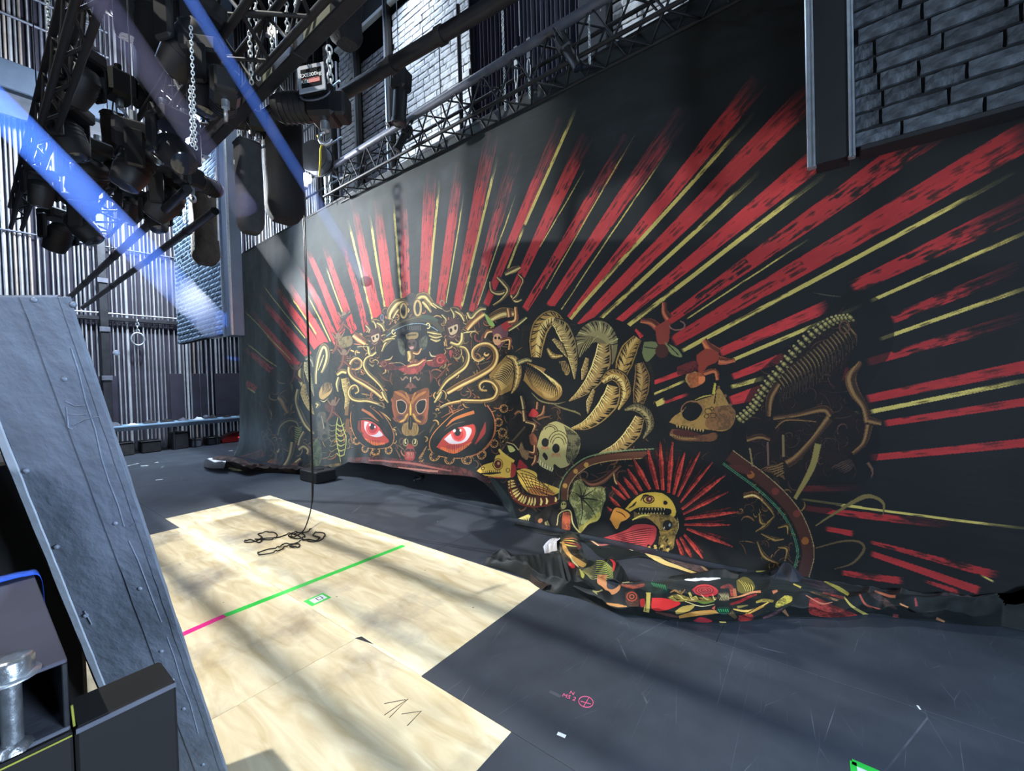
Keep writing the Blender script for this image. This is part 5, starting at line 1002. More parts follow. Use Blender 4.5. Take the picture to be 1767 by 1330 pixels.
yy = (atx(1004, 100, X2).y + atx(1056, 60, X2).y) / 2
MB().box((X2, yy, 4.1), (.24, abs(atx(1004, 100, X2).y - atx(1056, 60, X2).y) - .04, 8.2), None, .01).build('set_pillar', mat('pillar_dark', (.16, .18, .21), .7), None)
tag(bpy.data.objects['set_pillar'], 'dark flat pillar between grey curtain and dim brick', 'pillar')
MB().box((X2 + .8, 1.0, 4.0), (.1, 12, 8)).build('trim_1', m_hall, None, 'structure')
# ------------------------------------------------------------------ the painted cloth: print for the part lying on the floor
def paint_floor_cloth():
    P = Print(2.1, 4.4, -1.9, 4.2, 330, lambda p: px_on_z(p, 0.03)[:, :2], (.085, .105, .105))
    nz = vnoise(P.H, P.W, 60, 8, 5); P.A *= (.75 + .5 * nz)[..., None]
    BLK = (.05, .055, .055); YEL = (.84, .76, .36); RED = (.76, .17, .17); GRN = (.14, .46, .28); PNK = (.70, .40, .36); GLD = (.62, .48, .24); TEAL = (.11, .15, .15); CR_ = (.86, .80, .56); OR = (.74, .45, .25)
    # hem along the wall
    P.crop(880, 800, 6.785)
    P.fill([(40, 690), (90, 640), (300, 560), (320, 720), (100, 720)], (.42, .38, .24), mott=.4)
    for k in range(8): P.line([(80 + k * 26, 700 - k * 2), (170 + k * 14, 640), (270 + k * 2, 590)], [6, 13, 4], CR_)
    P.fill([(380, 660), (450, 560), (600, 690), (480, 720)], (.2, .17, .14)); P.line([(440, 640), (540, 740), (660, 800)], [30, 26, 14], CR_); P.line([(640, 760), (740, 790), (870, 825)], [12, 16, 20], CR_); P.line([(680, 740), (790, 775)], 9, YEL)
    P.fill([(880, 830), (1040, 870), (1180, 900), (1190, 940), (1040, 960), (940, 900)], PNK); P.fill([(920, 855), (1040, 885), (1140, 905), (1130, 930), (1030, 935)], (.20, .17, .19)); P.line([(880, 830), (960, 900), (1040, 960)], [8, 12, 12], CR_); P.line([(1090, 880), (1190, 910), (1170, 950)], [8, 18, 14], OR)
    for k in range(4): P.line([(1290 + k * 60, 920 + k * 18), (1400 + k * 50, 980 + k * 18)], [18, 26], CR_ if k % 2 == 0 else (.4, .42, .33))
    P.line([(1560, 1020), (1640, 1070), (1760, 1120)], [14, 46, 44], CR_)
    P.crop(1080, 920, 5.883)
    P.line([(-40, 110), (60, 160), (100, 150)], [14, 30, 10], CR_); P.line([(190, 180), (290, 240), (400, 300), (520, 340), (660, 390), (800, 430)], [30, 56, 44, 34, 24, 20], (.85, .74, .46))
    P.fill([(250, 210), (420, 210), (560, 240), (640, 300), (780, 330), (860, 410), (700, 380), (520, 320), (400, 260)], (.40, .32, .31), mott=.3); P.line([(200, 160), (380, 200), (520, 240)], [10, 18, 8], (.62, .34, .22)); P.line([(740, 310), (800, 360), (870, 410)], [8, 22, 12], (.7, .55, .4))
    P.ell(655, 275, 50, 24, BLK); P.line([(670, 270), (760, 275), (920, 280)], [20, 44, 10], YEL); P.line([(760, 295), (890, 320)], [24, 10], (.5, .36, .2), mott=.5)
    for k in range(5): P.line([(760 + k * 30, 268), (800 + k * 34, 300)], 6, (.12, .12, .05))
    P.fill([(930, 260), (1000, 270), (1130, 290), (1140, 370), (1000, 350), (930, 320)], (.25, .31, .33), mott=.3); P.ell(1060, 310, 60, 24, (.52, .27, .25)); P.line([(970, 260), (980, 330)], 10, (.2, .45, .38))
    P.fill([(1140, 300), (1330, 320), (1330, 380), (1150, 375)], RED, mott=.3, dark=(.2, .03, .05)); P.line([(1170, 330), (1230, 345), (1310, 340)], 8, (.5, .08, .1)); P.fill([(1330, 330), (1480, 320), (1480, 360), (1330, 395)], YEL, mott=.2); P.line([(1470, 340), (1530, 310), (1580, 290)], [20, 40, 24], GLD)
    # the bunched heap
    P.crop(820, 900, 5.883)
    P.fill([(90, 450), (130, 320), (280, 290), (640, 350), (850, 290), (860, 430), (1000, 560), (1250, 640), (1200, 760), (820, 770), (640, 690), (460, 570)], (.105, .125, .125), mott=.2)
    P.line([(330, 340), (420, 420), (530, 500)], [4, 12, 6], (.34, .28, .25)); P.line([(470, 500), (560, 600), (640, 680)], [10, 18, 8], (.26, .18, .16)); P.line([(540, 660), (600, 690), (650, 680)], [20, 36, 14], (.56, .52, .2))
    P.fill([(850, 250), (900, 160), (1000, 120), (1060, 220), (1030, 290), (1150, 440), (1090, 560), (900, 470), (840, 400)], (.26, .21, .14), mott=.4)
    for k in range(7): P.line([(860 + k * 8, 210 - k * 6), (950 + k * 8, 240 - k * 12), (1040, 250 - k * 10)], [6, 14, 5], (YEL, (.2, .12, .08), OR, BLK)[k % 4])
    P.line([(890, 200), (910, 270), (960, 340), (1030, 400), (1120, 450)], [20, 44, 36, 60, 50], (.78, .58, .3)); P.line([(870, 260), (870, 360), (900, 430)], [8, 16, 8], (.5, .48, .36)); P.line([(960, 330), (990, 400), (1050, 460)], [6, 18, 8], CR_); P.fill([(950, 400), (1000, 430), (1010, 465), (950, 465)], RED); P.line([(1010, 220), (1060, 250), (1040, 280)], [24, 30, 10], (.6, .15, .14))
    P.fill([(1060, 480), (1140, 440), (1230, 385), (1340, 390), (1400, 450), (1440, 590), (1300, 650), (1240, 560), (1100, 590)], (.15, .17, .14))
    for k in range(10): P.line([(1230 - k * 2, 395 + k * 20), (1310 + k * 4, 405 + k * 20), (1400, 480 + k * 12)], [5, 9, 4], (.72, .74, .36)); P.line([(1080 + k * 6, 500 + k * 4), (1140 + k * 4, 470 + k * 12), (1220, 440 + k * 16)], [4, 7, 3], (.62, .56, .3))
    P.line([(1060, 480), (1090, 540), (1080, 590)], [10, 40, 14], (.70, .66, .30)); P.line([(1370, 380), (1410, 420), (1400, 500)], [10, 30, 14], (.82, .20, .20)); P.fill([(1240, 540), (1340, 540), (1330, 600), (1400, 680), (1470, 640), (1460, 700), (1380, 740), (1290, 660), (1240, 620)], (.80, .52, .32)); P.fill([(1340, 570), (1420, 600), (1410, 680), (1340, 670)], (.16, .17, .20))
    P.line([(1190, 700), (1250, 720), (1290, 690)], [10, 40, 14], (.62, .58, .32)); P.fill([(1230, 720), (1350, 700), (1420, 830), (1340, 860)], BLK); P.line([(1330, 830), (1450, 850), (1540, 860)], [20, 34, 10], (.66, .46, .24)); P.line([(1020, 750), (1110, 790), (1160, 840)], [10, 30, 8], (.56, .47, .40))
    P.fill([(1520, 720), (1600, 700), (1660, 770), (1650, 860), (1540, 840)], (.34, .22, .16), mott=.3); P.ring(1590, 760, 50, 44, 12, (.74, .30, .22)); P.ring(1590, 760, 22, 20, 10, (.8, .4, .28)); P.line([(1480, 640), (1600, 660), (1720, 640)], [20, 44, 30], (.76, .34, .22), mott=.3); P.line([(1490, 620), (1600, 610)], [10, 16], (.8, .75, .5))
    P.crop(1080, 920, 5.883)
    P.line([(230, 600), (225, 700), (205, 800)], [50, 54, 60], (.78, .68, .34)); P.line([(205, 610), (200, 790)], 6, BLK); P.line([(255, 610), (245, 790)], 6, BLK)
    P.fill([(140, 670), (190, 665), (185, 740), (150, 740)], (.70, .18, .17)); P.fill([(265, 655), (400, 660), (555, 705), (470, 760), (340, 790), (260, 760)], (.84, .19, .18))
    P.fill([(190, 530), (260, 480), (380, 500), (430, 590), (330, 610), (250, 600)], (.10, .20, .17))
    for k in range(7): P.line([(260 + k * 22, 500 + k * 4), (290 + k * 20, 540 + k * 6)], [10, 4], (.22, .66, .40))
    P.fill([(670, 570), (740, 525), (840, 520), (930, 570), (920, 620), (820, 645), (720, 620)], (.80, .22, .24))
    for r in (90, 62, 36): P.ring(800, 578, r, r * .46, 9, (.46, .07, .10))
    for r in (76, 48, 20): P.ring(800, 578, r, r * .46, 5, (.90, .40, .38))
    P.fill([(420, 650), (500, 620), (640, 640), (760, 650), (920, 650), (860, 700), (640, 690), (500, 690)], (.64, .54, .25), mott=.3)
    for k in range(12): P.line([(440 + k * 40, 655 - (k % 3) * 18), (480 + k * 38, 640 + (k % 2) * 30), (520 + k * 36, 670)], [4, 12, 4], (YEL, BLK, CR_)[k % 3])
    P.line([(450, 600), (500, 580), (560, 610), (600, 570)], [8, 22, 16, 6], (.72, .5, .26)); P.line([(540, 580), (570, 630)], [30, 14], (.5, .4, .2)); P.line([(640, 600), (670, 640)], [26, 10], YEL)
    P.line([(720, 690), (800, 705), (900, 690)], [10, 26, 8], (.42, .52, .22)); P.line([(600, 690), (760, 740), (900, 720)], [6, 10, 5], CR_)
    P.fill([(500, 790), (580, 740), (700, 730), (640, 790), (520, 820)], (.74, .62, .30)); P.line([(540, 850), (680, 820), (860, 800), (980, 800)], [30, 50, 46, 14], (.76, .54, .26)); P.line([(300, 800), (440, 830), (540, 850)], [10, 30, 14], (.40, .24, .20))
    P.fill([(940, 600), (1040, 600), (1060, 660), (1000, 690), (930, 660)], (.30, .26, .20))
    for k in range(6): P.line([(940 + k * 18, 610), (970 + k * 14, 640), (950 + k * 18, 680)], [3, 8, 3], CR_)
    P.line([(960, 550), (1060, 540), (1080, 640)], [20, 50, 30], (.66, .28, .24), mott=.4); P.line([(1100, 560), (1110, 640)], [30, 40], (.7, .42, .28))
    P.fill([(1120, 480), (1200, 440), (1280, 480), (1310, 560), (1230, 610), (1140, 590)], (.44, .40, .17))
    for k in range(9): P.line([(1140 + k * 16, 470 + k * 6), (1190 + k * 12, 520 + k * 4), (1220 + k * 8, 590)], [4, 13, 4], (YEL, (.16, .16, .06))[k % 2])
    P.line([(1040, 660), (1160, 640), (1280, 600), (1370, 590)], [8, 16, 22, 26], (.84, .56, .38)); P.line([(1060, 720), (1160, 690), (1240, 650), (1330, 620)], [20, 34, 30, 14], (.62, .15, .17), mott=.3); P.line([(1130, 750), (1240, 730)], [30, 10], (.46, .42, .22))
    P.fill([(930, 750), (1040, 750), (1050, 800), (990, 830), (920, 790)], (.10, .22, .17))
    for k in range(5): P.line([(940 + k * 22, 770), (955 + k * 22, 800)], [9, 5], (.25, .72, .42))
    P.fill([(870, 760), (910, 730), (900, 780)], (.78, .36, .30)); P.line([(1090, 770), (1220, 790), (1340, 760), (1480, 680)], [14, 24, 22, 10], (.82, .68, .34)); P.line([(1210, 830), (1320, 770), (1400, 740)], [20, 34, 12], (.74, .56, .26))
    for k in range(6): P.line([(1230 + k * 26, 815 - k * 16), (1260 + k * 26, 790 - k * 16)], 6, BLK)
    P.fill([(1150, 830), (1280, 820), (1280, 880), (1150, 890)], (.60, .18, .17), mott=.3); P.line([(1060, 800), (1120, 860)], [60, 30], (.34, .28, .17)); P.fill([(680, 890), (760, 850), (880, 890), (790, 910)], (.66, .17, .20)); P.line([(950, 900), (1020, 905)], 12, YEL)
    P.line([(1320, 700), (1400, 680), (1500, 690)], [20, 36, 24], (.66, .58, .26), mott=.3); P.line([(1390, 860), (1500, 820), (1590, 770)], [20, 30, 20], (.36, .24, .27), mott=.3); P.line([(1570, 700), (1640, 690)], [60, 30], (.76, .68, .32), mott=.5); P.line([(1490, 600), (1540, 580)], [40, 20], (.66, .4, .28)); P.line([(1600, 780), (1650, 840)], [40, 14], (.58, .42, .30))
    P.crop(1340, 930, 4.138)
    P.fill([(150, 280), (260, 260), (430, 380), (320, 370)], (.28, .20, .23), mott=.4); P.line([(340, 300), (440, 350), (515, 395)], [10, 28, 24], (.72, .68, .28)); P.line([(480, 410), (540, 480), (655, 548)], [10, 18, 20], (.68, .62, .32)); P.line([(120, 320), (175, 345)], [10, 14], YEL)
    P.fill([(230, 430), (300, 420), (400, 470), (580, 550), (260, 545)], (.58, .20, .18), mott=.45); P.line([(210, 400), (320, 460), (400, 450)], [6, 12, 6], (.7, .42, .32)); P.line([(240, 375), (330, 400), (440, 440)], [6, 30, 12], (.56, .40, .22), mott=.6); P.line([(330, 380), (480, 420)], [10, 22], (.64, .25, .22), mott=.4)
    P.line([(590, 390), (640, 470), (740, 500)], [14, 16, 10], (.62, .30, .25)); P.line([(640, 360), (760, 440), (860, 500)], [20, 50, 10], (.30, .23, .22), mott=.4); P.line([(700, 370), (800, 405), (850, 410)], [14, 20, 20], (.66, .36, .25)); P.line([(880, 460), (940, 490)], [10, 14], (.76, .5, .32)); P.line([(990, 420), (1000, 480)], [14, 20], (.58, .24, .23)); P.line([(1140, 565), (1200, 590)], [20, 14], (.62, .42, .30)); P.line([(830, 545), (870, 550)], 22, (.5, .24, .24))
    P.fill([(60, 400), (110, 410), (100, 450), (0, 490), (0, 450)], (.66, .62, .26), mott=.4)
    P.crop(0, 0, 1)
    return P
def picture(P, name):
    im = bpy.data.images.new(name, P.W, P.H, alpha=False, float_buffer=False)
    buf = np.ones((P.H, P.W, 4), np.float32); buf[..., :3] = np.clip(P.A, 0, 1)
    im.colorspace_settings.name = 'sRGB'; im.pixels.foreach_set(buf.ravel()); im.update(); im.pack(); return im
def cloth_mat(name, im, rough=.72, sheen=.55):
    m = bpy.data.materials.new(name); m.use_nodes = True; nt = m.node_tree; N = nt.nodes; L = nt.links; b = N['Principled BSDF']
    t = N.new('ShaderNodeTexImage'); t.image = im; t.extension = 'EXTEND'; uv = N.new('ShaderNodeUVMap'); uv.uv_map = 'UVMap'; L.new(uv.outputs['UV'], t.inputs['Vector'])
    b.inputs['Roughness'].default_value = rough; b.inputs['Specular IOR Level'].default_value = .28; b.inputs['Sheen Weight'].default_value = sheen; b.inputs['Sheen Roughness'].default_value = .42; b.inputs['Sheen Tint'].default_value = (.82, .95, .95, 1)
    L.new(t.outputs['Color'], b.inputs['Base Color'])
    tc = N.new('ShaderNodeTexCoord'); mp = N.new('ShaderNodeMapping'); mp.inputs['Scale'].default_value = (1, .6, 2.2); L.new(tc.outputs['Object'], mp.inputs['Vector'])
    n = N.new('ShaderNodeTexNoise'); n.inputs['Scale'].default_value = 1.6; n.inputs['Detail'].default_value = 5; L.new(mp.outputs['Vector'], n.inputs['Vector'])
    bp = N.new('ShaderNodeBump'); bp.inputs['Strength'].default_value = .25; bp.inputs['Distance'].default_value = .05; L.new(n.outputs['Fac'], bp.inputs['Height']); L.new(bp.outputs['Normal'], b.inputs['Normal'])
    return m
PB = paint_backdrop(); m_cloth = cloth_mat('painted_cloth', picture(PB, 'painted_cloth_print'))
PF = paint_floor_cloth(); m_fcloth = cloth_mat('painted_cloth_on_floor', picture(PF, 'painted_cloth_floor_print'), .6, .05)
m_lining = mat('cloth_lining_white', (.86, .86, .87), .85, 0, .08, 14)
m_clothblack = mat('cloth_black', (.085, .10, .10), .62, 0, .2, 9, .2, 60)
def set_uv(o, fn):
    me = o.data; uv = me.uv_layers.new(name='UVMap'); co = np.empty(len(me.vertices) * 3); me.vertices.foreach_get('co', co); co = co.reshape(-1, 3) + np.array(org(o))
    q = fn(co); li = np.empty(len(me.loops), int); me.loops.foreach_get('vertex_index', li); uv.data.foreach_set('uv', q[li].astype(np.float32).ravel())
def uv_wall(co): return np.stack([(-co[:, 1] - PB.u0) / (PB.u1 - PB.u0), (co[:, 2] - PB.v0) / (PB.v1 - PB.v0)], 1)
def uv_floor(co):
    d = co - CAM; t = (0.03 - CAM[2]) / d[:, 2]; p = CAM + d * t[:, None]      # the loose print follows the lie of each fold
    return np.stack([(p[:, 0] - PF.u0) / (PF.u1 - PF.u0), (p[:, 1] - PF.v0) / (PF.v1 - PF.v0)], 1)
bd = thing('painted_backdrop', 'huge black cloth backdrop painted with a masked face and red rays', 'backdrop', (BX, 4, 0))
HEM = [(413, 786), (440, 806), (500, 812), (560, 812), (585, 806), (602, 797), (640, 799), (690, 807), (735, 815), (780, 819), (826, 823), (842, 832), (858, 852), (872, 872), (888, 902), (985, 925)]
hy = [(lambda v: (v.y, max(0.0, v.z)))(atx(x, y, BX)) for x, y in HEM]
def hemz(y):
    if y > hy[0][0]: return 0.0
    if y < hy[-1][0]: return 0.0
    ys = [a for a, b in hy][::-1]; zs = [b for a, b in hy][::-1]; return float(np.interp(y, ys, zs))
NY, NZ = 300, 64; vs = []; rg = np.random.RandomState(2)
nzc = vnoise(NZ + 1, NY + 1, 14, 21, 4)
for j in range(NZ + 1):
    for i in range(NY + 1):
        y = 11.15 - i / NY * 13.7; z0 = hemz(y); zt = 4.78 - .0225 * (y - .6); t = j / NZ; z = z0 + (zt - z0) * t
        if y > 10.6: y = y - (1 - (1 - t) ** 2) * (y - 10.6) * .55
        dx = (nzc[j, i] - .5) * .035 + .006 * math.sin(y * 2.3 + z) + .010 * math.sin(y * 5 + .6 * z) * (1 - t)
        fl_ = max(0, 1 - (z - z0) / .35); dx -= .10 * fl_ * fl_ * (1 if z0 < .02 else .35) + (.018 * fl_ * math.sin(y * 9 + 2 * math.sin(y * 2.1)) if z0 >= .02 else 0)
        if y < .2: dx += .04 * fl_ ** 2
        vs.append(Vector((BX + dx, y, z + .004)))
b = MB().add(vs, [(j * (NY + 1) + i, j * (NY + 1) + i + 1, (j + 1) * (NY + 1) + i + 1, (j + 1) * (NY + 1) + i) for j in range(NZ) for i in range(NY)], True)
o = b.build('cloth', m_cloth, bd); set_uv(o, uv_wall)
tb = MB()
for k in range(46): y = 10.4 - k * .27; tb.box((BX + .008, y, 4.775 - .0225 * (y - .6)), (.012, .03, .05), None, .003)
tb.build('tie_tapes', m_clothblack, bd, 'stuff'); MB().bar((BX + .02, 10.5, 4.56), (BX + .02, -2.4, 4.85), .048, .048, .01).build('top_batten', m_black, bd)
# cloth lying on the floor, lofted between lines that follow its folds
def loft(name, lines, m, n=120, sub=10, fold=.02, seed=1, freq=9.0, parent=bd, end=True):
    """lines: list of (points in the picture, height) from the near edge to the far edge"""
    rows = []
    for pts, z in lines:
        q, _ = spline(pts, None, 12); q = np.asarray(q); s = np.concatenate([[0], np.cumsum(np.hypot(*np.diff(q, axis=0).T))]); t = np.linspace(0, s[-1], n)
        X = np.interp(t, s, q[:, 0]); Y = np.interp(t, s, q[:, 1]); zz = np.full(n, float(z)) if np.isscalar(z) else np.interp(np.linspace(0, 1, n), np.linspace(0, 1, len(z)), z)
        rows.append(np.array([atz(a, b_, max(.003, c)) for a, b_, c in zip(X, Y, zz)]))
    R = np.array(rows); full = []
    for a in range(len(R) - 1):
        for k in range(sub):
            t = k / sub; t = t * t * (3 - 2 * t) if len(R) > 2 else t; full.append(R[a] * (1 - t) + R[a + 1] * t)
    full.append(R[-1]); F = np.array(full); m_ = len(F)
    n1 = vnoise(m_, n, freq * 1.9, seed, 2) - .5; n2 = vnoise(m_, n, freq * 1.9, seed + 7, 2) - .5; n3 = vnoise(m_, n, freq * 1.1, seed + 3, 2) - .5; rid = 1 - np.abs(n3) * 4
    env = np.sin(np.linspace(0, math.pi, m_))[:, None] ** .6
    F[..., 2] += env * (fold * 2.2 * n1 + fold * .9 * rid); F[..., 0] += env * fold * 1.8 * n2; F[..., 1] += env * fold * 1.8 * n1
    F[..., 2] = np.maximum(F[..., 2], .004); F[..., 0] = np.minimum(F[..., 0], BX - .06 - .25 * np.maximum(0, .12 - F[..., 2]))
    b = MB().add([Vector(v) for v in F.reshape(-1, 3)], [(j * n + i, j * n + i + 1, (j + 1) * n + i + 1, (j + 1) * n + i) for j in range(m_ - 1) for i in range(n - 1)], True)
    o = b.build(name, m, parent)
    if m is m_fcloth: set_uv(o, uv_floor)
    return o
W_ = [(888, 903), (930, 912), (985, 925), (1040, 937), (1100, 951), (1170, 968), (1250, 984), (1340, 992), (1430, 998), (1520, 1003), (1650, 1012)]
loft('floor_hem', [([(884, 906), (930, 920), (980, 928), (1010, 938), (1035, 960), (1062, 966), (1110, 962), (1170, 984), (1220, 1000), (1300, 1004), (1400, 1012)], .004), ([(887, 904), (935, 914), (985, 927), (1045, 944), (1100, 955), (1170, 974), (1240, 988), (1330, 996), (1430, 1002)], .02), (W_[:9], .03)], m_fcloth, 160, 8, .009, 3, 12)
loft('bunched_heap', [
    ([(985, 1025), (1015, 1036), (1060, 1055), (1110, 1064), (1160, 1071), (1215, 1074), (1290, 1073), (1340, 1065), (1400, 1066), (1460, 1064), (1500, 1060), (1560, 1067), (1640, 1075), (1700, 1080), (1790, 1080)], .004),
    ([(990, 1012), (1030, 1030), (1070, 1047), (1120, 1053), (1170, 1060), (1220, 1062), (1290, 1060), (1345, 1052), (1400, 1052), (1460, 1052), (1500, 1050), (1560, 1056), (1640, 1062), (1700, 1062), (1790, 1050)], .075),
    ([(1000, 985), (1035, 998), (1070, 1012), (1110, 1018), (1170, 1022), (1220, 1024), (1290, 1022), (1340, 1020), (1400, 1024), (1460, 1028), (1510, 1030), (1570, 1034), (1640, 1038), (1700, 1030), (1790, 1005)], [.12, .14, .13, .12, .12, .12, .13, .14, .13, .12, .12, .13, .15, .20, .28]),
    ([(1010, 975), (1040, 985), (1075, 1003), (1110, 1003), (1160, 1002), (1215, 1000), (1280, 988), (1330, 985), (1400, 1000), (1450, 1004), (1510, 1010), (1570, 1012), (1640, 1016), (1700, 1005), (1790, 965)], [.06, .07, .05, .04, .04, .04, .06, .07, .05, .05, .05, .06, .08, .18, .34])], m_fcloth, 260, 12, .028, 11, 13)
loft('bunched_heap', [([(962, 930), (961, 950), (963, 975), (975, 992), (1000, 1006), (1045, 1024), (1080, 1035)], .004), ([(970, 924), (972, 948), (975, 970), (990, 982), (1020, 992), (1055, 1005), (1090, 1015)], [.10, .14, .12, .11, .12, .13, .10]), ([(985, 919), (992, 940), (1000, 962), (1018, 972), (1036, 966), (1060, 966), (1085, 1000)], [.12, .15, .12, .10, .14, .12, .06]), ([(1000, 922), (1004, 945), (1012, 965), (1025, 978), (1045, 972), (1064, 978), (1070, 1004)], .006)], m_fcloth, 110, 9, .022, 17, 8)
loft('black_tail', [([(836, 975), (870, 984), (905, 997), (930, 1014), (950, 1022), (985, 1028), (1040, 1045)], .004), ([(842, 962), (880, 972), (910, 980), (940, 995), (965, 1000), (1000, 1008), (1050, 1030)], [.05, .05, .08, .07, .10, .10, .06]), ([(848, 954), (868, 949), (890, 962), (925, 960), (960, 958), (985, 972), (1020, 1000)], [.05, .09, .06, .05, .10, .09, .06]), ([(858, 958), (875, 957), (900, 962), (935, 957), (965, 951), (985, 960), (1010, 985)], .008)], m_clothblack, 120, 9, .026, 23, 9)
loft('black_tail', [([(900, 985), (915, 1003), (928, 1012), (936, 1018)], .004), ([(905, 980), (925, 1000), (945, 1012)], .05), ([(915, 985), (935, 995), (960, 1006)], .02)], mat('cloth_brown_black', (.16, .11, .10), .7, 0, .2, 9), 40, 6, .01, 5, 6)
loft('white_lining', [([(940, 956), (950, 953), (962, 951)], .004), ([(938, 943), (948, 938), (962, 936)], .06), ([(950, 932), (957, 928), (968, 930)], .05), ([(955, 930), (962, 930), (970, 932)], .004)], m_lining, 30, 6, .012, 31, 5)
loft('white_lining', [([(1184, 1003), (1215, 1006), (1248, 1004)], .05), ([(1180, 999), (1215, 998), (1246, 998)], .06), ([(1185, 997), (1215, 994), (1238, 993)], .03)], m_lining, 30, 4, .004, 33, 5)
loft('dark_fold', [([(1305, 996), (1330, 1012), (1360, 1020), (1392, 1024)], .05), ([(1310, 992), (1335, 990), (1358, 972), (1385, 1010)], [.05, .12, .17, .07]), ([(1320, 990), (1345, 980), (1364, 974), (1395, 1005)], [.03, .08, .15, .03])], mat('cloth_grey_back', (.20, .21, .24), .75, 0, .2, 9), 60, 7, .012, 41, 8)
loft('dark_fold', [([(1150, 998), (1190, 1004), (1240, 1000), (1270, 1004)], .04), ([(1155, 995), (1200, 990), (1240, 982), (1275, 992)], [.04, .07, .10, .08]), ([(1160, 994), (1205, 987), (1245, 982), (1270, 986)], .03)], m_clothblack, 60, 6, .012, 43, 8)
# far corner of the cloth: crumpled heap and rolled hem on the deck
loft('far_heap', [([(354, 803), (368, 806), (392, 808), (420, 812), (460, 813), (500, 816), (545, 820), (585, 823), (600, 818)], .004), ([(360, 794), (378, 792), (400, 798), (430, 806), (470, 808), (510, 811), (550, 812), (590, 810), (606, 803)], [.16, .20, .18, .10, .08, .08, .10, .10, .10]), ([(372, 788), (385, 784), (402, 788), (430, 800), (470, 803), (510, 806), (550, 807), (590, 802), (612, 797)], [.20, .28, .22, .10, .06, .06, .06, .1, .16]), ([(400, 788), (420, 792), (440, 800), (470, 803), (510, 806), (550, 807), (590, 803), (606, 797)], .01)], mat('cloth_far_heap', (.24, .19, .17), .8, 0, .9, 7), 150, 8, .04, 51, 7)
loft('white_lining', [([(351, 805), (366, 808), (386, 808)], .004), ([(355, 793), (370, 796), (390, 797)], .22), ([(362, 790), (376, 792), (394, 795)], .10)], m_lining, 24, 5, .02, 53, 4)
loft('white_lining', [([(390, 807), (405, 812), (424, 812)], .004), ([(392, 803), (408, 804), (428, 806)], .09), ([(400, 801), (415, 803), (432, 806)], .02)], mat('lining_olive', (.62, .62, .48), .85, 0, .2, 14), 24, 5, .015, 54, 4)
bx = G(570, 826); bl = thing('stage_weight', 'low black block half under the far end of the cloth hem', 'weight', bx); MB().box(bx + Vector((-.16, .1, .095)), (.34, .55, .18), None, .012).build('block', m_black, bl); MB().box(bx + Vector((-.16, .1, .19)), (.12, .2, .012), None, .003).build('top_plate', m_dsteel, bl)
# shackle and small rig pieces standing beyond the lifted hem
q = G(722, 830); sh = thing('floor_shackle', 'dark shackle and fittings on the floor beyond the lifted hem', 'shackle', q); b = MB(); b.sweep([q + Vector((math.cos(t) * .07, math.sin(t) * .07, .03 + .03 * math.sin(t))) for t in [k * .42 for k in range(13)]], .016, 6); b.build('bow', m_dsteel, sh); MB().cyl(q + Vector((-.09, 0, .03)), q + Vector((.09, .02, .03)), .014, 8).build('pin', m_alu, sh); MB().box(q + Vector((.12, .1, .035)), (.1, .12, .07), None, .01).build('clamp', m_black, sh)
# ------------------------------------------------------------------ overhead rig: trusses, pipes
def truss(label, x0, x1, z0, z1, y0, y1, r, step, m=None, name='lattice_truss', br=None, rail=None):
    m = m or m_black; br = br or r * .55; t = thing(name, label, 'truss', ((x0 + x1) / 2, (y0 + y1) / 2, z0))
    for x in (x0, x1):
        for z in (z0, z1): MB().cyl((x, y0, z), (x, y1, z), r if not (rail and x == x0 and z == z1) else rail, 8).build('chord', m_gsteel if (rail and x == x0 and z == z1) else m, t)
    n = int((y1 - y0) / step)
    for face in (((x0, z0), (x0, z1)), ((x1, z0), (x1, z1)), ((x0, z0), (x1, z0)), ((x0, z1), (x1, z1))):
        for i in range(n):
            ya = y0 + i * step; a, b = face if i % 2 == 0 else face[::-1]
            if ya > 9: continue
            MB().cyl((a[0], ya, a[1]), (b[0], ya + step, b[1]), br, 5).build('brace', m, t)
    return t
a0 = atz(131, 0, 4.0); a1 = atz(156, 12, 4.0)
T1 = truss('black lattice truss at the far left of the rig', a0.x, a1.x + .04, 4.0, 4.3, 1.5, 9.5, .024, .29)
T2 = truss('black lattice truss running above the grey girder, second from left', 1.16, 1.46, 4.0, 4.32, 1.2, 9.0, .026, .3)
p = atx(563, 294, 3.6); q = atx(566, 314, 3.6); q2 = atx(570, 333, 3.6)
zt3 = p.z; zb3 = q2.z
T3 = truss('long black lattice truss with bright rail hung directly above the cloth', 3.6, 3.9, zb3, zt3, -2.0, p.y + .1, .02, .22, None, 'lattice_truss', .011, .045)
b1 = thing('box_beam', 'long dark square beam with olive patches running through the rig', 'beam', (1.6, 5, 4.0))
MB().box((1.58, 4.6, 4.05), (.10, 7.2, .10), None, .008).build('beam', m_dsteel, b1)
for y, l, in ((2.75, .35), (3.5, .16), (5.2, .3)): MB().box((1.5285, y, 4.05), (.004, l, .085), None, .001).build('olive_patch', mat('olive_grey', (.36, .37, .30), .7), b1)  # olive grey patches along the beam's left face
for y in (2.0, 3.1, 4.4, 6.0): MB().box((1.58, y, 4.05), (.112, .04, .112), None, .004).build('clamp_band', m_black, b1)
u, v = atz(566, 178, 4.5), atz(783, 48, 4.5); dd = (v - u)
b2 = thing('dark_pipe', 'thick dark pipe slanting across the lit bricks above the cloth', 'pipe', (u + v) / 2)
MB().cyl(u, u + dd * 2.6, .062, 14).build('pipe', m_dsteel, b2)
for k in (.05, .55, .9, 1.4): MB().cyl(u + dd * k, u + dd * (k + .035), .075, 14).build('collar', m_black, b2)
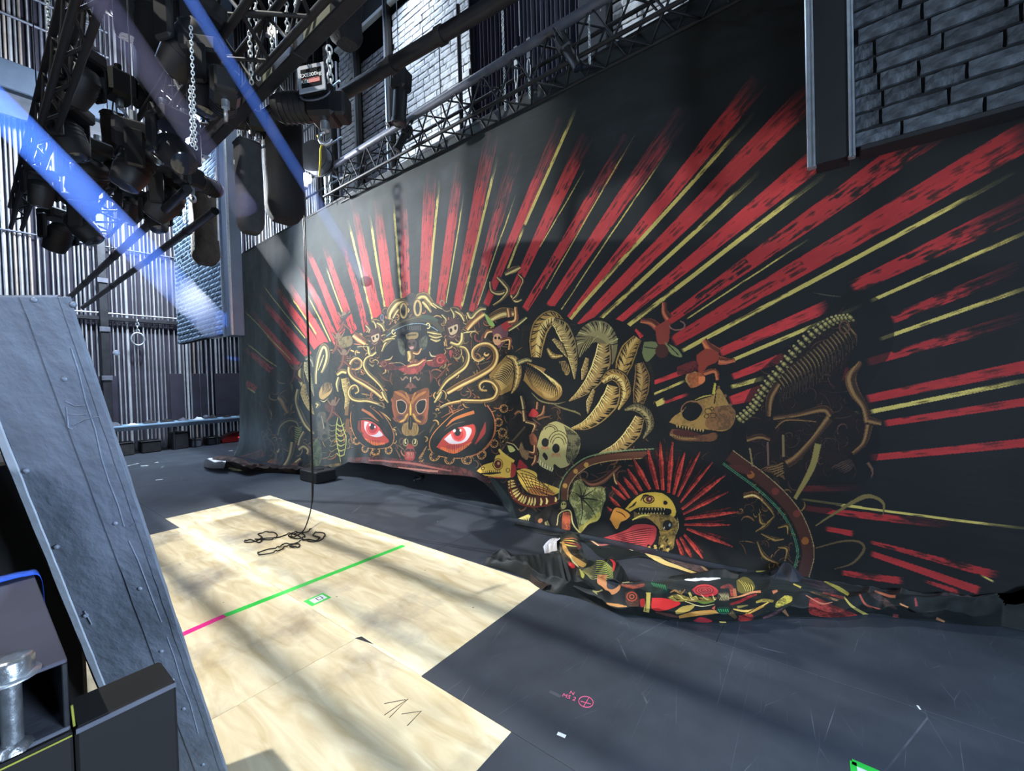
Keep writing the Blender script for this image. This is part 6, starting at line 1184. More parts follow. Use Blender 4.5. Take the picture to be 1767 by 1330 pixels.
for i, (x, z, lb) in enumerate(((1.37, 3.5, 'thin dark pipe at the far left of the low pair crossing the ribbed wall'), (1.72, 3.5, 'thin dark pipe passing behind the brown chain bag, right of the low pair'))):
    t = thing('low_pipe', lb, 'pipe', (x, 7, z)); MB().cyl((x, 4.9 + .4 * i, z), (x, 13.6, z), .042, 10).build('pipe', m_dsteel, t)
    for yy in (6.2, 8.1, 10.4):
        MB().cyl((x, yy, z), (x, yy + .06, z), .05, 10).build('collar', m_black, t); MB().cyl((x, yy + .03, z), (x, yy + .03, 13.98), .005, 6).build('hanger', m_dsteel, t)
# ------------------------------------------------------------------ chains
def chain(label, px, py0, py1, X, pitch=.034, wire=.0048, px1=None, top=None, grp=None):
    b = atx(px if px1 is None else px1, py1, X); z1 = atx(px, py0, X).z if top is None else top
    m = MB(); chain_mesh(m, [b, Vector((b.x, b.y, z1))], pitch, wire, 8 if pitch < .05 else 12); return tag(m.build('chain', m_zinc, None), label, 'chain', grp)
chain('thin galvanised chain at far left over the pale walkway', 84, 0, 172, .55, .034, .0048, 90, 5.6)
chain('galvanised chain on the left of the pair above the tilted pale plate', 326, 150, 252, .78, .0195, .0028, 332); chain('galvanised chain on the right of the pair above the tilted pale plate', 331, 42, 258, .79, .0195, .0028, 338)
chain('galvanised chain left of the pair crossing the blue beam', 426, 0, 145, 1.42, .036, .005, 434, 5.8); chain('galvanised chain right of the pair crossing the blue beam', 440, 0, 138, 1.46, .036, .005, 446, 5.8)
chain('galvanised chain running past the small warm lamp', 462, 0, 108, 1.55, .036, .005, 471, 5.6); chain('galvanised chain left of the pair ending at the box beam', 493, 0, 78, 1.6, .036, .005, 497, 5.4); chain('galvanised chain right of the pair ending at the box beam', 508, 0, 62, 1.64, .036, .005, 513, 5.4)
chain('large link chain hanging just right of the printed hoist', 566, 82, 162, 1.95, .06, .008, 571); chain('short galvanised chain looped into the tall black bag', 472, 150, 195, 1.9, .036, .005, 476)
chain('short chain entering the brown chain bag', 362, 296, 340, 2.1, .036, .0055, 361); chain('thin chain left of the brown chain bag ending at the low pipe', 315, 318, 384, 2.1, .04, .005, 319)
chain('thin chain at left of the small spot lamps', 249, 318, 366, 1.45, .036, .005, 250); chain('short chain entering the grey open bag', 407, 208, 248, 2.0, .036, .005, 415)
chain('bright chain over the dark curtains left of the two shackled slings', 864, 0, 190, 3.66, .034, .005, 872, 6.6); chain('fine bright chain over the cloth top beside the dim bricks', 1016, 12, 110, 3.72, .03, .0045, 1018)
for (x0, y0, x1, y1, lb) in ((886, 82, 892, 180, 'steel sling with shackle hanging from the truss to the cloth, left one'), (910, 66, 914, 170, 'steel sling with shackle hanging from the truss to the cloth, right one'), (568, 300, 562, 352, 'pale hooked sling at far left truss end, left one'), (574, 300, 570, 352, 'pale hooked sling at far left truss end, right one')):
    b = atx(x1, y1, 3.82); tp2 = atx(x0, y0, 3.82); t = thing('cloth_sling', lb, 'sling', b); h = tp2.z - b.z; m = MB(); chain_mesh(m, [b, b + Vector((0, 0, h * .35))], .034, .005, 8); m.build('short_chain', m_zinc, t)
    m = MB(); c = b + Vector((0, 0, h * .5)); m.sweep([c + Vector((0, math.cos(k * .524) * .022, math.sin(k * .524) * h * .16)) for k in range(12)], .006, 5, True); m.build('shackle', m_zinc, t); MB().box(b + Vector((0, 0, h * .84)), (.01, .045, h * .32), None, .002).build('web_sling', m_paper, t)
def wire(label, px, py0, py1, X, r, m, px1=None, grp=None):
    b = atx(px1 or px, py1, X); t = atx(px, py0, X); return tag(MB().cyl(b, Vector((b.x, b.y, t.z if py0 > 2 else t.z + .5)), r, 6).build('suspension_wire', m, None), label, 'wire', grp)
wire('dark drop pole in front of the bright white bricks', 774, 22, 232, 3.95, .03, m_black, 797); wire('thin dark wire over the white bricks left of the drop pole', 755, 60, 250, 3.95, .007, m_black, 763)
wire('thin pale wire at the left edge of the dark curtain', 893, 0, 62, 3.95, .006, m_alu, 897); wire('thin wire above the truss near the dim bricks', 1037, 0, 20, 3.95, .006, m_alu); wire('thin pale wire dropping to the hanging black lamp', 685, 0, 118, 3.5, .006, m_alu, 688)
wire('thin pale vertical wire by the small cold lamp', 309, 165, 250, 1.5, .004, m_alu, 312); wire('thin wire at the left of the small spot lamps', 247, 270, 318, 1.45, .005, m_alu, 249); wire('slim pale cable beside the brown chain bag', 375, 285, 415, 2.1, .008, m_paper, 377)
wire('thin pale vertical rod near the warm lamp', 477, 15, 95, 2.6, .012, m_alu, 478)
# ------------------------------------------------------------------ bags and hoists
def bag(label, pxl, pxr, pyt, pyb, X, m, seed, open_=True, lean=0):
    a, b_ = atx((pxl + pxr) / 2, pyt, X), atx((pxl + pxr) / 2 + lean, pyb, X); dpth = (Vector(((a + b_) / 2)) - Vector(CAM)).dot(Vector(CF)); wd = (pxr - pxl) / FPX * dpth * .5; h = a.z - b_.z
    c = Vector((b_.x, b_.y, b_.z)); t = thing('chain_bag', label, 'bag', c); n, k = 28, 16; rg = np.random.RandomState(seed); nz = vnoise(k + 1, n, 5, seed, 3); vs = []
    for j in range(k + 1):
        f = j / k; r = wd * (1.0 if f > .12 else .62 + .38 * (f / .12) ** .5) * (1 - .06 * math.sin(f * 3)) * (1 - .05 * (f > .93))
        for i in range(n):
            th = i * 2 * math.pi / n; sq = 1 / max(abs(math.cos(th)), abs(math.sin(th))) ** .55; rr = r * sq * .86 * (1 + .16 * (nz[j, i] - .5) + .035 * math.sin(th * 5 + seed + f * 4))
            vs.append(c + Vector((math.cos(th) * rr, math.sin(th) * rr, f * h)))
    fs = [(j * n + i, j * n + (i + 1) % n, (j + 1) * n + (i + 1) % n, (j + 1) * n + i) for j in range(k) for i in range(n)]
    m_ = MB().add(vs, fs, True); m_.add(vs[:n], [tuple(range(n))[::-1]]); m_.add([v - Vector((0, 0, h * .06)) for v in vs[-n:]], [tuple(range(n))]); m_.build('bag', m, t)
    MB().sweep([v * 1.0 + Vector((0, 0, .004)) for v in vs[-n:]], .010, 6, True).build('rim', m_dsteel, t)
    b = MB()
    for sgn in (-1, 1): b.sweep([c + Vector((0, sgn * wd * .8, h)), c + Vector((0, sgn * wd * .6, h + wd * .9)), c + Vector((0, 0, h + wd * 1.6))], .008, 5)
    b.build('bridle', m_blackplastic, t); return t
bag('tall black chain bag hanging left of the bright lamp', 456, 524, 196, 382, 2.2, m_blkbag, 3, lean=2)
bag('grey open chain bag between the column and the tall black bag', 404, 450, 250, 402, 1.62, m_bag, 4, lean=6)
bag('brown grey chain bag hanging in front of the far brick flat', 330, 377, 338, 456, 2.1, mat('brown_bag_cloth', (.20, .185, .175), .92, 0, .4, 10, .6, 30), 5, lean=2)
bag('big black chain bag at the top of the left rig', 236, 322, 28, 198, 1.35, m_blkbag, 6, lean=4)
bag('black chain bag hanging at the top beside the lit bricks', 566, 624, -30, 78, 2.3, m_blkbag, 7, lean=4)
bag('dark brown bag hanging among the left lamps', 178, 222, 198, 318, 1.2, mat('brown_black_cloth', (.12, .105, .10), .9, 0, .4, 9, .5, 40), 8, lean=3)
bag('black bag at the very top left of the rig', 196, 240, -40, 66, 1.1, m_bag, 9, lean=3)
def frame_at(c, xa, ya):
    xa = xa.normalized(); za = xa.cross(ya).normalized(); ya = za.cross(xa); return Matrix((xa, ya, za)).transposed()
def hoist(label, c, s=1.0, rotz=.6, plate=None, grp=None):
    """electric chain hoist: ribbed motor body, gearbox, chain guide, lower hook"""
    c = Vector(c); R = Matrix.Rotation(rotz, 3, 'Z'); t = thing('chain_hoist', label, 'hoist', c); P = lambda x, y, z: c + R @ (Vector((x, y, z)) * s)
    b = MB(); b.box(P(0, 0, 0), (.24 * s, .24 * s, .26 * s), R, .03 * s); b.build('gearbox', m_blackplastic, t)
    b = MB(); b.lathe(P(.12, 0, 0), [(.11 * s, 0), (.115 * s, .03 * s), (.115 * s, .24 * s), (.09 * s, .29 * s), (.03 * s, .30 * s)], 14, R @ Matrix.Rotation(math.pi / 2, 3, 'Y')); b.build('motor', m_black, t)
    b = MB()
    for k in range(5): b.lathe(P(.16 + .045 * k, 0, 0), [(.122 * s, 0), (.122 * s, .012 * s)], 14, R @ Matrix.Rotation(math.pi / 2, 3, 'Y'))
    b.build('cooling_fins', m_dsteel, t)
    MB().box(P(-.15, 0, -.02), (.10 * s, .18 * s, .20 * s), R, .02 * s).build('control_cover', m_black, t)
    b = MB(); b.cyl(P(0, 0, -.13), P(0, 0, -.2), .035 * s, 10); b.sweep([P(math.sin(a) * .05, 0, -.26 + math.cos(a) * .05) for a in [k * .45 for k in range(11)]], .016 * s, 6); b.build('hook', m_alu, t)
    MB().cyl(P(0, 0, .13), P(0, 0, .22), .03 * s, 10).build('suspension_eye', m_dsteel, t); return t
# the hoist whose rating plate can be read
D_ = 3.35; pc = [dep(506, 120, D_ + .02), dep(553, 112, D_), dep(572, 152, D_ - .03), dep(527, 163, D_)]
ctr = sum(pc, Vector()) / 4; xa = ((pc[1] - pc[0]) + (pc[2] - pc[3])); ya = ((pc[0] - pc[3]) + (pc[1] - pc[2])); Rm = frame_at(ctr, xa, ya); nz_ = Rm @ Vector((0, 0, 1)); wdt = xa.length / 2; hgt = ya.length / 2
hb = ctr - nz_ * .16 + Vector((0, 0, -.10)); H1 = hoist('black chain hoist with a printed 1000kg rating plate facing the camera', hb, 1.0, 2.2)
MB().box(ctr - nz_ * .02, (wdt * .9, hgt * .9, .06), Rm, .015).build('plate_mount', m_blackplastic, H1)
pl = MB().box(ctr + nz_ * .012, (wdt, hgt, .012), Rm, .01).build('rating_plate', mat('plate_grey', (.55, .57, .60), .6), H1)
MB().box(ctr + nz_ * .0195, (wdt * .76, hgt * .66, .004), Rm, .002).build('dark_field', m_label, pl)
MB().box(ctr + nz_ * .0225 + Rm @ Vector((wdt * .12, -hgt * .13, 0)), (wdt * .40, hgt * .13, .003), Rm).build('red_band', m_red, pl)
def ptext(s, size, ox, oy, m): 
    o = text(s, size, Vector((0, 0, 0)), 0, m, None, 'lettering', .0006); M4 = Rm.to_4x4(); M4.translation = ctr + nz_ * .0245 + Rm @ Vector((ox, oy, 0)) - org(H1); o.parent = pl; o.matrix_local = M4
ptext('EXE', wdt * .20, -wdt * .235, hgt * .085, m_white); ptext('1000kg', wdt * .19, wdt * .115, hgt * .085, m_white); ptext('RISE', wdt * .17, -wdt * .225, -hgt * .135, m_white)
MB().box(ctr + nz_ * .021 + Rm @ Vector((0, hgt * -.03, 0)), (wdt * .66, hgt * .012, .002), Rm).build('red_rule', m_red, pl)
b = MB(); b.sweep([ctr + Rm @ Vector((math.cos(a) * wdt * .55, -hgt * .45 + math.sin(a) * hgt * .22, -.02)) for a in [math.pi + k * .35 for k in range(10)]], .008, 6); b.build('plate_guard', m_gsteel, H1)
H2 = hoist('black chain hoist with a tilted pale plate on its top, below the chain pair', atx(330, 308, 1.42), .72, .4)
Dq = 4.3; pc = [dep(303, 262, Dq), dep(322, 250, Dq + .1), dep(347, 276, Dq), dep(326, 296, Dq - .1)]; ctr2 = sum(pc, Vector()) / 4; R2 = frame_at(ctr2, pc[2] - pc[3] + pc[1] - pc[0], pc[0] - pc[3] + pc[1] - pc[2]); w2 = (pc[2] - pc[3]).length; h2 = (pc[0] - pc[3]).length
for k, (f, m) in enumerate(((1, m_white), (.72, m_gsteel), (.5, m_white), (.28, m_alu))): MB().box(ctr2 + R2 @ Vector((0, 0, .004 * k)), (w2 * f, h2 * f, .006), R2, .002).build('top_plate', m, H2)
hoist('dark chain hoist crossed by the blue beam beside the box beam', atx(388, 150, 1.0), .62, 1.3); hoist('dark chain hoist above the big black bag', atx(258, 10, 1.35), 1.1, 2.4); hoist('dark chain hoist left of the tall black bag', atx(446, 214, 2.0), .8, 2.7)
hoist('dark chain hoist at the top left beside the pale walkway', atx(205, 150, 1.0), .95, .2); hoist('dark chain hoist at the very top near the chain row', atx(340, 40, 1.0), .62, .9)
# cable drum with yellow sling
c = atx(546, 274, 3.38); dr = thing('cable_drum', 'grey round drum with a yellow sling beside the brightest lamp', 'drum', c); Rd = Matrix.Rotation(.5, 3, 'Z') @ Matrix.Rotation(math.pi / 2, 3, 'Y')
MB().lathe(c, [(.20, -.09), (.22, -.07), (.22, .07), (.20, .09), (.06, .095)], 20, Rd).build('drum', m_gsteel, dr); MB().lathe(c, [(.235, -.1), (.235, -.085)], 20, Rd).build('flange', m_dsteel, dr); MB().lathe(c, [(.235, .085), (.235, .1)], 20, Rd).build('flange', m_dsteel, dr)
q, _ = spline([atx(549, 236, 2.96), atx(556, 246, 2.94), atx(553, 262, 2.93), atx(552, 285, 2.93), atx(551, 305, 2.93)], None, 6) if False else (None, None)
MB().sweep([atx(x, y, 3.26) for x, y in ((548, 234), (553, 238), (556, 248), (553, 258), (553, 275), (552, 290), (551, 304))], .014, 6).build('yellow_sling', m_yellow, dr)
# ------------------------------------------------------------------ lamps on the rig
m_lens = mat('lens_glass', (.12, .14, .18), .12, 0, 0, 5, 0, 30, .8)
def moving_head(label, c, s, rz, tilt, grp=None):
    c = Vector(c); R = Matrix.Rotation(rz, 3, 'Z'); t = thing('moving_head_lamp', label, 'stage lamp', c); P = lambda x, y, z: c + R @ (Vector((x, y, z)) * s)
    MB().box(P(0, 0, 0), (.34 * s, .30 * s, .14 * s), R, .025 * s).build('base', m_black, t)
    for sx in (-1, 1): b = MB(); b.box(P(sx * .19, 0, -.20), (.05 * s, .14 * s, .34 * s), R, .018 * s); b.build('yoke_arm', m_blackplastic, t)
    RT = R @ Matrix.Rotation(tilt, 3, 'X'); b = MB(); hc_ = P(0, 0, -.30)
    b.lathe(hc_ + RT @ Vector((0, 0, .19 * s)), [(.06 * s, 0), (.11 * s, -.02 * s), (.145 * s, -.10 * s), (.15 * s, -.26 * s), (.13 * s, -.36 * s), (.12 * s, -.40 * s)], 16, RT, 1, .92); hd = b.build('head', m_black, t)
    b = MB(); b.lathe(hc_ + RT @ Vector((0, 0, -.212 * s)), [(.112 * s, 0), (.09 * s, -.014 * s), (.03 * s, -.022 * s)], 16, RT); b.build('lens', m_lens, hd)
    b = MB()
    for k in range(4): b.lathe(hc_ + RT @ Vector((0, 0, (.10 - .05 * k) * s)), [(.153 * s, 0), (.153 * s, -.014 * s)], 16, RT, 1, .92)
    b.build('head_ribs', m_dsteel, hd)
    for sx in (-1, 1): MB().cyl(P(sx * .09, 0, .07), P(sx * .09, 0, .17), .03 * s, 8).build('clamp', m_alu, t)
    MB().cyl(P(0, 0, .06), Vector((c.x, c.y, 13.98)), .005, 6).build('hanger', m_dsteel, t)
    return t
MH = [((100, 372), .95, 1.05, .5, .5, 'black moving lamp lowest at left in front of the ribbed wall'), ((140, 350), .95, .95, 1.1, -.6, 'black moving lamp low at left, right of the lowest one'), ((285, 305), 1.4, .95, .9, .7, 'black moving lamp left of the brown chain bag'), ((268, 345), 1.4, .7, .2, -.4, 'small black moving lamp hanging under the chain left of the brown bag'), ((222, 330), 1.3, .7, .6, .4, 'small black moving lamp above the left low pipe'), ((150, 255), .9, 1.05, .3, .9, 'black moving lamp beside the dark brown bag'), ((118, 190), .7, .9, .9, -.3, 'black moving lamp high at left by the chain'), ((230, 232), .98, .94, 1.4, .4, 'black moving lamp under the big black bag'), ((300, 210), 1.04, .77, .2, -.8, 'black moving lamp below the big black bag, nearer the chain pair'), ((355, 95), 1.02, .72, .9, .2, 'black moving lamp right of the big black bag'), ((135, 95), .7, .85, .5, .6, 'black moving lamp high beside the truss at left'), ((330, 10), .98, .94, .4, 1.0, 'black moving lamp at the top edge above the chain pair'), ((70, 300), .6, .7, .3, .3, 'small black moving lamp against the ribs at left')]
for (px, py), X, s, rz, ti, lb in MH: moving_head(lb, atx(px, py, X), s, rz, ti)
def profile_lamp(label, c, s, rz, tilt):
    c = Vector(c); R = Matrix.Rotation(rz, 3, 'Z') @ Matrix.Rotation(tilt, 3, 'X'); t = thing('profile_lamp', label, 'stage lamp', c)
    MB().box(c, (.18 * s, .20 * s, .22 * s), R, .03 * s).build('lamp_house', m_black, t); b = MB(); b.lathe(c + R @ Vector((0, 0, -.10 * s)), [(.075 * s, 0), (.075 * s, -.30 * s), (.085 * s, -.31 * s), (.085 * s, -.36 * s)], 14, R); b.build('barrel', m_black, t)
    b = MB(); b.sweep([c + R @ (Vector((x, 0, z)) * s) for x, z in ((-.13, -.05), (-.13, .14), (0, .2), (.13, .14), (.13, -.05))], .014 * s, 6); b.build('yoke', m_dsteel, t); MB().cyl(c + R @ Vector((0, 0, .19 * s)), c + R @ Vector((0, 0, .3 * s)), .03 * s, 8).build('clamp', m_dsteel, t)
    b = MB(); b.lathe(c + R @ Vector((0, 0, -.455 * s)), [(.07 * s, 0), (.05 * s, -.01 * s), (.02 * s, -.014 * s)], 12, R); b.build('lens', m_lens, t); return t
profile_lamp('black lamp with long barrel hanging before the dark grey bricks', atx(692, 140, 3.2), 1.05, .3, .1); profile_lamp('small black lamp on the truss just left of the bright bricks foot', atx(702, 226, 3.55), .62, .8, .5); profile_lamp('black lamp under the truss in front of the grey curtain', atx(972, 76, 3.55), .62, .4, -.5); profile_lamp('small black lamp at the foot of the hanging black lamp', atx(690, 205, 3.55), .45, 1.2, .9)
def led(label, px, py, X, r, col, s):
    c = atx(px, py, X); t = thing('work_light', label, 'lamp', c); b = MB(); b.lathe(c, [(r * .25, -r * .9), (r * .8, -r * .55), (r, 0), (r * .8, r * .55), (r * .25, r * .9)], 14); b.build('lit_globe', emit('lit_globe', col, s), t)
    MB().box(c + Vector((.0, r * 1.9, .0)), (r * 2.4, r * 1.4, r * 2.2), None, r * .2).build('housing', m_gsteel, t); MB().cyl(c + Vector((0, r * 1.9, r)), Vector((c.x, c.y + r * 1.9, 13.98)), .004, 6).build('hanger', m_dsteel, t); return c
lc = led('brightest white work light at the left end of the cloth truss', 528, 308, 3.3, .085, (1, 1, 1), 40); led('oval cold work light among the left rig lamps', 293, 226, 1.9, .06, (.9, .95, 1), 18); led('small warm work light behind the chain row', 472, 52, 2.6, .05, (1, .93, .82), 24); led('tiny white work light at left above the small lamps', 250, 303, 2.4, .05, (1, .96, .9), 14)
lamp('work_light_spill', 'POINT', lc + Vector((-.05, -.15, 0)), lc, 26, (.75, .85, 1.0), .08)
# access rails beside the far end of the set
sc = thing('access_scaffold', 'pale scaffold rails behind the brightest lamp at the set corner', 'scaffold', atx(560, 330, 4.6)); b0 = atx(545, 340, 4.6); 
for k, dz in enumerate((0, .35, .75, 1.4, 1.8)): MB().cyl((4.5, b0.y - 1.2, b0.z + dz), (4.5, b0.y + 1.8, b0.z + dz), .022, 8).build('rail', m_alu, sc)
for k in range(5): MB().cyl((4.5, b0.y - 1.1 + k * .7, b0.z - 1.0), (4.5, b0.y - 1.1 + k * .7, b0.z + 2.2), .022, 8).build('standard', m_gsteel, sc)
MB().bar((4.5, b0.y - 1.1, b0.z), (4.5, b0.y + 1.7, b0.z + 1.5), .05, .03).build('cross_brace', m_alu, sc)

# ------------------------------------------------------------------ added flags that shade the cloth's upper right (small, high in the rig)
cl = thing('cloth_flag', 'small black flags added in the rig to shade the cloth top', 'added light blocker', (1.788, 7.6, 4.6))
for ya, yb in ((7.36, 7.636), (7.652, 7.844)): MB().box((1.788, (ya + yb) / 2, 4.665), (.004, yb - ya, .19)).build('flag', m_black, cl)
MB().box((1.788, 7.60, 4.77), (.012, .50, .02)).build('flag_bar', m_dsteel, cl); MB().cyl((1.788, 7.6, 4.77), (1.788, 7.6, 13.95), .012, 8).build('stem', m_dsteel, cl)
# ------------------------------------------------------------------ added cones of haze with added unseen lamps, drawing the streaks
def beam(label, p0, p1, back, r1, col, power, dens):
    p0 = Vector(p0); p1 = Vector(p1); d = (p1 - p0).normalized(); L = (p1 - p0).length; r0 = r1 * back / (back + L)
    m = bpy.data.materials.new('haze'); m.use_nodes = True; nt = m.node_tree; nt.nodes.remove(nt.nodes['Principled BSDF']); vs = nt.nodes.new('ShaderNodeVolumeScatter'); vs.inputs['Density'].default_value = dens; vs.inputs['Anisotropy'].default_value = .0
    nt.links.new(vs.outputs[0], nt.nodes['Material Output'].inputs['Volume'])
    o = MB().cyl(p0, p1 - d * .02, r0, 16, r1).build('haze', m, None, 'stuff'); o['label'] = label
    lamp('added_beam_lamp', 'SPOT', p0 - d * back, p1, power, col, .003, 2 * math.degrees(math.atan(r1 / (L + back))), .1)
beam('thin bright blue light beam in added haze crossing the chains to the cloth', dep(292, -60, 1.7), atx(632, 486, 3.85), 2.6, .085, (.06, .22, 1.0), 42000, .4)
beam('wide blue light beam in added haze across the left lamps to the brick flat', dep(-60, 130, 1.8), atx(370, 560, 3.16), 2.6, .30, (.055, .21, 1.0), 56000, .25)
beam('pale violet light beam in added haze passing behind the chain pair', dep(140, -50, 1.7), atx(540, 530, 3.85), 2.6, .20, (.40, .38, 1.0), 4500, .25)

# fly bars above the deck, out of view, whose shadows band the plywood
for i, (xs, lb) in enumerate(((.35, 'first'), (1.05, 'second'), (1.62, 'third'), (2.2, 'fourth'), (2.85, 'fifth'))):
    xp = -4.5 + (xs + 4.5) * .5385; t = thing('fly_bar', 'dark fly bar high over the left of the deck, ' + lb + ' from the hall side wall', 'pipe', (xp, 3, 6), 'fly bars over the deck')
    MB().cyl((xp, -3.5, 6), (xp, 9.5, 6), .034, 10).build('bar', m_dsteel, t)
    for yy in (-2, 3, 8): MB().cyl((xp, yy, 6), (xp, yy, 13.98), .005, 6).build('hanger', m_dsteel, t)
# ------------------------------------------------------------------ foreground: leaning riveted girder, tube, bolt, bracket
m_grd = mat('girder_grey', (.46, .49, .54), .5, .15, .22, 5, .6, 26)
m_grdstrip = mat('girder_pale_edge', (.66, .69, .73), .55, .1, .12, 12, .2, 40)
TR = dep(120, 512, .86); D1 = Vector(ray(885, 2800)).normalized(); D2 = (Vector(-CR) - Vector(CU) * .025); D2 = (D2 - D1 * D2.dot(D1)).normalized(); NN = D1.cross(D2); 
if NN.dot(Vector(CAM) - TR) < 0: NN = -NN
LEN = (TR.z - .012) / -D1.z
gd = thing('riveted_girder', 'leaning grey painted girder with rivets and seams at the left front', 'girder', TR + D1 * LEN)
def slabpt(x, y):   # where a sight line meets the girder's face
    d = Vector(ray(x, y)); t = (TR - Vector(CAM)).dot(NN) / d.dot(NN); p = Vector(CAM) + d * t; return (p - TR).dot(D1), (p - TR).dot(D2)
def SP(s, t, h=0.0): return TR + D1 * s + D2 * t + NN * h
def plate(name, t0, t1, s0, s1, h, th, m, seed=1, ts=None):
    n = 40; b = MB(); rg = random.Random(seed); vs = []
    e0 = [rg.uniform(-.0012, .0012) for _ in range(n + 1)]; e1 = [rg.uniform(-.0012, .0012) for _ in range(n + 1)]
    for i in range(n + 1):
        s = s0 + (s1 - s0) * i / n; a = t0 + e0[i]; c = t1 + e1[i]
        if ts: a += ts[0] * i / n; c += ts[1] * i / n
        vs += [SP(s, a, h), SP(s, a + .0015, h + .0012) if False else SP(s, a + .001, h), SP(s, c - .001, h), SP(s, c, h - .001), SP(s, c, h - th), SP(s, a, h - th)]
    f = []
    for i in range(n):
        for k in range(6): f.append((i * 6 + k, i * 6 + (k + 1) % 6, (i + 1) * 6 + (k + 1) % 6, (i + 1) * 6 + k))
    f += [tuple(range(6))[::-1], tuple(n * 6 + k for k in range(6))]
    return b.add(vs, f).build(name, m, gd)
s_a, t_a = slabpt(38, 515); s_b, t_b = slabpt(268, 1139); s_c, t_c = slabpt(10, 620); s_w, t_w = slabpt(165, 1178); s_w2, t_w2 = slabpt(10, 800)
ed0 = slabpt(120, 512)[1]; ed1 = slabpt(370, 1262)
k1 = (ed1[1] - ed0) / ed1[0] * LEN
seam = lambda s: t_a + (t_b - t_a) * (s - s_a) / (s_b - s_a)
wst = lambda s: t_w2 + (t_w - t_w2) * (s - s_w2) / (s_w - s_w2)
MB().add([SP(0, ed0 + .03, -.003), SP(0, wst(0), -.003), SP(LEN, wst(LEN), -.003), SP(LEN, ed0 + k1 + .03, -.003), SP(0, ed0 + .05, -.03), SP(0, wst(0), -.03), SP(LEN, wst(LEN), -.03), SP(LEN, ed0 + k1 + .05, -.03)], [(0, 1, 2, 3), (7, 6, 5, 4), (0, 4, 5, 1), (1, 5, 6, 2), (2, 6, 7, 3), (3, 7, 4, 0)]).build('core', m_dsteel, gd)
plate('outer_plate', ed0, seam(0), 0, LEN, .004, .006, m_grd, 1, (k1, seam(LEN) - seam(0)))
plate('middle_plate', seam(0) + .0025, wst(0) - .027, 0, LEN, .0, .004, m_grd, 2, (seam(LEN) - seam(0), wst(LEN) - wst(0)))
plate('pale_edge_strip', wst(0) - .025, wst(0) - .006, .0, LEN, .003, .006, m_grdstrip, 3, (wst(LEN) - wst(0), wst(LEN) - wst(0)))
plate('dark_edge', wst(0) - .0045, wst(0) + .004, .0, LEN, -.001, .006, m_dsteel, 4, (wst(LEN) - wst(0), wst(LEN) - wst(0)))
plate('outer_welt', ed0 + .0, ed0 + .018, 0, LEN, .0062, .004, m_grd, 5, (k1, k1))
# paler flat bands left by old packing tape, and the rivets
def rivet(x, y, r=.0058):
    s, t = slabpt(x, y); b = MB(); R = Matrix((D2, D1, NN)).transposed(); b.lathe(SP(s, t, .004), [(r * 1.05, -.003), (r, .0005), (r * .85, r * .42), (r * .5, r * .62), (r * .1, r * .7)], 10, R); return b.build('rivet', m_grd, gd)
for x, y in ((115, 653), (48, 811), (202, 901), (100, 942), (244, 1013), (281, 1121), (319, 1220), (352, 1316), (150, 1060), (203, 608), (129, 525), (300, 1170), (63, 517)): rivet(x, y)
for x0, y0, x1, y1, w in ((120, 690, 150, 735, .03),):
    pass
def bead(pts, r, nm='weld_bead'):
    b = MB(); b.sweep([SP(*slabpt(x, y), .0045) for x, y in pts], r, 5); return b.build(nm, m_grd, gd)
rg = random.Random(8)
for pts in ([(119, 700), (122, 735), (130, 740)], [(128, 733), (150, 722), (178, 716)], [(117, 690), (135, 700), (150, 698)], [(121, 712), (140, 716), (152, 712)], [(128, 600), (140, 640), (152, 690), (168, 740), (178, 790), (192, 830), (206, 870), (218, 905)], [(225, 930), (240, 965), (255, 1000), (268, 1034), (282, 1070)], [(290, 1095), (302, 1130), (315, 1170), (330, 1210), (345, 1262)], [(228, 905), (245, 895)], [(150, 1052), (162, 1075)]):
    bead([(x + rg.uniform(-1.2, 1.2), y + rg.uniform(-1.2, 1.2)) for x, y in pts], .0016)
# tube along the depth of the hall with its open end towards us
ec = dep(116, 1136, .60); YE = ec.y; rt = Vector((1, 0, 0))
def py(x, y): return aty(x, y, YE)
tz1 = ec.z; tz0 = py(128, 1256).z; tx1 = ec.x; tx0 = tx1 - .16; far = aty(45, 985, YE)
d = Vector(ray(46, 984)); far = Vector(CAM) + d * ((tz1 - CAM[2]) / d.z); TL = far.y
tt = .006
tb_ = thing('box_tube', 'hollow dark grey steel box tube with open end at the lower left', 'tube', (tx1 - .08, YE, tz0))
yc, yl = (YE + TL) / 2, TL - YE
m_dullblack = mat('dull_black', (.06, .055, .055), .8, 0, .2, 5)
m_tubetop = mat('tube_paint', (.27, .27, .32), .5, .2, .15, 6)
MB().box((tx1 - .08, yc, tz1 - tt / 2), (.16, yl, tt), None, .0015).build('top_wall', m_tubetop, tb_); MB().box((tx1 - .08, yc, tz0 + tt / 2), (.16, yl, tt), None, .0015).build('bottom_wall', m_gsteel, tb_)
MB().box((tx1 - tt / 2, yc, (tz0 + tz1) / 2), (tt, yl, tz1 - tz0 - 2 * tt), None, .001).build('side_wall', m_dsteel, tb_); MB().box((tx0 + tt / 2, yc, (tz0 + tz1) / 2), (tt, yl, tz1 - tz0 - 2 * tt), None, .001).build('side_wall', m_dsteel, tb_)
MB().box((tx1 - .08, TL - .01, (tz0 + tz1) / 2), (.148, .01, tz1 - tz0 - .014)).build('end_plate', m_black, tb_)
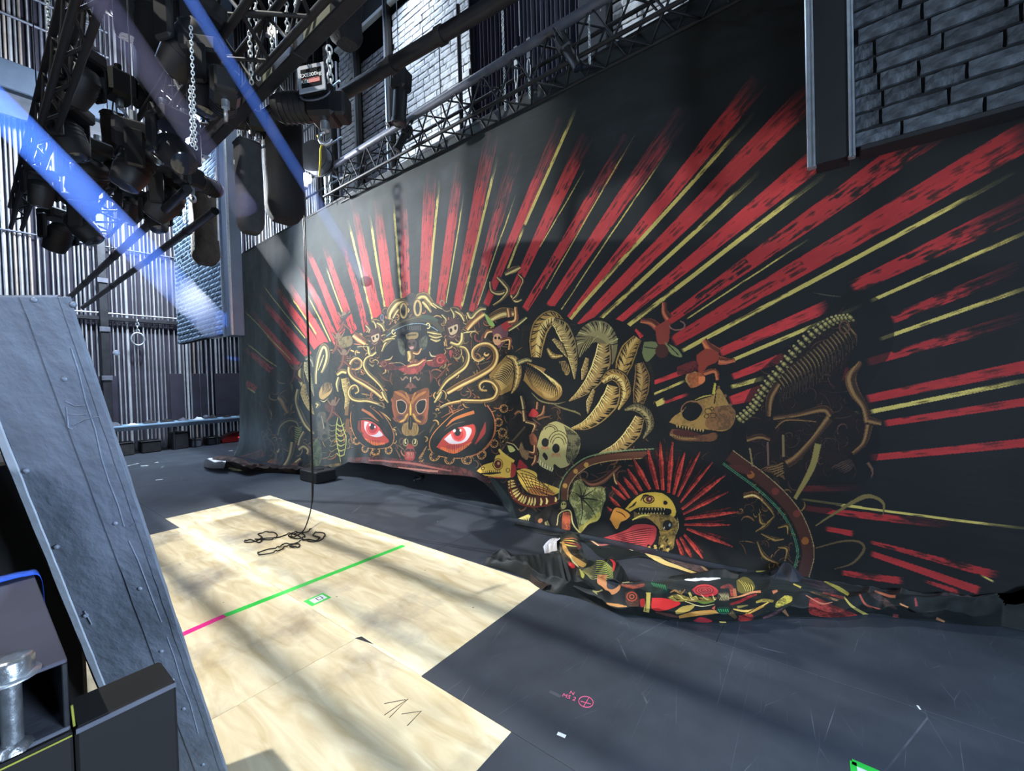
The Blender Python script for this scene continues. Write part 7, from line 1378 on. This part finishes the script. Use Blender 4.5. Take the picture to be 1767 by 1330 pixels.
# blue ratchet strap laid over the tube's far end
sy = TL - .045; b = MB(); pts = [(tx0 - .012, tz0 + .0), (tx0 - .006, tz1 + .005), (tx1 - .05, tz1 + .007), (tx1 - .012, tz1 + .006), (tx1 + .008, tz1 - .006), (tx1 + .012, tz0 + .02), (tx1 + .012, tz0 - .02)]
q, _ = spline(pts, None, 6); vs = []
for x, z in q: vs += [Vector((x, sy - .02, z)), Vector((x, sy + .02, z)), Vector((x, sy + .02, z + .002)), Vector((x, sy - .02, z + .002))]
f = []
for i in range(len(q) - 1): f += [(i * 4 + k, i * 4 + (k + 1) % 4, i * 4 + 4 + (k + 1) % 4, i * 4 + 4 + k) for k in range(4)]
tag(b.add(vs, f, True).build('ratchet_strap', m_blue, None), 'blue woven strap over the steel tube at the left edge', 'strap')
# bolt through the tube: hex head above, shank seen inside the opening
hc = dep(16, 1150, .555); b = MB(); hz = tz1 + .014
bc = Vector((atz(16, 1157, tz1 + .01).x, atz(16, 1157, tz1 + .01).y, 0)); 
bo = thing('hex_bolt', 'bright hex head bolt passing through the tube near its open end', 'bolt', (bc.x, bc.y, tz1))
b = MB(); hr = .0235; b.lathe((bc.x, bc.y, tz1 + .0035), [(hr, 0), (hr, .020), (hr * .9, .0235), (hr * .3, .0242)], 6); b.build('hex_head', m_steel, bo)
MB().lathe((bc.x, bc.y, tz1 + .0005), [(.029, 0), (.029, .003), (.010, .003)], 18).build('washer', m_alu, bo)
MB().cyl((bc.x, bc.y, tz0 + .006), (bc.x, bc.y, tz1), .0105, 14).build('shank', m_steel, bo); MB().lathe((bc.x, bc.y, tz0 + .006), [(.02, 0), (.017, .008), (.011, .012)], 6).build('lock_nut', m_steel, bo)
# black bracket block beside the tube
rx1 = py(304, 1173).x; bz = tz0 - .002; dpt = atz(276, 1139, bz).y
bk = thing('bracket_block', 'thick black steel bracket block with worn edge in the left front corner', 'bracket', ((tx1 + rx1) / 2, YE, 0))
MB().box(((tx1 + .004 + rx1) / 2, (YE + dpt) / 2, bz / 2), (rx1 - tx1 - .004, dpt - YE, bz), None, .004).build('block', m_dullblack, bk)
MB().box(((tx0 + tx1) / 2 - .014, (YE + dpt) / 2, (tz0 - .004) / 2), (.192, dpt - YE, tz0 - .004), None, .003).build('tube_seat', m_dullblack, bk)
MB().box(((tx1 + .004 + rx1) / 2, YE - .0012, bz - .004), (rx1 - tx1 - .006, .0024, .007)).build('worn_edge', m_gsteel, bk)
for p_, q_, r_ in ((Vector((tx0 - .03, YE - .002, tz0 - .008)), Vector((tx1 + .001, YE - .002, tz0 - .008)), .0014), (Vector((tx1 + .0035, YE - .002, tz0 + .004)), Vector((tx1 + .002, YE - .002, tz0 + .035)), .0015)):
    MB().cyl(p_, q_, r_, 6).build('yellow_mark', m_chalkyel, bk)
# dark cart side added to darken the gap between tube and girder
MB().box((tx1 - .32, TL + .29, .72), (.54, .54, 1.43), None, .01).box((-.14, 2.12, .70), (.72, .30, 1.39), None, .01).build('gap_filler', m_dullblack, None)
tag(bpy.data.objects['gap_filler'], 'dark cart body added behind the steel tube in the left corner', 'filler')
# ------------------------------------------------------------------ cable drop and coil on the plywood
cb0 = G(541, 905); cbl = thing('hanging_cable', 'thin black cable pair hanging down to a tangled coil on plywood', 'cable', cb0)
b = MB()
for dx, off in ((0, 0), (.022, .03)):
    top = Vector((cb0.x + .02 + dx, cb0.y + off, 8.6)); pts = [top, Vector((cb0.x + .015 + dx * 1.4, cb0.y + off, 4.0)), Vector((cb0.x + .01 + dx, cb0.y + off * .8, 1.2)), Vector((cb0.x + dx * .6, cb0.y, .45)), Vector((cb0.x - .02, cb0.y, .2)), G(527, 918) + Vector((0, 0, .05)), G(515, 925) + Vector((0, 0, .012))]
    q, _ = spline(pts, None, 8); b.sweep([Vector(v) for v in q], .0065, 6)
b.build('drop', m_rope, cbl)
L1 = [(515, 925), (500, 922), (480, 928), (455, 930), (436, 936), (422, 936), (432, 932), (448, 937), (452, 928), (446, 922), (470, 919), (478, 925), (468, 932), (440, 931)]
L2 = [(515, 926), (528, 934), (545, 936), (558, 930), (560, 922), (548, 920), (540, 925), (552, 929), (545, 934), (530, 932), (512, 938), (500, 944), (514, 946), (515, 940), (488, 941)]
L3 = [(488, 941), (480, 947), (462, 950), (446, 956), (450, 959), (470, 956), (486, 950), (492, 945), (510, 945)]
L4 = [(515, 925), (505, 930), (498, 926), (508, 921), (522, 923), (526, 929), (514, 932), (502, 928), (512, 922), (530, 920), (537, 914)]
for kk, Lp in enumerate((L1, L2, L3, L4)):
    q, _ = spline([tuple(atz(x, y, .0))[:2] for x, y in Lp], None, 8)
    MB().sweep([Vector((x, y, .0075 + .010 * (i % 17 in (8, 9)) + .003 * kk)) for i, (x, y) in enumerate(q)], .0065, 6).build('coil', m_rope, cbl)
# ------------------------------------------------------------------ far table with odds and ends
ty = 13.85; a = aty(190, 740, ty); c = aty(418, 718, ty); tz = .71
ft = thing('trestle_table', 'long low table loaded with cloths against the far ribbed wall', 'table', ((a.x + c.x) / 2, ty, 0)); xx0, xx1 = 1.9, 5.3
MB().box(((xx0 + xx1) / 2, ty + .05, tz), (xx1 - xx0, .62, .04), None, .006).build('tabletop', mat('table_blue_grey', (.46, .58, .68), .5, 0, .1, 6), ft)
MB().box(((xx0 + xx1) / 2, ty - .255, tz - .06), (xx1 - xx0 - .02, .02, .09)).build('apron', m_gal, ft)
for xx in (2.1, 3.3, 3.75, 4.25, 5.15):
    for yy in (ty - .2, ty + .28): MB().cyl((xx, yy, 0), (xx, yy, tz - .02), .022, 8).build('leg', m_dsteel, ft)
rgb = random.Random(5)
for i in range(9):
    x = 2.2 + i * .34; b = MB(); w, l, hh = rgb.uniform(.16, .3), rgb.uniform(.2, .36), rgb.uniform(.04, .12); vs = []
    n, k = 8, 5
    for j in range(k + 1):
        for ii in range(n + 1): vs.append(Vector((x + (ii / n - .5) * w * 1.1, ty + (j / k - .5) * l, tz + .021 + hh * math.sin(math.pi * ii / n) * math.sin(math.pi * j / k) * rgb.uniform(.6, 1.2))))
    b.add(vs, [(j * (n + 1) + ii, j * (n + 1) + ii + 1, (j + 1) * (n + 1) + ii + 1, (j + 1) * (n + 1) + ii) for j in range(k) for ii in range(n)], True)
    o = b.build('folded_cloth', (m_gsteel, m_paper, m_bag, m_blkbag)[i % 4], None)
    tag(o, ('grey', 'pale', 'brown grey', 'black')[i % 4] + ' crumpled cloth on the far table, ' + ('first', 'second', 'third', 'fourth', 'fifth', 'sixth', 'seventh', 'eighth', 'ninth')[i] + ' along from the left end', 'cloth', 'cloths heaped on the far table')
for i, (x, w, hh, m, lb) in enumerate(((2.35, .34, .30, m_bag, 'brown grey bin under the left end of the far table'), (2.85, .38, .28, m_blkbag, 'black bin under the far table beside the brown grey one'), (3.45, .34, .42, m_black, 'tall black bin under the middle of the far table'), (3.8, .2, .2, m_gsteel, 'small grey bin under the far table next to the tall black one'), (4.2, .3, .2, m_blackplastic, 'low black plastic bin under the right part of the far table'))):
    t = thing('storage_bin', lb, 'bin', (x, ty, 0)); MB().box((x, ty + .03, hh / 2), (w, .4, hh), None, .02).build('body', m, t); MB().box((x, ty + .03, hh + .011), (w + .03, .43, .02), None, .006).build('lid', m_dsteel, t)
rc = thing('red_machine', 'red low machine with glowing strip under the far table right end', 'machine', (4.75, ty, 0)); b = MB(); 
b.add([Vector((4.4 + .75 * u, ty + v, z)) for u, z in ((0, .02), (0, .10), (.25, .24), (.55, .30), (1, .16), (1, .02)) for v in (-.12, .28)], [(i * 2, i * 2 + 1, (i * 2 + 3) % 12, (i * 2 + 2) % 12) for i in range(6)] + [(0, 2, 4, 6, 8, 10), (11, 9, 7, 5, 3, 1)]); b.build('body', mat('red_enamel', (.40, .07, .08), .35), rc)
MB().box((4.95, ty - .13, .13), (.3, .012, .03)).build('lit_strip', emit('red_strip', (1, .25, .22), 1.6), rc)
MB().lathe((4.05, ty - .05, tz + .021), [(.07, 0), (.08, .05), (.06, .09), (.03, .11)], 12).build('table_pot', m_gsteel, None); tag(bpy.data.objects['table_pot'], 'small round grey pot on the right half of the far table', 'pot')
